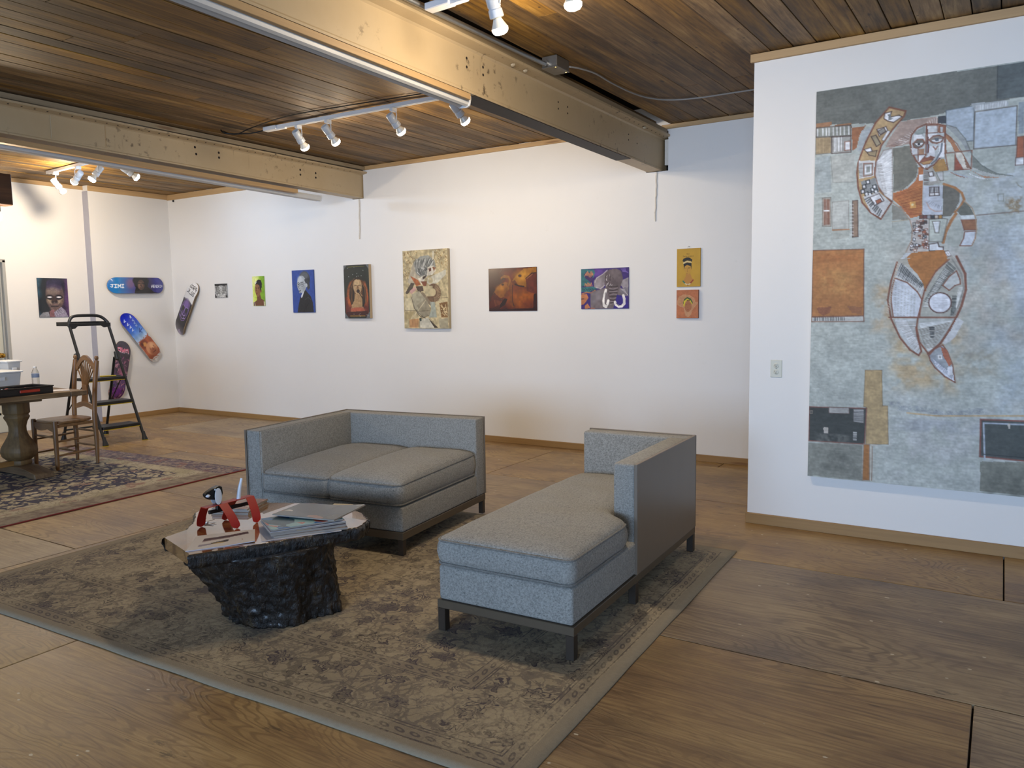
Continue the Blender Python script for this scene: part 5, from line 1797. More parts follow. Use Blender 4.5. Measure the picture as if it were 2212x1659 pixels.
# --- large mixed-media painting on the partition (drawing units: millimetres)
BIG = [
(1, 174, 181, 176, 0, 0, 0, 1320, 0, 1320, 2400, 0, 2400),
(4, 185, 194, 200, 0, 500, 450, 820, 700),
(4, 179, 175, 166, 0, 380, 900, 900, 700),
(4, 169, 171, 163, 0, 0, 1900, 420, 500),
(4, 184, 188, 188, 0, 420, 1750, 760, 600),
(4, 174, 184, 192, 0, 900, 800, 420, 800),
(4, 141, 143, 134, 0, 0, 1980, 350, 420),
(4, 184, 161, 124, 0, 420, 1330, 420, 480),
(4, 181, 158, 126, 0, 330, 1130, 330, 320),
(1, 109, 113, 108, 0, -2, 0, 1047, 6, 1055, 187, 827, 194, 632, 226, 443, 234, 320, 227, 0, 193),
(1, 91, 99, 100, 0, 924, 7, 1047, 6, 1055, 187, 928, 180),
(2, 76, 82, 82, 5, 924, 7, 928, 180),
(1, 169, 182, 194, 0, 688, 206, 822, 200, 827, 388, 784, 385, 691, 289),
(2, 93, 106, 114, 4, 688, 206, 822, 200, 827, 388, 784, 385, 691, 289, 688, 206),
(1, 180, 193, 205, 0, 828, 234, 1021, 229, 1024, 434, 829, 431),
(2, 106, 102, 96, 5, 828, 234, 1021, 229, 1024, 434, 829, 431, 828, 234),
(1, 169, 176, 180, 0, 806, 186, 979, 194, 981, 226, 828, 229),
(3, 223, 227, 230, 4, 22, 831, 202, 975, 198, 830, 224, 978, 223),
(1, 143, 154, 162, 0, 1027, 210, 1051, 214, 1058, 377, 1032, 378),
(1, 169, 103, 75, 0, 1030, 393, 1058, 392, 1063, 501, 1029, 502),
(2, 125, 81, 64, 5, 1030, 393, 1058, 392, 1063, 501, 1029, 502, 1030, 393),
(1, 223, 227, 232, 0, 1027, 502, 1063, 501, 1065, 540, 1026, 540),
(2, 109, 90, 85, 4, 1027, 502, 1063, 501, 1065, 540, 1026, 540, 1027, 502),
(1, 174, 182, 178, 0, 827, 434, 1024, 439, 1025, 576, 908, 590, 826, 530),
(2, 122, 109, 100, 5, 854, 792, 1075, 785),
(1, 154, 115, 85, 0, 3, 185, 89, 187, 89, 210, 3, 212),
(1, 154, 115, 85, 0, 107, 207, 201, 206, 202, 238, 107, 235),
(1, 141, 144, 136, 0, 1, 212, 198, 221, 199, 282, 2, 267),
(2, 74, 58, 54, 4, 1, 212, 198, 221, 199, 282, 2, 267, 1, 212),
(3, 232, 234, 236, 7, 9, 5, 221, 193, 228, 6, 258, 195, 273),
(1, 176, 154, 120, 0, 0, 269, 89, 276, 91, 369, 3, 368),
(2, 109, 106, 98, 4, 0, 269, 89, 276, 91, 369, 3, 368, 0, 269),
(3, 139, 122, 92, 3, 8, 4, 278, 86, 283, 6, 359, 88, 364),
(1, 154, 154, 150, 0, 93, 278, 199, 284, 202, 377, 95, 374),
(2, 74, 58, 54, 4, 93, 278, 199, 284, 202, 377, 95, 374, 93, 278),
(1, 228, 230, 234, 0, 166, 314, 196, 313, 197, 363, 167, 364),
(2, 125, 81, 64, 4, 166, 314, 196, 313, 197, 363, 167, 364, 166, 314),
(3, 232, 234, 236, 5, 5, 100, 284, 152, 285, 102, 361, 154, 363),
(1, 154, 104, 72, 0, 204, 238, 278, 235, 246, 288, 231, 358, 208, 369),
(1, 170, 178, 182, 0, 254, 262, 320, 240, 281, 328, 261, 375, 236, 376),
(1, 179, 182, 176, 0, 89, 387, 228, 389, 219, 551, 106, 544),
(2, 141, 143, 138, 3, 89, 387, 106, 544, 219, 551),
(1, 163, 172, 172, 0, 0, 386, 85, 382, 99, 599, 1, 600),
(1, 168, 160, 150, 0, 48, 630, 95, 631, 102, 803, 52, 799),
(2, 109, 106, 98, 3, 48, 630, 95, 631, 102, 803, 52, 799, 48, 630),
(3, 125, 81, 64, 6, 5, 55, 641, 91, 644, 59, 790, 95, 788),
(2, 230, 232, 234, 8, 61, 707, 86, 709),
(1, 180, 183, 178, 0, 105, 659, 196, 658, 201, 827, 109, 822),
(2, 138, 134, 128, 3, 105, 659, 196, 658, 201, 827, 109, 822, 105, 659),
(2, 169, 120, 80, 7, 111, 826, 203, 828),
(1, 165, 170, 164, 0, 113, 831, 205, 832, 206, 878, 115, 880),
(1, 141, 120, 102, 0, 218, 662, 246, 660, 254, 872, 224, 875),
(2, 74, 58, 54, 4, 218, 662, 246, 660, 254, 872, 224, 875, 218, 662),
(3, 224, 224, 224, 4, 10, 205, 668, 211, 869, 222, 669, 228, 870),
(1, 169, 150, 140, 0, 464, 236, 647, 232, 649, 276, 529, 299, 512, 366, 424, 376, 384, 372, 408, 321),
(3, 221, 214, 210, 4, 34, 423, 355, 645, 234, 473, 366, 647, 273),
(3, 109, 81, 72, 3, 22, 399, 368, 641, 236, 444, 373, 642, 270),
(1, 61, 67, 74, 0, 650, 232, 689, 233, 691, 276, 651, 271),
(1, 180, 154, 114, 0, 400, 148, 486, 181, 478, 209, 421, 275, 364, 359, 339, 453, 333, 506, 342, 556, 366, 612, 430, 685, 374, 779, 319, 737, 271, 675, 246, 585, 238, 502, 242, 448, 256, 400, 282, 327, 330, 226),
(2, 125, 81, 64, 9, 400, 148, 486, 181, 478, 209, 421, 275, 364, 359, 339, 453, 333, 506, 342, 556, 366, 612, 430, 685, 374, 779, 319, 737, 271, 675, 246, 585, 238, 502, 242, 448, 256, 400, 282, 327, 330, 226, 400, 148),
(1, 207, 208, 208, 0, 244, 432, 333, 439, 331, 528, 252, 536),
(1, 167, 170, 166, 0, 273, 451, 321, 454, 321, 521, 275, 525),
(2, 125, 81, 64, 5, 273, 451, 321, 454, 321, 521, 275, 525, 273, 451),
(1, 143, 147, 143, 0, 283, 466, 311, 466, 312, 507, 285, 509),
(2, 228, 230, 234, 7, 283, 466, 311, 466, 312, 507, 285, 509, 283, 466),
(3, 122, 127, 128, 3, 16, 245, 443, 252, 531, 266, 448, 272, 527),
(1, 228, 230, 234, 0, 378, 179, 413, 173, 404, 204, 453, 200, 468, 210, 425, 236, 395, 224, 374, 208),
(2, 74, 58, 54, 5, 378, 179, 413, 173, 404, 204, 453, 200, 468, 210, 425, 236, 395, 224, 374, 208, 378, 179),
(1, 125, 130, 132, 0, 394, 186, 411, 186, 409, 207, 429, 218, 399, 219),
(1, 228, 230, 234, 0, 338, 264, 386, 254, 396, 277, 352, 304),
(2, 74, 58, 54, 4, 338, 264, 386, 254, 396, 277, 352, 304, 338, 264),
(1, 143, 142, 136, 0, 344, 273, 376, 259, 386, 281, 357, 296),
(2, 74, 58, 54, 4, 344, 273, 376, 259, 386, 281, 357, 296, 344, 273),
(1, 228, 230, 234, 0, 396, 277, 409, 284, 378, 334, 365, 327),
(2, 109, 106, 98, 3, 396, 277, 409, 284, 378, 334, 365, 327, 396, 277),
(1, 165, 154, 128, 0, 309, 301, 334, 296, 361, 348, 339, 361),
(2, 74, 58, 54, 5, 309, 301, 334, 296, 361, 348, 339, 361, 309, 301),
(1, 228, 230, 234, 0, 273, 370, 309, 363, 317, 385, 289, 388),
(2, 74, 58, 54, 4, 273, 370, 309, 363, 317, 385, 289, 388, 273, 370),
(1, 160, 144, 112, 0, 289, 388, 342, 383, 335, 417, 300, 405),
(2, 74, 58, 54, 4, 289, 388, 342, 383, 335, 417, 300, 405, 289, 388),
(1, 139, 143, 144, 0, 258, 553, 339, 539, 361, 617, 296, 636),
(1, 228, 230, 234, 0, 288, 551, 306, 548, 309, 568, 292, 571),
(2, 47, 51, 54, 5, 288, 551, 306, 548, 309, 568, 292, 571, 288, 551),
(1, 228, 230, 234, 0, 315, 597, 332, 594, 336, 614, 319, 617),
(2, 47, 51, 54, 5, 315, 597, 332, 594, 336, 614, 319, 617, 315, 597),
(1, 228, 230, 234, 0, 269, 576, 286, 573, 290, 593, 272, 596),
(2, 47, 51, 54, 5, 269, 576, 286, 573, 290, 593, 272, 596, 269, 576),
(1, 228, 230, 234, 0, 325, 581, 342, 579, 346, 599, 329, 601),
(2, 47, 51, 54, 5, 325, 581, 342, 579, 346, 599, 329, 601, 325, 581),
(1, 228, 230, 234, 0, 262, 603, 279, 600, 283, 620, 265, 623),
(2, 47, 51, 54, 5, 262, 603, 279, 600, 283, 620, 265, 623, 262, 603),
(1, 228, 230, 234, 0, 301, 623, 318, 620, 322, 640, 304, 643),
(2, 47, 51, 54, 5, 301, 623, 318, 620, 322, 640, 304, 643, 301, 623),
(1, 228, 230, 234, 0, 283, 619, 300, 616, 304, 636, 286, 639),
(2, 47, 51, 54, 5, 283, 619, 300, 616, 304, 636, 286, 639, 283, 619),
(1, 228, 230, 234, 0, 333, 609, 351, 607, 354, 626, 337, 629),
(2, 47, 51, 54, 5, 333, 609, 351, 607, 354, 626, 337, 629, 333, 609),
(1, 201, 203, 205, 0, 276, 643, 362, 623, 424, 685, 374, 771, 319, 734),
(1, 228, 230, 234, 0, 312, 648, 362, 631, 388, 674, 339, 700),
(2, 74, 58, 54, 4, 312, 648, 362, 631, 388, 674, 339, 700, 312, 648),
(1, 169, 102, 76, 0, 343, 670, 368, 661, 378, 678, 351, 690),
(2, 74, 58, 54, 3, 343, 670, 368, 661, 378, 678, 351, 690, 343, 670),
(3, 59, 64, 68, 7, 10, 281, 654, 366, 765, 301, 645, 380, 733),
(1, 196, 198, 200, 0, 377, 387, 422, 381, 432, 678, 392, 644, 356, 590, 338, 523, 341, 453),
(2, 138, 122, 114, 4, 377, 387, 422, 381, 432, 678, 392, 644, 356, 590, 338, 523, 341, 453, 377, 387),
(3, 236, 238, 240, 5, 34, 346, 443, 392, 644, 420, 387, 430, 675),
(3, 141, 138, 136, 3, 20, 344, 453, 387, 639, 367, 456, 402, 637),
(1, 119, 119, 109, 0, 427, 382, 512, 376, 533, 431, 560, 503, 552, 555, 519, 594, 481, 623, 437, 627),
(1, 169, 132, 80, 0, 631, 510, 658, 474, 688, 467, 709, 534, 646, 535),
(1, 176, 113, 70, 0, 562, 503, 588, 506, 588, 648, 588, 773, 530, 784, 469, 707, 433, 672, 435, 635, 510, 615, 548, 575, 561, 540),
(3, 201, 138, 78, 4, 26, 443, 668, 564, 774, 582, 595, 587, 749),
(3, 138, 74, 48, 3, 20, 440, 643, 525, 771, 582, 605, 588, 770),
(1, 219, 164, 92, 0, 522, 690, 551, 693, 558, 730, 528, 728),
(2, 230, 216, 168, 12, 537, 710, 538, 708),
(1, 232, 234, 238, 0, 566, 546, 587, 542, 586, 579, 565, 580),
(3, 93, 74, 68, 5, 9, 590, 516, 593, 606, 610, 516, 613, 608),
(1, 165, 162, 156, 0, 610, 513, 631, 510, 657, 570, 681, 599, 618, 609),
(1, 228, 230, 234, 0, 613, 535, 635, 534, 639, 558, 618, 559),
(2, 74, 58, 54, 4, 613, 535, 635, 534, 639, 558, 618, 559, 613, 535),
(3, 232, 234, 238, 7, 6, 619, 567, 647, 564, 622, 585, 653, 583),
(1, 191, 194, 196, 0, 651, 541, 686, 539, 688, 589, 672, 587),
(2, 109, 106, 98, 3, 651, 541, 686, 539, 688, 589, 672, 587, 651, 541),
(1, 195, 202, 214, 0, 590, 609, 687, 615, 690, 777, 590, 775),
(1, 228, 230, 234, 0, 621, 619, 668, 621, 671, 668, 623, 667),
(2, 74, 58, 54, 4, 621, 619, 668, 621, 671, 668, 623, 667, 621, 619),
(2, 74, 58, 54, 4, 622, 651, 669, 652),
(2, 74, 58, 54, 4, 646, 622, 648, 666),
(3, 74, 74, 76, 3, 8, 623, 622, 666, 623, 624, 646, 667, 647),
(2, 194, 164, 154, 5, 609, 703, 625, 736, 654, 756, 687, 756),
(3, 141, 147, 160, 4, 8, 609, 703, 687, 751, 623, 693, 688, 733),
(1, 111, 110, 102, 0, 689, 610, 733, 619, 769, 653, 771, 711, 752, 756, 735, 786, 690, 788),
(2, 169, 120, 76, 12, 691, 607, 748, 633, 781, 665, 794, 702, 775, 742, 752, 766),
(1, 109, 112, 104, 0, 762, 762, 796, 713, 825, 746, 845, 791, 781, 789),
(3, 223, 230, 234, 6, 14, 781, 792, 845, 791, 786, 808, 848, 807),
(1, 148, 105, 76, 0, 784, 813, 856, 815, 858, 870, 800, 869),
(2, 125, 81, 64, 4, 784, 813, 856, 815, 858, 870, 800, 869, 784, 813),
(1, 204, 212, 222, 0, 803, 879, 857, 877, 856, 913, 840, 957, 782, 954, 799, 915),
(2, 125, 81, 64, 5, 803, 879, 857, 877, 856, 913, 840, 957, 782, 954, 799, 915, 803, 879),
(2, 169, 149, 124, 5, 794, 707, 834, 752, 854, 810, 860, 867, 856, 919, 840, 957),
(2, 169, 120, 76, 16, 757, 777, 736, 812, 710, 873, 700, 931),
(1, 173, 179, 173, 0, 760, 788, 787, 836, 798, 884, 780, 951, 746, 960, 707, 931, 732, 854),
(1, 185, 180, 176, 0, 528, 795, 622, 791, 626, 975, 517, 980, 544, 906, 544, 847),
(1, 228, 230, 234, 0, 574, 836, 588, 839, 587, 852, 574, 850),
(2, 125, 81, 64, 3, 574, 836, 588, 839, 587, 852, 574, 850, 574, 836),
(1, 169, 104, 78, 0, 594, 799, 605, 805, 603, 814, 591, 808),
(2, 125, 81, 64, 3, 594, 799, 605, 805, 603, 814, 591, 808, 594, 799),
(1, 90, 70, 64, 0, 567, 938, 584, 941, 584, 949, 567, 947),
(2, 125, 81, 64, 3, 567, 938, 584, 941, 584, 949, 567, 947, 567, 938),
(1, 228, 230, 234, 0, 538, 860, 557, 869, 555, 877, 536, 868),
(2, 51, 56, 60, 3, 538, 860, 557, 869, 555, 877, 536, 868, 538, 860),
(1, 169, 104, 78, 0, 596, 930, 608, 935, 604, 948, 592, 943),
(2, 125, 81, 64, 3, 596, 930, 608, 935, 604, 948, 592, 943, 596, 930),
(1, 228, 230, 234, 0, 564, 930, 583, 938, 579, 951, 560, 943),
(2, 51, 56, 60, 3, 564, 930, 583, 938, 579, 951, 560, 943, 564, 930),
(1, 201, 194, 184, 0, 544, 810, 555, 810, 556, 828, 545, 828),
(2, 51, 56, 60, 3, 544, 810, 555, 810, 556, 828, 545, 828, 544, 810),
(1, 228, 230, 234, 0, 596, 869, 612, 869, 613, 881, 598, 882),
(2, 51, 56, 60, 3, 596, 869, 612, 869, 613, 881, 598, 882, 596, 869),
(1, 228, 230, 234, 0, 604, 914, 624, 918, 623, 936, 602, 932),
(2, 125, 81, 64, 3, 604, 914, 624, 918, 623, 936, 602, 932, 604, 914),
(1, 228, 230, 234, 0, 608, 945, 628, 950, 627, 963, 606, 958),
(2, 125, 81, 64, 3, 608, 945, 628, 950, 627, 963, 606, 958, 608, 945),
(1, 169, 104, 78, 0, 575, 938, 587, 942, 586, 949, 574, 945),
(2, 74, 58, 54, 3, 575, 938, 587, 942, 586, 949, 574, 945, 575, 938),
(1, 169, 104, 78, 0, 541, 852, 562, 852, 563, 859, 542, 859),
(2, 74, 58, 54, 3, 541, 852, 562, 852, 563, 859, 542, 859, 541, 852),
(1, 228, 230, 234, 0, 578, 803, 586, 803, 589, 818, 580, 818),
(2, 125, 81, 64, 3, 578, 803, 586, 803, 589, 818, 580, 818, 578, 803),
(1, 228, 230, 234, 0, 538, 833, 546, 834, 546, 842, 538, 841),
(2, 51, 56, 60, 3, 538, 833, 546, 834, 546, 842, 538, 841, 538, 833),
(1, 228, 230, 234, 0, 555, 844, 573, 843, 575, 861, 558, 862),
(2, 74, 58, 54, 3, 555, 844, 573, 843, 575, 861, 558, 862, 555, 844),
(1, 139, 143, 146, 0, 558, 948, 573, 951, 572, 963, 557, 961),
(2, 125, 81, 64, 3, 558, 948, 573, 951, 572, 963, 557, 961, 558, 948),
(1, 201, 194, 184, 0, 582, 892, 603, 892, 604, 904, 583, 904),
(2, 125, 81, 64, 3, 582, 892, 603, 892, 604, 904, 583, 904, 582, 892),
(1, 228, 230, 234, 0, 557, 835, 579, 837, 579, 850, 557, 848),
(2, 51, 56, 60, 3, 557, 835, 579, 837, 579, 850, 557, 848, 557, 835),
(1, 201, 194, 184, 0, 551, 964, 564, 960, 568, 973, 555, 977),
(2, 125, 81, 64, 3, 551, 964, 564, 960, 568, 973, 555, 977, 551, 964),
(1, 169, 104, 78, 0, 562, 852, 583, 849, 585, 863, 564, 865),
(2, 74, 58, 54, 3, 562, 852, 583, 849, 585, 863, 564, 865, 562, 852),
(1, 228, 230, 234, 0, 606, 898, 614, 900, 613, 910, 605, 909),
(2, 125, 81, 64, 3, 606, 898, 614, 900, 613, 910, 605, 909, 606, 898),
(1, 228, 230, 234, 0, 549, 897, 559, 901, 556, 916, 545, 912),
(2, 51, 56, 60, 3, 549, 897, 559, 901, 556, 916, 545, 912, 549, 897),
(1, 228, 230, 234, 0, 538, 928, 558, 933, 556, 950, 536, 946),
(2, 51, 56, 60, 3, 538, 928, 558, 933, 556, 950, 536, 946, 538, 928),
(1, 201, 194, 184, 0, 584, 882, 596, 884, 595, 894, 583, 892),
(2, 125, 81, 64, 3, 584, 882, 596, 884, 595, 894, 583, 892, 584, 882),
(1, 90, 70, 64, 0, 577, 812, 599, 809, 602, 823, 581, 827),
(2, 74, 58, 54, 3, 577, 812, 599, 809, 602, 823, 581, 827, 577, 812),
(1, 90, 70, 64, 0, 587, 810, 598, 809, 601, 822, 590, 823),
(2, 74, 58, 54, 3, 587, 810, 598, 809, 601, 822, 590, 823, 587, 810),
(1, 90, 70, 64, 0, 603, 803, 615, 805, 615, 821, 602, 819),
(2, 51, 56, 60, 3, 603, 803, 615, 805, 615, 821, 602, 819, 603, 803),
(1, 169, 104, 78, 0, 595, 855, 604, 856, 604, 870, 595, 869),
(2, 51, 56, 60, 3, 595, 855, 604, 856, 604, 870, 595, 869, 595, 855),
(1, 139, 143, 146, 0, 598, 886, 612, 884, 615, 898, 601, 900),
(2, 51, 56, 60, 3, 598, 886, 612, 884, 615, 898, 601, 900, 598, 886),
(1, 139, 143, 146, 0, 563, 801, 574, 805, 572, 817, 561, 813),
(2, 125, 81, 64, 3, 563, 801, 574, 805, 572, 817, 561, 813, 563, 801),
(1, 90, 70, 64, 0, 605, 872, 626, 878, 624, 886, 603, 881),
(2, 125, 81, 64, 3, 605, 872, 626, 878, 624, 886, 603, 881, 605, 872),
(1, 90, 70, 64, 0, 607, 925, 623, 931, 619, 948, 603, 942),
(2, 125, 81, 64, 3, 607, 925, 623, 931, 619, 948, 603, 942, 607, 925),
(1, 139, 143, 146, 0, 534, 960, 546, 963, 544, 970, 533, 967),
(2, 74, 58, 54, 3, 534, 960, 546, 963, 544, 970, 533, 967, 534, 960),
(1, 228, 230, 234, 0, 602, 951, 618, 955, 617, 961, 601, 957),
(2, 125, 81, 64, 3, 602, 951, 618, 955, 617, 961, 601, 957, 602, 951),
(1, 139, 143, 146, 0, 583, 847, 599, 854, 596, 865, 580, 858),
(2, 74, 58, 54, 3, 583, 847, 599, 854, 596, 865, 580, 858, 583, 847),
(1, 228, 230, 234, 0, 555, 853, 575, 859, 573, 871, 552, 865),
(2, 74, 58, 54, 3, 555, 853, 575, 859, 573, 871, 552, 865, 555, 853),
(1, 90, 70, 64, 0, 573, 829, 593, 836, 592, 844, 572, 838),
(2, 74, 58, 54, 3, 573, 829, 593, 836, 592, 844, 572, 838, 573, 829),
(1, 228, 230, 234, 0, 529, 934, 546, 928, 552, 945, 535, 951),
(2, 74, 58, 54, 3, 529, 934, 546, 928, 552, 945, 535, 951, 529, 934),
(1, 228, 230, 234, 0, 573, 841, 587, 846, 585, 858, 571, 853),
(2, 74, 58, 54, 3, 573, 841, 587, 846, 585, 858, 571, 853, 573, 841),
(1, 201, 194, 184, 0, 534, 926, 542, 923, 547, 935, 538, 938),
(2, 74, 58, 54, 3, 534, 926, 542, 923, 547, 935, 538, 938, 534, 926),
(1, 169, 104, 78, 0, 573, 884, 583, 883, 584, 890, 574, 891),
(2, 125, 81, 64, 3, 573, 884, 583, 883, 584, 890, 574, 891, 573, 884),
(1, 228, 230, 234, 0, 555, 846, 577, 840, 580, 852, 559, 858),
(2, 125, 81, 64, 3, 555, 846, 577, 840, 580, 852, 559, 858, 555, 846),
(1, 201, 194, 184, 0, 594, 920, 610, 921, 610, 928, 594, 927),
(2, 125, 81, 64, 3, 594, 920, 610, 921, 610, 928, 594, 927, 594, 920),
(1, 169, 104, 78, 0, 594, 862, 610, 861, 612, 872, 595, 873),
(2, 125, 81, 64, 3, 594, 862, 610, 861, 612, 872, 595, 873, 594, 862),
(1, 228, 230, 234, 0, 604, 851, 617, 849, 619, 855, 605, 858),
(2, 125, 81, 64, 3, 604, 851, 617, 849, 619, 855, 605, 858, 604, 851),
(1, 228, 230, 234, 0, 595, 898, 605, 894, 608, 902, 598, 906),
(2, 51, 56, 60, 3, 595, 898, 605, 894, 608, 902, 598, 906, 595, 898),
(1, 184, 191, 184, 0, 625, 799, 693, 796, 717, 803, 701, 899, 695, 928, 629, 922),
(2, 109, 106, 98, 4, 625, 799, 693, 796, 717, 803, 701, 899, 695, 928, 629, 922, 625, 799),
(1, 221, 226, 232, 0, 642, 811, 680, 811, 675, 876, 658, 875),
(2, 109, 106, 98, 4, 642, 811, 680, 811, 675, 876, 658, 875, 642, 811),
(1, 223, 228, 234, 0, 629, 938, 674, 932, 680, 954, 701, 957, 702, 976, 631, 975),
(2, 74, 58, 54, 5, 629, 938, 674, 932, 680, 954, 701, 957, 702, 976, 631, 975, 629, 938),
(1, 125, 81, 64, 0, 576, 772, 594, 771, 595, 791, 576, 790),
(2, 74, 58, 54, 3, 576, 772, 594, 771, 595, 791, 576, 790, 576, 772),
(1, 109, 74, 72, 0, 595, 773, 613, 773, 614, 792, 596, 792),
(2, 74, 58, 54, 3, 595, 773, 613, 773, 614, 792, 596, 792, 595, 773),
(1, 141, 146, 150, 0, 614, 775, 632, 774, 633, 793, 615, 793),
(2, 74, 58, 54, 3, 614, 775, 632, 774, 633, 793, 615, 793, 614, 775),
(1, 61, 67, 74, 0, 633, 776, 651, 776, 652, 795, 634, 794),
(2, 74, 58, 54, 3, 633, 776, 651, 776, 652, 795, 634, 794, 633, 776),
(1, 201, 194, 184, 0, 652, 777, 670, 777, 671, 796, 653, 796),
(2, 74, 58, 54, 3, 652, 777, 670, 777, 671, 796, 653, 796, 652, 777),
(1, 181, 138, 72, 0, 671, 779, 689, 778, 690, 797, 672, 797),
(2, 74, 58, 54, 3, 671, 779, 689, 778, 690, 797, 672, 797, 671, 779),
(1, 141, 141, 132, 0, 432, 704, 479, 714, 526, 792, 434, 788),
(2, 176, 165, 140, 4, 435, 799, 521, 792),
(2, 154, 157, 152, 3, 437, 802, 442, 873, 540, 871),
(2, 160, 140, 124, 6, 431, 688, 479, 724, 526, 792, 542, 847, 539, 911, 512, 977),
(1, 185, 192, 194, 0, 592, 268, 651, 276, 687, 289, 689, 366, 684, 422, 667, 462, 640, 495, 605, 515, 579, 505, 549, 465, 525, 415, 514, 361, 520, 319, 548, 283),
(2, 125, 81, 64, 8, 592, 268, 651, 276, 687, 289, 689, 366, 684, 422, 667, 462, 640, 495, 605, 515, 579, 505, 549, 465, 525, 415, 514, 361, 520, 319, 548, 283, 592, 268),
(1, 143, 152, 150, 0, 529, 310, 585, 275, 589, 317, 559, 324),
(1, 211, 215, 218, 0, 597, 277, 649, 281, 651, 320, 596, 318),
(2, 125, 81, 64, 4, 597, 277, 649, 281, 651, 320, 596, 318, 597, 277),
(1, 154, 106, 82, 0, 652, 282, 687, 289, 688, 327, 654, 323),
(1, 196, 201, 204, 0, 661, 290, 678, 293, 677, 323, 663, 322),
(2, 125, 81, 64, 3, 661, 290, 678, 293, 677, 323, 663, 322, 661, 290),
(1, 228, 230, 234, 0, 530, 323, 573, 323, 585, 343, 554, 342, 531, 352),
(1, 228, 230, 234, 0, 599, 324, 653, 328, 612, 352, 602, 348),
(1, 109, 104, 98, 0, 529, 368, 550, 347, 578, 350, 589, 370, 575, 389, 551, 397, 534, 387),
(2, 125, 81, 64, 6, 529, 368, 550, 347, 578, 350, 589, 370, 575, 389, 551, 397, 534, 387, 529, 368),
(1, 221, 224, 228, 0, 541, 369, 579, 366, 575, 381, 553, 384),
(1, 61, 63, 68, 0, 550, 366, 566, 366, 566, 382, 553, 381),
(1, 141, 134, 128, 0, 609, 356, 630, 338, 658, 337, 682, 352, 673, 372, 650, 380, 627, 374),
(2, 125, 81, 64, 6, 609, 356, 630, 338, 658, 337, 682, 352, 673, 372, 650, 380, 627, 374, 609, 356),
(1, 221, 224, 228, 0, 619, 358, 678, 360, 664, 373, 641, 373),
(1, 93, 102, 112, 0, 638, 349, 658, 351, 657, 368, 640, 366),
(1, 201, 204, 208, 0, 520, 393, 556, 397, 557, 434, 528, 431),
(1, 169, 132, 104, 0, 559, 400, 587, 401, 588, 432, 560, 432),
(1, 141, 147, 160, 0, 590, 354, 607, 356, 614, 425, 598, 431),
(1, 109, 74, 68, 0, 593, 276, 599, 277, 614, 425, 605, 429),
(1, 217, 220, 226, 0, 615, 394, 651, 390, 637, 412, 643, 444, 630, 463, 601, 455, 610, 429),
(1, 224, 227, 232, 0, 664, 379, 688, 381, 686, 459, 658, 458),
(1, 224, 227, 232, 0, 560, 440, 593, 438, 577, 457, 563, 472),
(2, 125, 81, 64, 6, 593, 276, 597, 438, 577, 463, 566, 477),
(2, 125, 81, 64, 5, 528, 432, 596, 433),
(2, 125, 81, 64, 5, 556, 400, 559, 466),
(2, 125, 81, 64, 5, 632, 396, 644, 413, 653, 398),
(2, 93, 102, 112, 8, 674, 385, 671, 426, 649, 470, 617, 498),
(1, 141, 90, 72, 0, 566, 474, 591, 451, 603, 455, 620, 446, 641, 456, 630, 466, 583, 474),
(2, 125, 81, 64, 3, 566, 474, 591, 451, 603, 455, 620, 446, 641, 456, 630, 466, 583, 474, 566, 474),
(1, 192, 154, 104, 0, 568, 477, 635, 466, 616, 488, 588, 490),
(2, 125, 81, 64, 3, 568, 477, 635, 466, 616, 488, 588, 490, 568, 477),
(1, 228, 230, 234, 0, 578, 492, 598, 496, 594, 514),
(1, 228, 230, 234, 0, 605, 497, 626, 489, 608, 510),
(1, 174, 178, 176, 0, 689, 281, 736, 305, 779, 362, 813, 432, 828, 531, 877, 571, 953, 599, 1013, 595, 929, 566, 865, 514, 825, 464),
(1, 154, 160, 162, 0, 691, 284, 721, 293, 764, 340, 798, 400, 823, 449, 805, 452, 761, 375, 713, 318),
(1, 168, 120, 88, 0, 690, 330, 724, 360, 749, 409, 768, 442, 740, 439, 716, 390, 691, 351),
(1, 201, 205, 198, 0, 694, 356, 721, 396, 738, 439, 704, 438),
(1, 141, 106, 80, 0, 689, 366, 701, 440, 690, 439),
(1, 185, 188, 176, 0, 694, 442, 736, 446, 739, 534, 714, 532),
(1, 211, 207, 196, 0, 741, 444, 777, 446, 817, 535, 785, 534),
(1, 154, 90, 72, 0, 741, 447, 751, 476, 785, 536, 744, 535),
(1, 138, 106, 88, 0, 777, 446, 807, 508, 819, 535, 798, 528),
(1, 127, 134, 128, 0, 823, 464, 865, 514, 930, 569, 1018, 595, 943, 583, 876, 556, 828, 531),
(1, 170, 178, 186, 0, 726, 543, 772, 561, 832, 587, 778, 577),
(1, 154, 114, 96, 0, 719, 543, 754, 564, 805, 585, 764, 575, 731, 554),
(1, 223, 226, 230, 0, 790, 547, 841, 578, 904, 602, 855, 592),
(1, 176, 138, 112, 0, 813, 542, 877, 581, 970, 601, 886, 593),
(2, 125, 81, 64, 5, 692, 439, 820, 438),
(2, 125, 81, 64, 5, 739, 537, 821, 538, 821, 438),
(2, 125, 81, 64, 5, 741, 447, 742, 535),
(2, 125, 81, 64, 3, 690, 330, 748, 394, 792, 481, 819, 535),
(2, 109, 116, 112, 4, 691, 284, 740, 306, 788, 373, 823, 464, 875, 530, 943, 575, 1018, 595),
(2, 125, 81, 64, 5, 687, 289, 692, 439, 709, 531),
(4, 141, 122, 92, 0, 983, 703, 90, 100),
(2, 141, 144, 136, 4, 952, 687, 978, 687, 980, 725, 955, 723, 952, 687),
(2, 154, 154, 144, 5, 1036, 632, 1045, 648, 1059, 659),
(2, 154, 154, 144, 5, 1054, 709, 1061, 714),
(1, 168, 116, 68, 0, -1, 942, 288, 948, 298, 1342, 3, 1345),
(2, 109, 74, 58, 5, -1, 942, 288, 948, 298, 1342, 3, 1345, -1, 942),
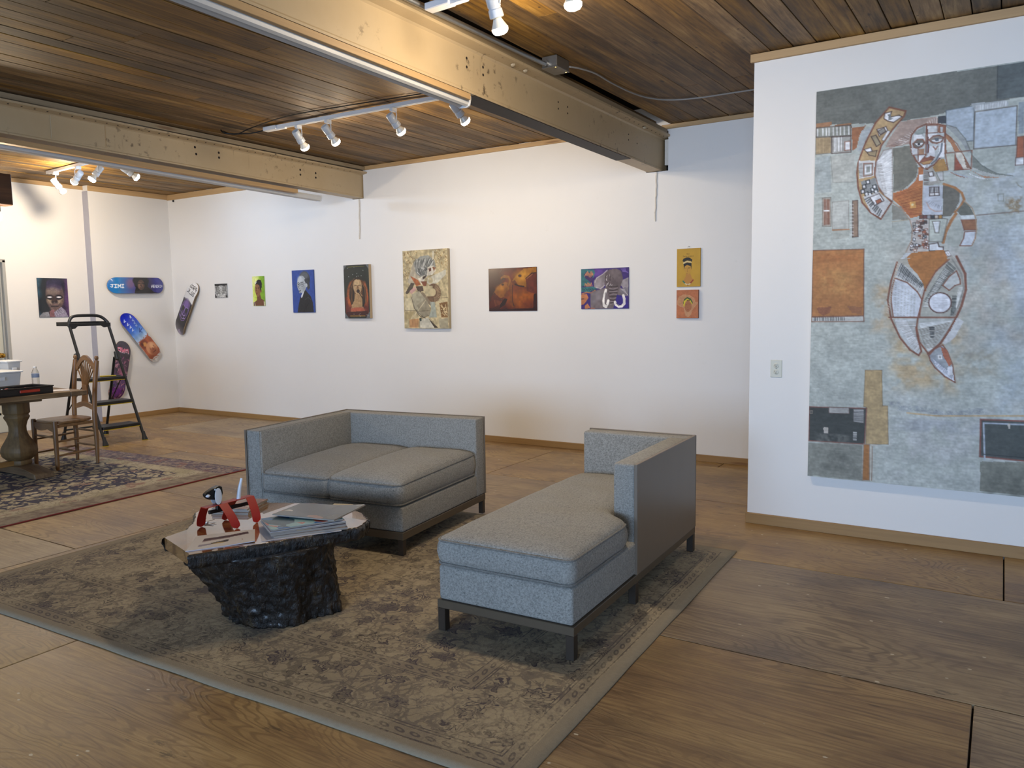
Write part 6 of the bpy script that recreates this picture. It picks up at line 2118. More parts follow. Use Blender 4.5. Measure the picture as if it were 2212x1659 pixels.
(4, 185, 138, 82, 0, 20, 1048, 240, 190),
(4, 154, 100, 56, 0, 9, 960, 280, 60),
(1, 141, 92, 64, 0, 30, 1291, 117, 1284, 106, 1323, 69, 1340, 43, 1323),
(1, 148, 101, 68, 0, 203, 1280, 288, 1290, 286, 1333, 233, 1324),
(1, 195, 197, 194, 0, 3, 1349, 298, 1342, 300, 1375, 3, 1376),
(2, 125, 90, 74, 5, 3, 1349, 298, 1342, 300, 1375, 3, 1376, 3, 1349),
(3, 61, 64, 64, 5, 16, 10, 1353, 197, 1350, 10, 1370, 198, 1367),
(1, 169, 167, 158, 0, 475, 1015, 447, 1090, 430, 1165, 425, 1249, 435, 1326, 464, 1410, 509, 1486, 552, 1537, 594, 1571, 613, 1552, 604, 1519, 646, 1560, 686, 1534, 714, 1501, 754, 1410, 787, 1344, 812, 1264, 820, 1175, 806, 1102, 776, 1045, 739, 995, 519, 984),
(1, 168, 113, 60, 0, 520, 1017, 710, 1001, 726, 1030, 670, 1097, 636, 1154, 620, 1211, 607, 1161, 575, 1102, 536, 1060),
(1, 168, 113, 60, 0, 537, 981, 704, 973, 724, 1017, 650, 1045, 513, 1007),
(1, 196, 203, 208, 0, 512, 980, 546, 979, 503, 1017, 484, 1016),
(1, 223, 228, 234, 0, 711, 982, 725, 980, 740, 1007, 726, 1009),
(2, 109, 90, 85, 5, 711, 982, 725, 980, 740, 1007, 726, 1009, 711, 982),
(1, 141, 138, 136, 0, 716, 987, 726, 985, 736, 1002, 726, 1003),
(2, 228, 230, 234, 6, 716, 987, 726, 985, 736, 1002, 726, 1003, 716, 987),
(1, 185, 188, 186, 0, 483, 1037, 552, 1077, 599, 1144, 615, 1198, 602, 1231, 570, 1185, 524, 1142, 459, 1119),
(3, 51, 55, 58, 4, 26, 466, 1107, 600, 1186, 491, 1041, 611, 1169),
(3, 232, 234, 236, 3, 22, 463, 1114, 598, 1219, 477, 1082, 608, 1186),
(1, 207, 213, 222, 0, 459, 1124, 524, 1151, 579, 1206, 602, 1248, 595, 1352, 458, 1351, 444, 1258, 446, 1182),
(2, 125, 81, 64, 6, 459, 1124, 524, 1151, 579, 1206, 602, 1248, 595, 1352, 458, 1351, 444, 1258, 446, 1182, 459, 1124),
(3, 163, 168, 164, 3, 14, 463, 1140, 461, 1347, 468, 1142, 467, 1347),
(3, 163, 168, 164, 3, 14, 481, 1153, 477, 1347, 485, 1154, 484, 1347),
(3, 163, 168, 164, 3, 14, 498, 1165, 494, 1347, 502, 1167, 500, 1347),
(3, 163, 168, 164, 3, 14, 515, 1177, 511, 1347, 519, 1179, 517, 1347),
(3, 163, 168, 164, 3, 14, 532, 1189, 528, 1347, 536, 1191, 534, 1347),
(3, 163, 168, 164, 3, 14, 549, 1201, 544, 1347, 553, 1203, 550, 1347),
(3, 163, 168, 164, 3, 14, 565, 1213, 561, 1347, 570, 1215, 567, 1347),
(1, 167, 168, 160, 0, 730, 1035, 770, 1077, 798, 1150, 804, 1231, 778, 1296, 759, 1348, 606, 1352, 603, 1269, 623, 1211, 657, 1130),
(3, 74, 77, 76, 4, 34, 614, 1260, 730, 1039, 640, 1269, 767, 1077),
(3, 227, 229, 230, 3, 30, 611, 1294, 713, 1075, 633, 1294, 732, 1091),
(3, 217, 220, 218, 3, 26, 758, 1336, 788, 1182, 778, 1296, 806, 1183),
(3, 63, 68, 66, 4, 22, 751, 1344, 758, 1230, 773, 1340, 776, 1231),
(1, 195, 199, 198, 0, 706, 1172, 736, 1124, 771, 1093, 790, 1142, 793, 1166, 767, 1174, 739, 1201),
(2, 125, 81, 64, 6, 706, 1172, 736, 1124, 771, 1093, 790, 1142, 793, 1166, 767, 1174, 739, 1201, 706, 1172),
(1, 213, 217, 226, 0, 752, 1271, 750, 1288, 743, 1304, 731, 1317, 716, 1325, 698, 1327, 681, 1325, 664, 1316, 651, 1303, 643, 1287, 639, 1269, 641, 1251, 649, 1235, 661, 1223, 677, 1215, 694, 1213, 712, 1216, 728, 1224, 740, 1237, 749, 1253),
(2, 90, 63, 56, 6, 752, 1271, 750, 1288, 743, 1304, 731, 1317, 716, 1325, 698, 1327, 681, 1325, 664, 1316, 651, 1303, 643, 1287, 639, 1269, 641, 1251, 649, 1235, 661, 1223, 677, 1215, 694, 1213, 712, 1216, 728, 1224, 740, 1237, 749, 1253, 752, 1271),
(3, 169, 173, 180, 2, 10, 661, 1237, 663, 1302, 730, 1238, 732, 1303),
(1, 189, 194, 196, 0, 464, 1360, 580, 1358, 579, 1410, 595, 1485, 613, 1552, 591, 1565, 536, 1511, 488, 1436),
(3, 141, 138, 132, 4, 22, 475, 1377, 590, 1553, 577, 1377, 604, 1536),
(3, 230, 232, 236, 4, 22, 470, 1368, 583, 1553, 524, 1368, 600, 1519),
(1, 176, 181, 178, 0, 587, 1360, 770, 1357, 747, 1410, 706, 1493, 650, 1552, 619, 1510, 594, 1435),
(3, 223, 227, 230, 4, 30, 596, 1385, 642, 1543, 759, 1369, 657, 1543),
(3, 125, 122, 112, 3, 26, 593, 1418, 634, 1535, 753, 1377, 671, 1526),
(3, 47, 51, 54, 8, 5, 648, 1402, 658, 1468, 670, 1402, 669, 1468),
(2, 125, 81, 64, 8, 435, 1351, 780, 1354),
(2, 125, 81, 64, 8, 615, 1198, 603, 1269, 587, 1352, 582, 1410, 599, 1494, 646, 1560),
(2, 125, 81, 64, 9, 468, 1032, 440, 1140, 425, 1249, 447, 1360, 497, 1470, 552, 1541, 598, 1571, 611, 1548, 587, 1460, 579, 1410),
(2, 125, 81, 64, 12, 768, 1012, 814, 1110, 821, 1199, 803, 1288, 774, 1369, 747, 1426, 706, 1501, 646, 1562),
(2, 141, 141, 136, 8, 747, 1027, 796, 1110, 810, 1191, 792, 1279, 766, 1344),
(2, 125, 81, 64, 7, 615, 1198, 670, 1089, 733, 1027),
(3, 201, 185, 168, 5, 24, 429, 1334, 476, 1041, 423, 1327, 469, 1036),
(1, 195, 198, 200, 0, 784, 1353, 817, 1377, 777, 1467, 729, 1509, 717, 1497, 754, 1426),
(1, 154, 160, 166, 0, 650, 1572, 678, 1534, 718, 1509, 744, 1550, 772, 1623, 787, 1722, 735, 1691, 682, 1639, 659, 1602),
(2, 125, 81, 64, 6, 650, 1572, 678, 1534, 718, 1509, 744, 1550, 772, 1623, 787, 1722, 735, 1691, 682, 1639, 659, 1602, 650, 1572),
(1, 165, 100, 74, 0, 707, 1517, 740, 1537, 768, 1615, 755, 1632, 724, 1575),
(1, 211, 215, 226, 0, 654, 1577, 673, 1593, 689, 1634, 735, 1683, 783, 1714, 778, 1681, 748, 1657),
(3, 141, 148, 164, 4, 16, 658, 1593, 775, 1706, 676, 1584, 778, 1681),
(1, 141, 143, 136, 0, 698, 1571, 713, 1569, 715, 1588, 701, 1589),
(2, 228, 230, 234, 6, 698, 1571, 713, 1569, 715, 1588, 701, 1589, 698, 1571),
(1, 223, 226, 234, 0, 744, 1637, 769, 1628, 774, 1677, 753, 1682),
(1, 176, 154, 114, 0, 315, 1667, 406, 1664, 416, 1876, 444, 1876, 454, 2105, 331, 2115, 329, 1890, 313, 1886),
(2, 125, 109, 82, 3, 315, 1667, 406, 1664, 416, 1876, 444, 1876, 454, 2105, 331, 2115, 329, 1890, 313, 1886, 315, 1667),
(1, 179, 185, 180, 0, 363, 1670, 363, 1665),
(1, 63, 67, 64, 0, 1, 1906, 329, 1897, 323, 2115, 3, 2119),
(2, 125, 81, 72, 6, 1, 1906, 329, 1897, 323, 2115, 3, 2119, 1, 1906),
(1, 169, 169, 166, 0, 116, 1902, 232, 1900, 233, 1935, 117, 1938),
(2, 93, 74, 68, 3, 116, 1902, 232, 1900, 233, 1935, 117, 1938, 116, 1902),
(1, 169, 170, 170, 0, 257, 1907, 315, 1904, 316, 1987, 259, 1982),
(2, 93, 90, 88, 3, 257, 1907, 315, 1904, 316, 1987, 259, 1982, 257, 1907),
(3, 93, 95, 96, 4, 10, 261, 1916, 263, 1978, 310, 1913, 312, 1979),
(1, 179, 174, 166, 0, 87, 2030, 115, 2028, 116, 2064, 90, 2065),
(1, 185, 186, 184, 0, 259, 2045, 278, 2045, 280, 2101, 260, 2098),
(3, 74, 77, 76, 4, 6, 259, 2054, 260, 2098, 279, 2052, 280, 2097),
(2, 154, 143, 132, 4, 6, 1931, 19, 1930, 19, 1946, 6, 1946, 6, 1931),
(4, 106, 108, 104, 0, 35, 2061, 220, 60),
(1, 154, 106, 60, 0, 319, 2116, 352, 2113, 358, 2335, 318, 2339),
(2, 141, 130, 120, 5, 319, 2116, 352, 2113, 358, 2335, 318, 2339, 319, 2116),
(2, 185, 179, 164, 5, 360, 2117, 362, 2334),
(2, 125, 90, 68, 3, 368, 2125, 370, 2334),
(2, 195, 192, 184, 8, 360, 2117, 392, 2116),
(1, 131, 134, 126, 0, -3, 2133, 312, 2125, 316, 2339, -2, 2341),
(4, 112, 115, 108, 0, 19, 2154, 240, 150),
(4, 143, 150, 156, 0, 446, 1844, 70, 36),
(4, 143, 150, 156, 0, 494, 1867, 70, 36),
(4, 143, 150, 156, 0, 547, 1864, 70, 36),
(4, 143, 150, 156, 0, 601, 1870, 70, 36),
(4, 143, 150, 156, 0, 653, 1875, 70, 36),
(4, 143, 150, 156, 0, 705, 1885, 70, 36),
(4, 143, 150, 156, 0, 757, 1886, 70, 36),
(4, 143, 150, 156, 0, 807, 1875, 70, 36),
(4, 143, 150, 156, 0, 856, 1864, 70, 36),
(4, 143, 150, 156, 0, 891, 1858, 70, 36),
(4, 165, 171, 176, 0, 457, 1934, 560, 90),
(4, 163, 173, 178, 0, 978, 1417, 260, 560),
(4, 159, 157, 144, 0, 758, 1517, 250, 180),
(1, 127, 130, 120, 0, 928, 2165, 1195, 2144, 1204, 2336, 931, 2336),
(4, 107, 110, 102, 0, 946, 2184, 300, 180),
(1, 74, 80, 78, 0, 921, 1926, 1186, 1920, 1195, 2144, 925, 2136),
(2, 125, 81, 72, 9, 921, 1926, 1186, 1920, 1195, 2144, 925, 2136, 921, 1926),
(2, 169, 180, 194, 8, 948, 2151, 935, 1945, 1187, 1940),
(2, 47, 51, 54, 5, 940, 2122, 1195, 2124),
(1, 185, 182, 174, 0, 1050, 1942, 1061, 1941, 1061, 1969, 1052, 1970),
(2, 185, 162, 124, 8, 549, 1911, 699, 1919, 1184, 1889)
]
pb = Pic(1320, 2345, 4.2, 'aeb5b0', 7)
pb.spec(BIG)
for st, am in ((260, 0.05), (60, 0.05), (18, 0.05), (9, 0.05)):
    pb.mottle(st, am)
pb.mottle(30, 0.05, 0.25)
BX0, BZ1, BZ0 = -1.007, 2.705, 0.360
hang('large_painting', 'huge abstract painting of a stylised woman in grey, ochre and white', 'painting', pb, 1.32, BZ1 - BZ0, 0.050, ART_MATTE,
     (BX0 + 0.66, YP, (BZ1 + BZ0) / 2), 0, None, 'c3bfb4')

# --- portrait with glowing eyes on the door wall (units: percent of the width/height)
def P100(w, h, step, bg, seed=1):
    return Pic(100, 100 * h / w, 100 * step / w, bg, seed)


def S(pic, pts):
    """x stays percent of width; y given in percent of height"""
    k = pic.h / 100.0
    return [v if i % 2 == 0 else v * k for i, v in enumerate(pts)]


def po(p, col, *pts):
    p.poly(col, S(p, pts))


def li(p, col, w, *pts):
    p.line(col, w, S(p, pts))


def el(p, col, cx, cy, rx, ry, soft=0.25, a=1.0, ang=0.0):
    k = p.h / 100.0
    p.ell(col, cx, cy * k, rx, ry * k, soft, a, ang)


w_, h_ = 0.37, 0.49
p = P100(w_, h_, 0.0045, '201f26')
p.grad(['33566a', '1f2428', '1b1a20', '2a2234', '4d3358'], False)
el(p, '15161a', 50, 25, 40, 30, 0.6)
el(p, '14151a', 18, 70, 26, 25, 0.6, 0.8)
el(p, '5b4a48', 55, 45, 31, 40, 0.15)
el(p, '2d2740', 55, 16, 28, 17, 0.35)
el(p, '5a4a60', 56, 24, 24, 8, 0.8, 0.5)
el(p, '84736a', 50, 33, 20, 9, 0.8, 0.8)
el(p, '83705f', 36, 58, 10, 8, 0.7, 0.8)
el(p, '7d6a5c', 70, 58, 11, 8, 0.7, 0.8)
el(p, '1c1416', 37, 49, 13, 6.5, 0.4)
el(p, '1c1416', 68, 49, 13, 6.5, 0.4)
po(p, '3a2a28', 46, 46, 58, 46, 63, 60, 41, 60)
el(p, '241a1a', 46, 61, 5, 2.2, 0.4)
el(p, '241a1a', 58, 61, 5, 2.2, 0.4)
el(p, 'f2ecf2', 37, 48.5, 8, 1.9, 0.5)
el(p, 'f2ecf2', 68, 48.5, 8, 1.9, 0.5)
for k in range(5):
    li(p, '9a8876', 1.2, 28 + k * 2, 53 + k * 2, 42, 58 + k * 2.2)
    li(p, '9a8876', 1.2, 80 - k * 2, 53 + k * 2, 64, 58 + k * 2.2)
li(p, '231618', 2.6, 40, 72, 52, 73.5, 64, 72)
li(p, '7d6358', 2.0, 42, 68, 52, 67, 62, 68)
el(p, '6d5650', 52, 80, 16, 6, 0.5, 0.7)
po(p, '7d5458', 34, 84, 48, 80, 58, 100, 33, 100)
po(p, '8a8296', 48, 88, 74, 74, 86, 82, 96, 100, 52, 100)
for k in range(6):
    li(p, '3c3848', 1.2, 52 + k * 6, 98 - k * 1.5, 64 + k * 5, 80 + k * 1.0)
    li(p, 'b3aebc', 1.2, 50 + k * 6, 97 - k * 1.5, 62 + k * 5, 80 + k * 1.0)
po(p, '83838a', 0, 96, 12, 88, 30, 86, 34, 100, 0, 100)
el(p, '5d3a6a', 96, 45, 8, 40, 0.8, 0.5)
p.mottle(12, 0.10).mottle(3, 0.10)
hang('portrait_print', 'dark portrait with glowing white eyes on the door wall', 'picture', p, w_, h_, 0.012, ART_GLOSS, (XD, 5.335, 1.640), PI / 2, 'pictures along the walls', '2a2a30')

# --- small black and white print
w_, h_ = 0.262, 0.19
p = P100(w_, h_, 0.004, '9c9c9a')
po(p, '2b2b2b', 0, 0, 100, 0, 100, 12, 70, 18, 50, 10, 28, 18, 0, 14)
po(p, 'c2c2be', 22, 18, 45, 14, 50, 40, 58, 14, 80, 18, 86, 60, 70, 92, 34, 92, 14, 62)
for k in range(9):
    li(p, '33332f', 2.2, 8 + k * 1.5, 22 + k * 6, 34 + (k % 3) * 4, 20 + k * 6)
    li(p, '33332f', 2.2, 64 - (k % 3) * 3, 20 + k * 6, 94 - k * 1.6, 22 + k * 6)
    li(p, '7d7d78', 1.6, 36 + k * 3.6, 40, 34 + k * 4, 88)
po(p, '2b2b2b', 0, 70, 14, 88, 12, 100, 0, 100)
po(p, '3b3b3b', 100, 68, 86, 88, 84, 100, 100, 100)
p.mottle(6, 0.2)
hang('small_print', 'small square black and white print beside the tilted skateboard', 'picture', p, w_, h_, 0.010, ART_MATTE, (-9.016, YB, 1.715), 0, 'pictures along the walls', 'b9b9b6')

# --- portrait on lime ground
w_, h_ = 0.232, 0.385
p = P100(w_, h_, 0.004, 'b9cf3c')
p.grad(['d9e07a', 'b4cc46', '86b02c', '6d9a26'], False)
el(p, 'e8ec9c', 20, 12, 34, 22, 0.8, 0.8)
po(p, '6b4530', 34, 68, 62, 62, 70, 76, 94, 82, 100, 100, 4, 100, 8, 88, 34, 80)
el(p, '83583c', 44, 44, 23, 25, 0.12)
po(p, '83583c', 24, 40, 40, 36, 60, 60, 46, 68, 30, 62)
el(p, '9c6f4c', 36, 40, 11, 9, 0.7, 0.8)
po(p, '1c1a1c', 22, 28, 30, 18, 50, 11, 72, 13, 80, 24, 78, 38, 66, 44, 58, 30, 40, 26)
po(p, 'd9d6cc', 22, 22, 34, 15, 36, 20, 26, 27)
po(p, '241d1c', 58, 30, 74, 34, 72, 50, 62, 48)
el(p, '7a4f36', 70, 50, 5, 5, 0.3)
li(p, '3b241a', 2.2, 26, 37, 34, 35.5)
li(p, '3b241a', 2.2, 42, 36, 52, 37)
el(p, '2a1a14', 31, 39.5, 4, 1.5, 0.4)
el(p, '2a1a14', 47, 40, 4.4, 1.5, 0.4)
po(p, '6b4330', 33, 40, 38, 40, 36, 50, 29, 50)
po(p, '6d3a30', 29, 56, 42, 55, 40, 59, 30, 59)
po(p, 'cfc0a0', 2, 90, 12, 84, 20, 100, 4, 100)
po(p, 'cfc0a0', 88, 84, 96, 86, 100, 100, 90, 100)
po(p, '54304a', 4, 88, 10, 86, 14, 100, 4, 100)
p.mottle(8, 0.06)
hang('portrait_print', 'small portrait of a young man on lime green ground', 'picture', p, w_, h_, 0.010, ART_MATTE, (-8.262, YB, 1.694), 0, 'pictures along the walls', 'c9cf9a')

# --- grey portrait on blue ground
w_, h_ = 0.385, 0.528
p = P100(w_, h_, 0.0045, '2f4a92')
p.mottle(14, 0.06)
po(p, '26272a', 20, 100, 26, 82, 34, 66, 42, 60, 52, 50, 60, 46, 74, 56, 84, 62, 92, 76, 95, 100)
el(p, '33363a', 58, 22, 25, 19, 0.1)
el(p, '6d7174', 57, 13, 20, 9, 0.6, 0.7)
el(p, 'a9aeb2', 44, 33, 21, 20, 0.08)
po(p, 'a9aeb2', 26, 24, 56, 20, 66, 34, 62, 44, 48, 53, 36, 54, 28, 44)
po(p, '3c3f43', 56, 22, 70, 20, 80, 32, 82, 42, 72, 48, 66, 36)
el(p, 'c3c8cb', 36, 22, 11, 8, 0.6, 0.7)
el(p, 'b3b8bb', 66, 36, 4.5, 4.5, 0.2)
el(p, '8d9296', 52, 42, 9, 7, 0.7, 0.6)
li(p, '2e3033', 1.6, 24, 30, 31, 28.5)
li(p, '2e3033', 1.6, 40, 29, 52, 28)
for cx in (29, 46):
    pts = []
    for k in range(17):
        a = 2 * PI * k / 16
        pts += [cx + 7.0 * math.cos(a), 33.5 + 4.6 * math.sin(a)]
    li(p, '5a5e62', 1.1, *pts)
    el(p, '34373a', cx, 33, 3.4, 1.1, 0.4)
li(p, '5a5e62', 1.0, 53, 32, 66, 31)
li(p, '6b7074', 2.0, 33, 31, 29, 41, 34, 42.5)
po(p, '54585c', 29, 47.5, 41, 46.5, 38, 50, 31, 50)
el(p, '84898d', 35, 52.5, 5, 1.6, 0.4)
po(p, 'd3d6da', 40, 60, 48, 52, 54, 50, 46, 62, 41, 66)
for a, b in ((52, 60), (60, 66), (44, 74)):
    li(p, '15161a', 1.4, a, 100, b, 78, b + 6, 60)
li(p, '3d4045', 1.6, 56, 70, 72, 64, 84, 70)
p.mottle(5, 0.05)
hang('portrait_print', 'grey portrait of a man in glasses on a blue ground', 'picture', p, w_, h_, 0.014, ART_MATTE, (-7.432, YB, 1.672), 0, 'pictures along the walls', '34508f')

# --- singer in dark frame colours
w_, h_ = 0.40, 0.63
p = P100(w_, h_, 0.0045, '1f2620')
p.mottle(20, 0.25)
po(p, '5a1f16', 4, 60, 96, 58, 96, 90, 4, 92)
el(p, '8d3f1c', 52, 56, 42, 30, 0.2, 0.9)
el(p, 'b0592a', 22, 56, 9, 22, 0.5, 0.8, 0.1)
el(p, 'b0592a', 86, 54, 8, 22, 0.5, 0.8, -0.1)
el(p, '1e1612', 54, 56, 33, 29, 0.12)
for k in range(16):
    a = 20 + k * 4.6
    li(p, ['5b3c22', '2a1c14', '7a5230'][k % 3], 2.2, 52 + (a - 54) * 0.35, 26, a - 2, 44, a, 62 + (k % 4) * 4)
el(p, 'b09068', 54, 40, 17, 15, 0.1)
el(p, 'c9a97c', 52, 34, 10, 6, 0.7, 0.8)
po(p, '2a1c14', 36, 30, 46, 24, 60, 22, 74, 30, 66, 28, 50, 27)
li(p, '2e1e16', 1.6, 42, 38, 50, 38.5)
li(p, '2e1e16', 1.6, 57, 38.5, 66, 38)
po(p, '7d5a3c', 51, 38, 57, 38, 59, 45, 50, 45)
el(p, '33201a', 56, 49, 6.5, 3.4, 0.3)
po(p, 'a5835a', 42, 54, 64, 54, 72, 66, 70, 84, 30, 86, 28, 76, 40, 66)
po(p, 'b89468', 52, 56, 64, 52, 72, 58, 70, 70, 56, 72)
li(p, '14110e', 3.0, 60, 52, 72, 62, 78, 80)
for k in range(5):
    li(p, '5d432c', 1.0, 54 + k * 3.5, 56, 56 + k * 3.2, 70)
po(p, '9a6a4c', 26, 80, 74, 78, 80, 86, 24, 88)
el(p, 'ad4a34', 52, 84, 30, 4, 0.6, 0.7)
po(p, '3a0f0c', 6, 88, 94, 86, 90, 96, 10, 97)
for k in range(12):
    li(p, '9a7a2c', 2.2, 22 + k * 5, 95.6, 25 + k * 5, 95.6)
for q in ((0, 0, 12, 0, 0, 9), (100, 0, 88, 0, 100, 9), (0, 100, 16, 100, 0, 88), (100, 100, 84, 100, 100, 86)):
    po(p, '5b6064', *q)
for k in range(16):
    el(p, 'c9ccc8', p.rng.rand() * 90 + 5, p.rng.rand() * 20 + 3 if k < 9 else p.rng.rand() * 8 + 90, 0.9, 0.6, 0.3)
li(p, '6d6a2c', 1.4, 18, 3.5, 82, 3.5)
p.mottle(4, 0.10)
hang('singer_painting', 'dark painting of a singer with long hair at a microphone', 'painting', p, w_, h_, 0.045, ART_GLOSS, (-6.503, YB, 1.648), 0, 'pictures along the walls', 'b59e7c')

# --- beige collage canvas
w_, h_ = 0.632, 0.872
p = P100(w_, h_, 0.0048, 'b0a27e', 5)
p.mottle(9, 0.10).mottle(3, 0.12)
for k in range(260):
    x, y = p.rng.rand() * 32, p.rng.rand() * 36
    if k > 150:
        x, y = 68 + p.rng.rand() * 32, p.rng.rand() * 24
    li(p, ['cbb98a', '7d6540', '947848', 'd9cba4'][k % 4], 1.0, x, y, x + p.rng.rand() * 4 - 1, y + p.rng.rand() * 3 - 1)
po(p, 'a9a08c', 10, 40, 22, 18, 40, 8, 60, 8, 36, 40, 20, 46)
po(p, '8f9088', 24, 16, 40, 8, 58, 7, 72, 14, 74, 24, 62, 30, 50, 36, 40, 34, 30, 30)
for k in range(46):
    t = k / 46
    li(p, ['3b3d3c', 'c9c9c2', '5d5f5c', '70726e'][k % 4], 1.2, 26 + 44 * t, 13 + 2 * math.sin(k), 30 + 26 * t, 21 + 8 * p.rng.rand(), 38 + 18 * t, 32)
po(p, 'c9c3b2', 56, 22, 70, 20, 74, 27, 66, 32, 54, 33)
po(p, '5a3c30', 58, 24, 64, 23, 64, 27, 59, 28)
po(p, '8d5a40', 66, 22, 74, 23, 70, 28)
po(p, 'c3c0ae', 56, 36, 96, 26, 96, 32, 78, 42, 62, 45, 54, 42)
po(p, '9c5c38', 16, 32, 34, 38, 40, 44, 30, 46)
po(p, 'cfc9b8', 34, 36, 50, 32, 48, 40, 42, 44)
po(p, '7a4a34', 40, 40, 54, 40, 52, 46, 46, 46)
po(p, '3f342c', 44, 34, 54, 32, 50, 36, 44, 38)
el(p, 'b8ab88', 62, 39, 5, 4, 0.2)
po(p, '4f463c', 4, 54, 18, 41, 26, 42, 20, 50, 8, 56)
po(p, 'b59088', 14, 52, 26, 46, 30, 50, 18, 56)
po(p, '4d4036', 28, 46, 44, 46, 46, 52, 34, 54)
po(p, 'b9ae90', 48, 50, 66, 44, 66, 58, 48, 58)
el(p, '6d5540', 68, 55, 16, 12, 0.06)
po(p, 'b3a684', 48, 46, 66, 46, 66, 59, 48, 59)
el(p, 'c3b48c', 66, 54, 7, 5, 0.1)
for k in range(14):
    a = -1.2 + k * 0.2
    li(p, 'b09a78', 0.8, 68 + 8 * math.cos(a), 55 + 6 * math.sin(a), 68 + 15 * math.cos(a), 55 + 11.5 * math.sin(a))
po(p, 'c0b594', 2, 61, 22, 60, 26, 77, 4, 77)
po(p, '7d705c', 30, 52, 46, 54, 60, 66, 62, 72, 40, 60)
po(p, '9c9680', 18, 56, 36, 52, 52, 64, 60, 74, 58, 82, 46, 86, 34, 82, 24, 74)
po(p, '8d8570', 30, 70, 50, 62, 60, 74, 56, 83, 42, 86)
li(p, 'c3b596', 1.2, 16, 88, 34, 76, 50, 64)
li(p, '5d5242', 1.0, 28, 76, 44, 86, 58, 83, 60, 74)
li(p, '6d6350', 0.9, 34, 78, 58, 77)
li(p, '4a4238', 1.2, 18, 60, 24, 74, 36, 84, 50, 87)
po(p, '9aa094', 60, 66, 70, 66, 74, 86, 56, 86, 62, 76)
po(p, 'c0b28c', 72, 66, 98, 63, 98, 86, 80, 86)
po(p, '7d5c38', 80, 68, 98, 66, 98, 86, 84, 86)
for k in range(24):
    li(p, ['d3bf94', '5d4226'][k % 2], 1.2, 82 + p.rng.rand() * 14, 69 + p.rng.rand() * 15, 84 + p.rng.rand() * 13, 70 + p.rng.rand() * 15)
po(p, '9c8d68', 2, 79, 24, 78, 14, 88, 2, 88)
po(p, 'c39a6c', 12, 89, 34, 87, 32, 99, 12, 99)
for k in range(8):
    li(p, '8d5f3c', 1.0, 13 + k * 2.6, 88, 13 + k * 2.6, 98)
po(p, 'bdb9a8', 36, 89, 54, 86, 68, 99, 36, 99)
po(p, '3d342a', 55, 87, 76, 99, 68, 99)
po(p, '39423c', 34, 87, 40, 86, 40, 90, 36, 91)
po(p, '9d957c', 78, 88, 98, 87, 98, 99, 80, 99)
li(p, '6d5f48', 0.8, 70, 2, 70, 40)
li(p, '6d5f48', 0.8, 66, 62, 99, 61)
li(p, '6d5f48', 0.8, 2, 77, 26, 77)
po(p, 'c3bca4', 66, 2, 72, 2, 71, 12, 66, 14)
p.mottle(4, 0.10).mottle(25, 0.05)
hang('collage_painting', 'tall beige cubist collage painting of a figure on canvas', 'painting', p, w_, h_, 0.045, ART_MATTE, (-5.470, YB, 1.652), 0, 'pictures along the walls', 'b5a380')

# --- two elephants in reddish brown
w_, h_ = 0.590, 0.447
p = P100(w_, h_, 0.0045, '3f1009')
p.grad(['541a10', '5d2412', '6a2c10', '3a0f08'])
el(p, '2a0a06', 6, 40, 24, 50, 0.8, 0.8)
el(p, '8a4a10', 70, 74, 28, 24, 0.9, 0.8)
po(p, '8d5a14', 50, 30, 60, 16, 74, 3, 100, 0, 100, 40, 86, 46, 72, 44, 62, 40, 52, 36)
el(p, 'b07a1c', 68, 18, 14, 12, 0.9, 0.7)
el(p, '3a1a08', 66, 19, 3.4, 3.0, 0.5)
po(p, '5f2c12', 46, 34, 56, 28, 62, 40, 54, 44, 50, 40)
li(p, '6d3a14', 4.5, 48, 36, 47, 50, 48, 66, 47, 80, 51, 88)
li(p, '2e0d06', 1.2, 50.5, 40, 50, 60, 50.5, 78, 53, 88)
li(p, '250a05', 2.4, 56, 38, 64, 42, 74, 44)
po(p, '5a2416', 78, 24, 92, 14, 100, 14, 100, 62, 88, 58, 80, 54)
li(p, 'a5683c', 0.9, 80, 26, 92, 16)
li(p, '2a0b06', 1.4, 78, 26, 90, 14, 100, 13)
po(p, '7d4812', 8, 62, 16, 46, 26, 36, 36, 32, 44, 36, 44, 48, 38, 58, 36, 66, 24, 70, 14, 72)
el(p, 'a56a18', 24, 46, 9, 7, 0.9, 0.7)
el(p, '321406', 30, 38, 2.6, 2.4, 0.5)
li(p, '7a4a18', 5.0, 42, 40, 45, 30, 42, 21, 34, 19, 28, 23)
li(p, '33150a', 2.2, 34, 26, 31, 24, 29, 26)
li(p, '5d3010', 2.0, 40, 40, 43, 30, 41, 24)
po(p, '6b3412', 34, 60, 40, 52, 42, 60, 38, 68, 33, 66)
po(p, '4a1a0e', 0, 72, 12, 56, 22, 68, 32, 72, 26, 84, 12, 90, 0, 94)
for k in range(7):
    li(p, '8a4a24', 0.8, 12 + k * 3, 74 + k * 0.6, 14 + k * 2.4, 88 - k)
po(p, '1f0805', 24, 84, 34, 70, 40, 72, 34, 86, 22, 94)
po(p, '260906', 94, 62, 100, 60, 100, 100, 92, 100)
el(p, '5a1f0e', 84, 84, 14, 10, 0.8, 0.5)
po(p, '2a0a06', 0, 96, 100, 94, 100, 100, 0, 100)
p.mottle(10, 0.10).mottle(4, 0.10)
hang('elephant_print', 'glossy reddish brown picture of two elephants touching trunks', 'picture', p, w_, h_, 0.010, ART_GLOSS, (-4.350, YB, 1.624), 0, 'pictures along the walls', '2a100a')

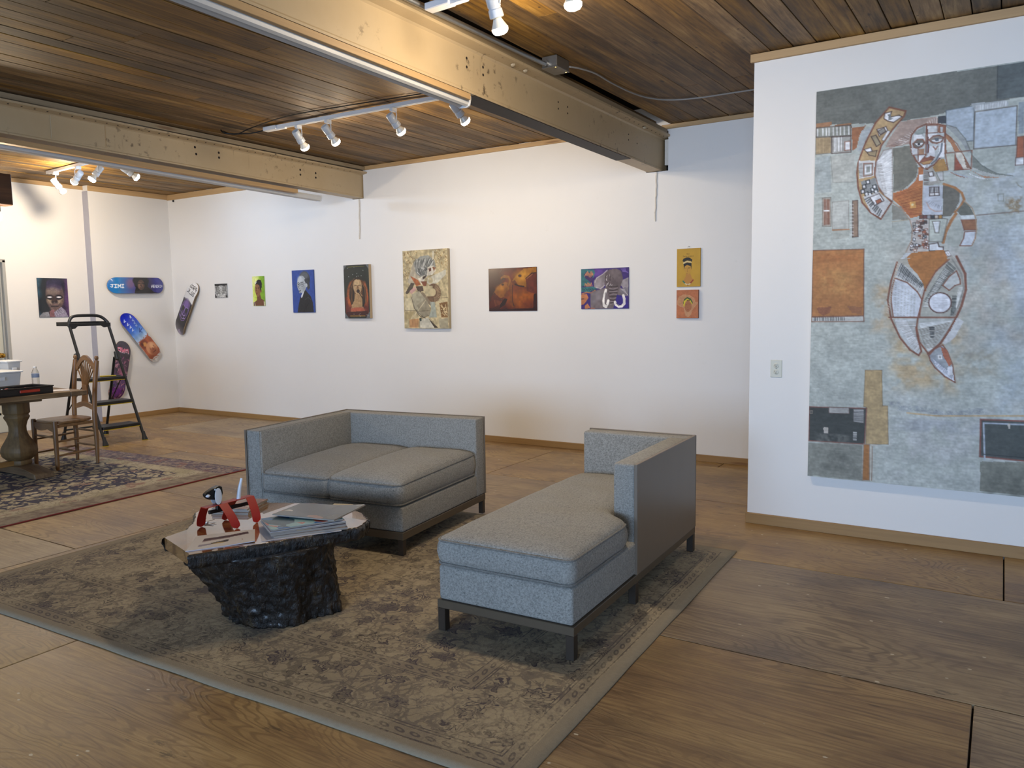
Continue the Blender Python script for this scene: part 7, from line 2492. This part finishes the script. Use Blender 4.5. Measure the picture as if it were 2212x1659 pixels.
# --- grey elephant among coloured plants
w_, h_ = 0.508, 0.392
p = P100(w_, h_, 0.0042, '34206a')
el(p, '5a3c8d', 36, 10, 16, 10, 0.8)
for k in range(6):
    li(p, '6d5aa0', 1.0, 84 + k * 2, 2, 88 + k, 10, 94 + k, 8 + k)
po(p, '2f6a70', 0, 0, 28, 2, 30, 10, 26, 24, 22, 30, 0, 30)
po(p, '3c2a5a', 6, 14, 12, 6, 24, 12, 26, 26, 22, 34, 10, 24)
for k in range(8):
    li(p, 'b07a58', 1.3, 8 + k * 2.4, 18 - 3 * math.sin(k), 10 + k * 2.2, 9 + 3 * math.cos(k * 1.7), 12 + k * 2, 16)
po(p, '2c6468', 0, 28, 16, 30, 24, 38, 10, 42, 0, 44)
for k in range(6):
    li(p, 'b07a58', 1.3, 8 + k * 2.4, 43, 9 + k * 2.6, 36 + 2 * math.sin(k * 2), 12 + k * 2.4, 43)
po(p, '2f6f74', 0, 46, 24, 44, 38, 46, 30, 52, 16, 58, 0, 56)
for k in range(14):
    li(p, '1d3f48', 0.9, 2 + k * 2.3, 48 + (k % 3), 5 + k * 2.3, 55 - (k % 2) * 2)
li(p, 'a8744c', 2.2, 2, 62, 12, 58, 22, 60, 30, 54)
po(p, 'b0704a', 0, 64, 12, 62, 16, 72, 10, 82, 6, 88, 0, 90)
li(p, '2a1a3a', 1.6, 0, 75, 6, 74.5)
po(p, 'b0704a', 8, 92, 14, 86, 20, 98, 8, 100)
po(p, 'b0704a', 20, 100, 24, 92, 30, 98, 30, 100)
po(p, '6d6468', 20, 62, 27, 56, 46, 50, 78, 40, 90, 60, 82, 80, 68, 100, 34, 100, 20, 96)
po(p, '7d757a', 28, 30, 34, 22, 46, 14, 58, 6, 54, 16, 52, 34, 48, 48, 40, 50, 28, 46)
el(p, '9a9296', 36, 36, 7, 12, 0.7, 0.8)
po(p, '5b5054', 52, 12, 60, 4, 74, 2, 84, 8, 88, 24, 88, 36, 80, 52, 78, 66, 72, 84, 62, 84, 56, 60, 50, 36)
el(p, '6f6468', 70, 16, 14, 12, 0.8, 0.7)
li(p, 'b5adb0', 1.6, 30, 34, 34, 23, 46, 15, 56, 5)
li(p, 'aaa2a6', 2.0, 32, 46, 42, 50, 50, 42)
for k in range(22):
    x, y = 52 + p.rng.rand() * 16, 14 + p.rng.rand() * 30
    li(p, ['c9c2c4', '2e262a'][k % 2], 0.9, x, y, x + 4 * (p.rng.rand() - 0.5), y + 4)
for k in range(12):
    y = 46 + k * 4
    li(p, ['251d22', '8d8488'][k % 2], 1.1, 60 + k * 0.2, y, 68, y + 2 * math.sin(k), 78 - k * 0.4, y - 1)
po(p, '8d868c', 88, 30, 100, 24, 100, 48, 88, 50, 84, 42)
po(p, '757078', 82, 52, 100, 48, 100, 66, 92, 72, 84, 62)
for k in range(8):
    li(p, 'b3adb2', 0.9, 84 + k * 2, 52 + k * 2, 92 + k, 54 + k * 2.2)
po(p, '2a1c7a', 76, 66, 96, 70, 100, 100, 68, 100, 72, 84)
el(p, '807a80', 38, 66, 8, 12, 0.7, 0.8)
el(p, '77727a', 26, 76, 5, 14, 0.7, 0.7)
li(p, 'e6e3df', 5.2, 53, 54, 50, 66, 48, 80, 49, 92, 53, 95, 56, 88, 58, 80)
li(p, '38303a', 1.0, 53, 60, 51, 74, 51, 86, 54, 90)
li(p, 'e6e3df', 5.2, 72, 84, 74, 90, 80, 95, 86, 94, 91, 88, 91, 76, 89, 68)
li(p, '38303a', 1.0, 74, 86, 79, 92, 85, 91)
p.mottle(5, 0.10)
hang('elephant_print', 'picture of a grey tusked elephant among purple and teal plants', 'picture', p, w_, h_, 0.010, ART_MATTE, (-3.294, YB, 1.608), 0, 'pictures along the walls', '40305a')

# --- queen on ochre ground, with two lines of small lettering above her
w_, h_ = 0.222, 0.345
p = P100(w_, h_, 0.0024, 'b8902c')
p.mottle(20, 0.03)
po(p, 'b07c38', 42, 52, 58, 48, 58, 66, 64, 76, 72, 84, 62, 92, 48, 94, 36, 90, 28, 84, 38, 74)
po(p, 'b88a34', 32, 44, 60, 42, 62, 56, 52, 68, 42, 66, 34, 58)
po(p, '17181c', 24, 32, 28, 26, 42, 23, 56, 24, 66, 30, 64, 36, 60, 33, 44, 31, 30, 35)
po(p, 'cbb98a', 27, 36, 44, 32, 63, 35, 63, 38, 44, 35.5, 28, 40)
po(p, '17181c', 28, 40, 44, 36.5, 63, 38.5, 63, 56, 59, 46, 44, 43, 34, 46, 32, 54)
li(p, '7d5a24', 1.3, 36, 52, 42, 51)
li(p, '7d5a24', 1.6, 48, 50, 58, 50)
el(p, '8d682a', 52, 51.5, 4, 1.4, 0.4)
li(p, '8a6428', 1.2, 46, 52, 45, 60, 48, 61)
li(p, '8a6428', 1.2, 42, 65, 48, 65)
li(p, '1f6a5a', 5.0, 27, 85, 34, 90)
li(p, 'cbc0a0', 4.0, 36, 92, 44, 94, 52, 94, 58, 92)
li(p, '8d2f1c', 5.0, 60, 90, 70, 83)
el(p, '8a4a20', 48, 96, 2.6, 2.0, 0.3)


def script(p, x, y, s, text, col='5a4218', w=1.0):
    """tiny single-stroke lettering"""
    G = {'Q': [0, 1, 0, 4, 3, 4, 3, 1, 0, 1], 'D': [0, 0, 0, 4, 2, 4, 3, 2, 2, 0, 0, 0], 'u': [0, 2, 0, 4, 2, 4, 2, 2], 'e': [0, 3, 2, 3, 2, 2, 0, 2, 0, 4, 2, 4], 'n': [0, 4, 0, 2, 2, 2, 2, 4],
         's': [2, 2, 0, 2, 0, 3, 2, 3, 2, 4, 0, 4], 'a': [0, 2, 2, 2, 2, 4, 0, 4, 0, 3, 2, 3], 'h': [0, 0, 0, 4, 0, 2, 2, 2, 2, 4], 'o': [0, 2, 2, 2, 2, 4, 0, 4, 0, 2], 'i': [1, 2, 1, 4], 'r': [0, 4, 0, 2, 2, 2],
         'd': [2, 0, 2, 4, 0, 4, 0, 2, 2, 2], 'l': [1, 0, 1, 4], 't': [1, 0, 1, 4, 2, 4], 'y': [0, 2, 1, 4, 2, 2], 'N': [0, 4, 0, 0, 2, 4, 2, 0]}
    for ch_ in text:
        g = G.get(ch_)
        if g:
            li(p, col, w, *[(x + g[i] * s) if i % 2 == 0 else (y + g[i] * s * 0.62) for i in range(len(g))])
        x += 3.4 * s if ch_ not in 'il ' else 2.4 * s


script(p, 42, 12.5, 1.0, 'Nest', '8a6a22', 1.1)
script(p, 27, 18.5, 1.0, 'Denta anreotin', '7d5e20', 1.1)
qp = hang('queen_panel', 'ochre panel with a crowned queen, hung above the orange panel', 'picture', p, w_, h_, 0.016, ART_MATTE, (-2.450, YB, 1.777), 0, 'pictures along the walls', 'a3802c')
MB().loop_tube([(0.010 * math.cos(k * PI / 7), -0.008, h_ / 2 + 0.008 + 0.012 * math.sin(k * PI / 7)) for k in range(14)], 0.0015, 5).build('hanging_ring', CHROME, qp)

# --- face on orange ground
w_, h_ = 0.205, 0.258
p = P100(w_, h_, 0.0026, 'b06a44')
p.mottle(26, 0.04)
po(p, 'b5835c', 4, 40, 12, 24, 34, 16, 62, 20, 82, 30, 86, 44, 98, 46, 86, 58, 74, 70, 66, 88, 54, 96, 42, 90, 34, 62, 18, 58, 6, 52)
li(p, 'c2946c', 1.4, 4, 40, 12, 24, 34, 16, 62, 20, 82, 30, 86, 44, 98, 46, 86, 58, 74, 70, 66, 88, 54, 96, 42, 90, 34, 62, 18, 58, 6, 52, 4, 40)
po(p, '3c5426', 30, 46, 36, 32, 50, 25, 66, 30, 76, 44, 74, 50, 64, 36, 50, 32, 40, 38, 34, 50)
po(p, 'c9b830', 32, 56, 34, 40, 50, 30, 66, 38, 74, 50, 68, 50, 60, 40, 50, 37, 42, 42, 38, 60)
el(p, '9c6440', 54, 58, 16, 20, 0.1)
po(p, '5a3320', 45, 38, 50, 35.5, 54, 37, 60, 35.5, 64, 39, 54, 39)
li(p, '8a5434', 1.4, 44, 52, 50, 51)
li(p, '8a5434', 1.4, 58, 51, 65, 52)
li(p, '8a5434', 1.2, 54, 54, 53, 63, 56, 64)
po(p, '8d4a34', 48, 69, 60, 69, 54, 73)
po(p, 'b98a64', 36, 64, 46, 76, 54, 80, 66, 72, 72, 62, 66, 84, 54, 94, 44, 88)
p.mottle(6, 0.05)
hang('face_panel', 'small orange panel with a face inside a tan outline', 'picture', p, w_, h_, 0.028, ART_MATTE, (-2.455, YB, 1.447), 0, 'pictures along the walls', '9a5c3c')

# ------------------------------------------------------------------ skateboards hung as pictures
RIM = plain('maple_ply_edge', 'a08a6c', 0.5)


def skateboard(label, pic, L, Wd, loc, rz, ang, mount=0.075):
    """deck hung with its graphic outwards; local x right, z up, graphic faces -y; ang turns it in the wall plane"""
    t = thing('skateboard', label, 'skateboard', loc, rz, 'skateboards on the wall')
    nx, ny = pic.nx, pic.ny
    rgb = pic.linear()
    V = []
    ca, sa = math.cos(ang), math.sin(ang)
    r = Wd / 2

    def pt(i, j, back):
        u, v = i / (nx - 1), j / (ny - 1)
        s = (u - 0.5) * L
        e = L / 2 - abs(s)
        er = r * 1.15
        hw = r * (math.sqrt(max(0.0, 1 - ((er - e) / er) ** 2)) if e < er else 1.0)
        hw = max(hw, 0.0005)
        tt = (0.5 - v) * 2 * hw
        k = max(0.0, abs(s) - (L / 2 - 0.17)) / 0.17
        kick = 0.052 * k ** 1.5
        cup = 0.006 * (1 - (tt / r) ** 2)
        y = -mount + kick - cup * 0 + (tt / r) ** 2 * 0.006
        if back:
            y += 0.011
        return (s * ca - tt * sa, y, s * sa + tt * ca)
    for b in (0, 1):
        for j in range(ny):
            for i in range(nx):
                V.append(pt(i, j, b))
    F, mi = [], []
    n = nx * ny
    for j in range(ny - 1):
        for i in range(nx - 1):
            q = j * nx + i
            F.append((q, q + nx, q + nx + 1, q + 1))
            mi.append(0)
            F.append((n + q, n + q + 1, n + q + nx + 1, n + q + nx))
            mi.append(1)
    rg = [i for i in range(nx)] + [(j + 1) * nx - 1 for j in range(1, ny)] + [(ny - 1) * nx + i for i in range(nx - 2, -1, -1)] + [j * nx for j in range(ny - 2, 0, -1)]
    for a in range(len(rg)):
        b = (a + 1) % len(rg)
        F.append((rg[a], rg[b], n + rg[b], n + rg[a]))
        mi.append(1)
    me = bpy.data.meshes.new('deck')
    me.from_pydata(V, [], F)
    at = me.color_attributes.new('Col', 'FLOAT_COLOR', 'POINT')
    buf = np.ones((2 * n, 4), np.float32)
    buf[:n, :3] = rgb.reshape(-1, 3)
    buf[n:, :3] = 0.25
    at.data.foreach_set('color', buf.ravel())
    me.materials.append(ART_GLOSS)
    me.materials.append(RIM)
    me.polygons.foreach_set('material_index', mi)
    me.polygons.foreach_set('use_smooth', [True] * len(F))
    o = bpy.data.objects.new('deck', me)
    COL.objects.link(o)
    o.parent = t
    MB().box(-0.02, 0.02, -mount + 0.008, -0.0005, -0.02, 0.02).build('wall_mount', RIM, t, bevel=0.003)
    return t


SKL, SKW = 0.805, 0.21
SKH = 100 * SKW / SKL


def SK(bg):
    return Pic(100, SKH, 0.62, bg, 3)


def glyphs(p, x, y, w, h, text, col, lw, gap=0.35):
    """block lettering from single strokes on a 0..1 box"""
    G = {'J': [.2, 0, 1, 0, .7, 0, .7, .8, .45, 1, .1, .8], 'I': [.1, 0, .9, 0, .5, 0, .5, 1, .1, 1, .9, 1], 'M': [0, 1, 0, 0, .5, .6, 1, 0, 1, 1], 'H': [0, 0, 0, 1, 0, .5, 1, .5, 1, 0, 1, 1], 'E': [1, 0, 0, 0, 0, .5, .8, .5, 0, .5, 0, 1, 1, 1],
         'N': [0, 1, 0, 0, 1, 1, 1, 0], 'D': [0, 0, 0, 1, .6, 1, 1, .6, 1, .4, .6, 0, 0, 0], 'R': [0, 1, 0, 0, .9, 0, .9, .45, 0, .5, 1, 1], 'X': [0, 0, 1, 1, .5, .5, 1, 0, 0, 1], 'P': [0, 1, 0, 0, .9, 0, .9, .5, 0, .5], 'O': [0, 0, 1, 0, 1, 1, 0, 1, 0, 0],
         'B': [0, 0, 0, 1, .8, 1, .9, .6, .1, .5, .8, .4, .8, 0, 0, 0], 'L': [0, 0, 0, 1, 1, 1], 'K': [0, 0, 0, 1, 0, .5, 1, 0, 0, .5, 1, 1], 'T': [0, 0, 1, 0, .5, 0, .5, 1], 'A': [0, 1, .5, 0, 1, 1, .8, .6, .2, .6], 'Z': [0, 0, 1, 0, 0, 1, 1, 1],
         'F': [0, 1, 0, 0, 1, 0, 0, 0, 0, .5, .7, .5], 'U': [0, 0, 0, 1, 1, 1, 1, 0], 'S': [1, 0, 0, 0, 0, .5, 1, .5, 1, 1, 0, 1]}
    for ch_ in text:
        g = G.get(ch_)
        if g:
            p.line(col, lw, [(x + g[i] * w) if i % 2 == 0 else (y + g[i] * h) for i in range(len(g))])
        x += w * (1 + gap)


# horizontal board: musician on blue, lettered at both ends
p = SK('1c4a9c')
p.grad(['1a6cb4', '2278b8', '3a62a4', '4a4a86', '1c1c2c', '2a2450', '24248c', '1c2a8c'], False)
el(p, '8a5a78', 36, 40, 7, 30, 0.8, 0.6)
p.poly('15110f', [43, SKH, 45, 17, 50, 12, 62, 12, 70, 18, 78, 24, 92, SKH])
p.ell('0f0c0c', 55, 5.5, 14, 8.5, 0.2)
p.ell('4c362c', 55, 12, 6.5, 8.5, 0.15)
p.ell('7d5d4c', 53.5, 13.5, 4.4, 5.4, 0.7, 0.9)
p.line('120c0a', 1.3, [50.5, 10, 53, 9.6]).line('120c0a', 1.3, [57, 9.6, 60, 10]).line('1a100d', 1.2, [55, 10, 54.6, 14, 56.4, 14.4]).line('2a1210', 1.2, [53, 17.2, 58, 17.2])
p.ell('120d0c', 46, 10, 3, 6, 0.4).ell('120d0c', 64, 10, 3, 6, 0.4)
glyphs(p, 4.5, 11.5, 4.0, 5.2, 'JIMI', 'e6eaee', 1.3, 0.38)
glyphs(p, 73.5, 12.2, 2.6, 4.4, 'HENDRIX', 'dfe3ea', 0.75, 0.32)
p.mottle(6, 0.05)
skateboard('horizontal blue skateboard with a dark haired musician, in the corner', p, 0.825, 0.215, (XL, 6.378, 1.805), PI / 2, math.radians(0.6))

# diagonal board: blue to white with an orange pair of faces
p = SK('2f6fd0')
p.grad(['0f1fa0', '1430b8', '2a62cc', '7fa8dc', 'd9dde2', 'd3cfc8', 'cfc8c0', 'd6d2cc'], False)
p.poly('a3502a', [52, 2, 58, 0, 84, 0, 90, 3, 89, SKH - 2, 84, SKH, 56, SKH, 51, SKH - 4, 53, 12])
p.mottle(5, 0.12)
p.ell('7a3416', 60, 18, 8, 7, 0.5).ell('c98a44', 61, 17, 4, 3.5, 0.6).ell('5a2410', 58, 21, 3, 2, 0.5)
p.ell('c9895c', 74, 11, 12, 10.5, 0.15).ell('8a4424', 80, 11, 7, 7, 0.7, 0.8).ell('d9a274', 70, 8, 5, 4, 0.7)
p.line('6b3018', 1.0, [71, 6, 74, 5.6]).line('6b3018', 1.0, [71, 14, 74, 14.6]).line('6b3018', 1.2, [74, 10, 78, 9.5]).line('5a2410', 1.4, [81, 7.5, 81, 13])
for k in range(26):
    p.ell('a3502a', 50 + 3 * p.rng.rand(), 26 * p.rng.rand(), 0.7, 0.7, 0.2)
    p.ell('a3502a', 89 + 4 * p.rng.rand(), 26 * p.rng.rand(), 0.6, 0.6, 0.2)
for k, (x, y) in enumerate(((8, 18), (15, 17.5), (21, 17), (27, 17))):
    p.line('c9d6ee', 1.3, [x, y, x + 2.6, y + 3.0]).line('c9d6ee', 1.1, [x + 2.6, y + 3, x + 3, y - 0.5])
for k, (x, y) in enumerate(((9, 4), (15, 5), (20, 6), (25, 6.5))):
    p.line('dfe6f2' if k == 0 else '9ab4dc', 1.5 if k == 0 else 1.1, [x, y, x + 3.0, y + 2.6]).line('9ab4dc', 1.0, [x + 1, y + 3, x + 3.4, y + 0.4])
p.line('1a3a8a', 1.3, [34, 6, 38, 10, 42, 7]).line('1a3a8a', 1.3, [37, 3, 39, 11])
skateboard('tilted skateboard fading from blue to white with orange faces', p, 0.815, 0.205, (XL, 6.395, 1.088), PI / 2, math.radians(-53))

# board beside it: white top with scrawled letters, purple skull on black
p = SK('17121c')
p.grad(['d3d2d4', 'dcdcdc', 'b9b4bc', '1c1722', '15121a', '17131c', '1a1620', '241c2e', '8d80a0'], False)
p.poly('d8d8d8', [0, 0, 34, 0, 29, SKH / 2, 33, SKH, 0, SKH])
for k in range(3):
    p.ell('d8d8d8', 27 + k, 4 + 9 * k, 4, 5, 0.8, 0.7)
# lettering reads across the board: drawn turned by a quarter
q = '1a1a1c'
p.line(q, 1.0, [11, 4, 5, 4]).line(q, 1.0, [5.5, 4, 5.5, 8, 8, 8.5, 8.5, 4.5]).line(q, 1.0, [11, 10.5, 5, 11, 5.6, 14, 8.4, 14, 8.4, 11, 11, 14.6]).line(q, 1.0, [6, 16.5, 10, 16.2, 10.6, 19.6, 6, 20, 6, 16.5]).line(q, 1.0, [5, 23, 10, 23, 11, 21])
p.line(q, 1.0, [20, 4, 14, 5, 14.6, 8, 17, 7.6, 19.6, 9, 20, 4]).line(q, 1.0, [14, 11, 20, 11, 20, 15]).line(q, 1.0, [14, 18, 20, 17.6]).line(q, 1.0, [13.6, 22, 17, 18, 20.6, 22.4])
p.ell('54387a', 48, 13, 16, 9.5, 0.5, 0.7).ell('7a5aa4', 40, 13, 7, 7, 0.7, 0.8)
p.ell('120d18', 50, 8.5, 4.2, 3.0, 0.4).ell('120d18', 50, 17.5, 4.2, 3.2, 0.4)
p.line('a58cc8', 0.9, [44, 6, 46, 11]).line('a58cc8', 0.9, [44, 20, 46, 15]).line('8a6ab8', 1.2, [46, 13, 57, 13]).line('a58cc8', 1.0, [58, 7, 62, 12, 58, 19]).line('a58cc8', 1.0, [64, 6, 68, 13, 64, 21]).line('8a6ab8', 1.0, [60, 9, 66, 9]).line('8a6ab8', 1.0, [60, 17, 66, 17]).line('7a5aa4', 0.9, [36, 5, 52, 3, 68, 6, 72, 13, 66, 22, 50, 24, 38, 21])
p.ell('9a90b0', 96, 13, 5, 6, 0.8, 0.7).line('8d80a0', 2.0, [90, 12, 97, 12])
skateboard('slanted skateboard with white lettered nose and purple skull on the long wall', p, 0.83, 0.205, (-9.735, YB, 1.474), 0, math.radians(180 + 57))

# board behind the ladder: dark violet and pink
p = SK('2c2030')
p.grad(['2a2430', '3a2c3c', '30222e', '4a2c44', '3c2238', '54305a', '4a2060', '5a2a6a', '2a1830'], False)
for k in range(150):
    x, y = 26 + p.rng.rand() * 72, p.rng.rand() * SKH
    p.line(['a8607a', '1a1018', '7a4468', 'b88a90', '241424'][k % 5], 1.6, [x, y, x + 7 * (p.rng.rand() - 0.3), y + 5 * (p.rng.rand() - 0.5)], 0.8)
p.ell('b8607c', 52, 10, 9, 6, 0.8, 0.6).ell('6a2c8a', 86, 14, 9, 8, 0.8, 0.7).ell('c09a8c', 66, 14, 5, 4, 0.8, 0.6)
for k, c_ in enumerate(('dfe3ee', 'c8607a')):
    o_ = k * 0.9
    p.line(c_, 1.6, [20 - o_, 4, 14 - o_, 5, 15 - o_, 9, 19 - o_, 8]).line(c_, 1.6, [14 - o_, 11, 20 - o_, 11.5, 16 - o_, 13, 20 - o_, 15, 13 - o_, 15.6]).line(c_, 1.6, [19 - o_, 18, 13 - o_, 18, 13.4 - o_, 22, 18 - o_, 22.4, 19 - o_, 18])
skateboard('violet and pink skateboard on the wall behind the ladder', p, 0.80, 0.215, (XL, 6.048, 0.668), PI / 2, math.radians(-103))
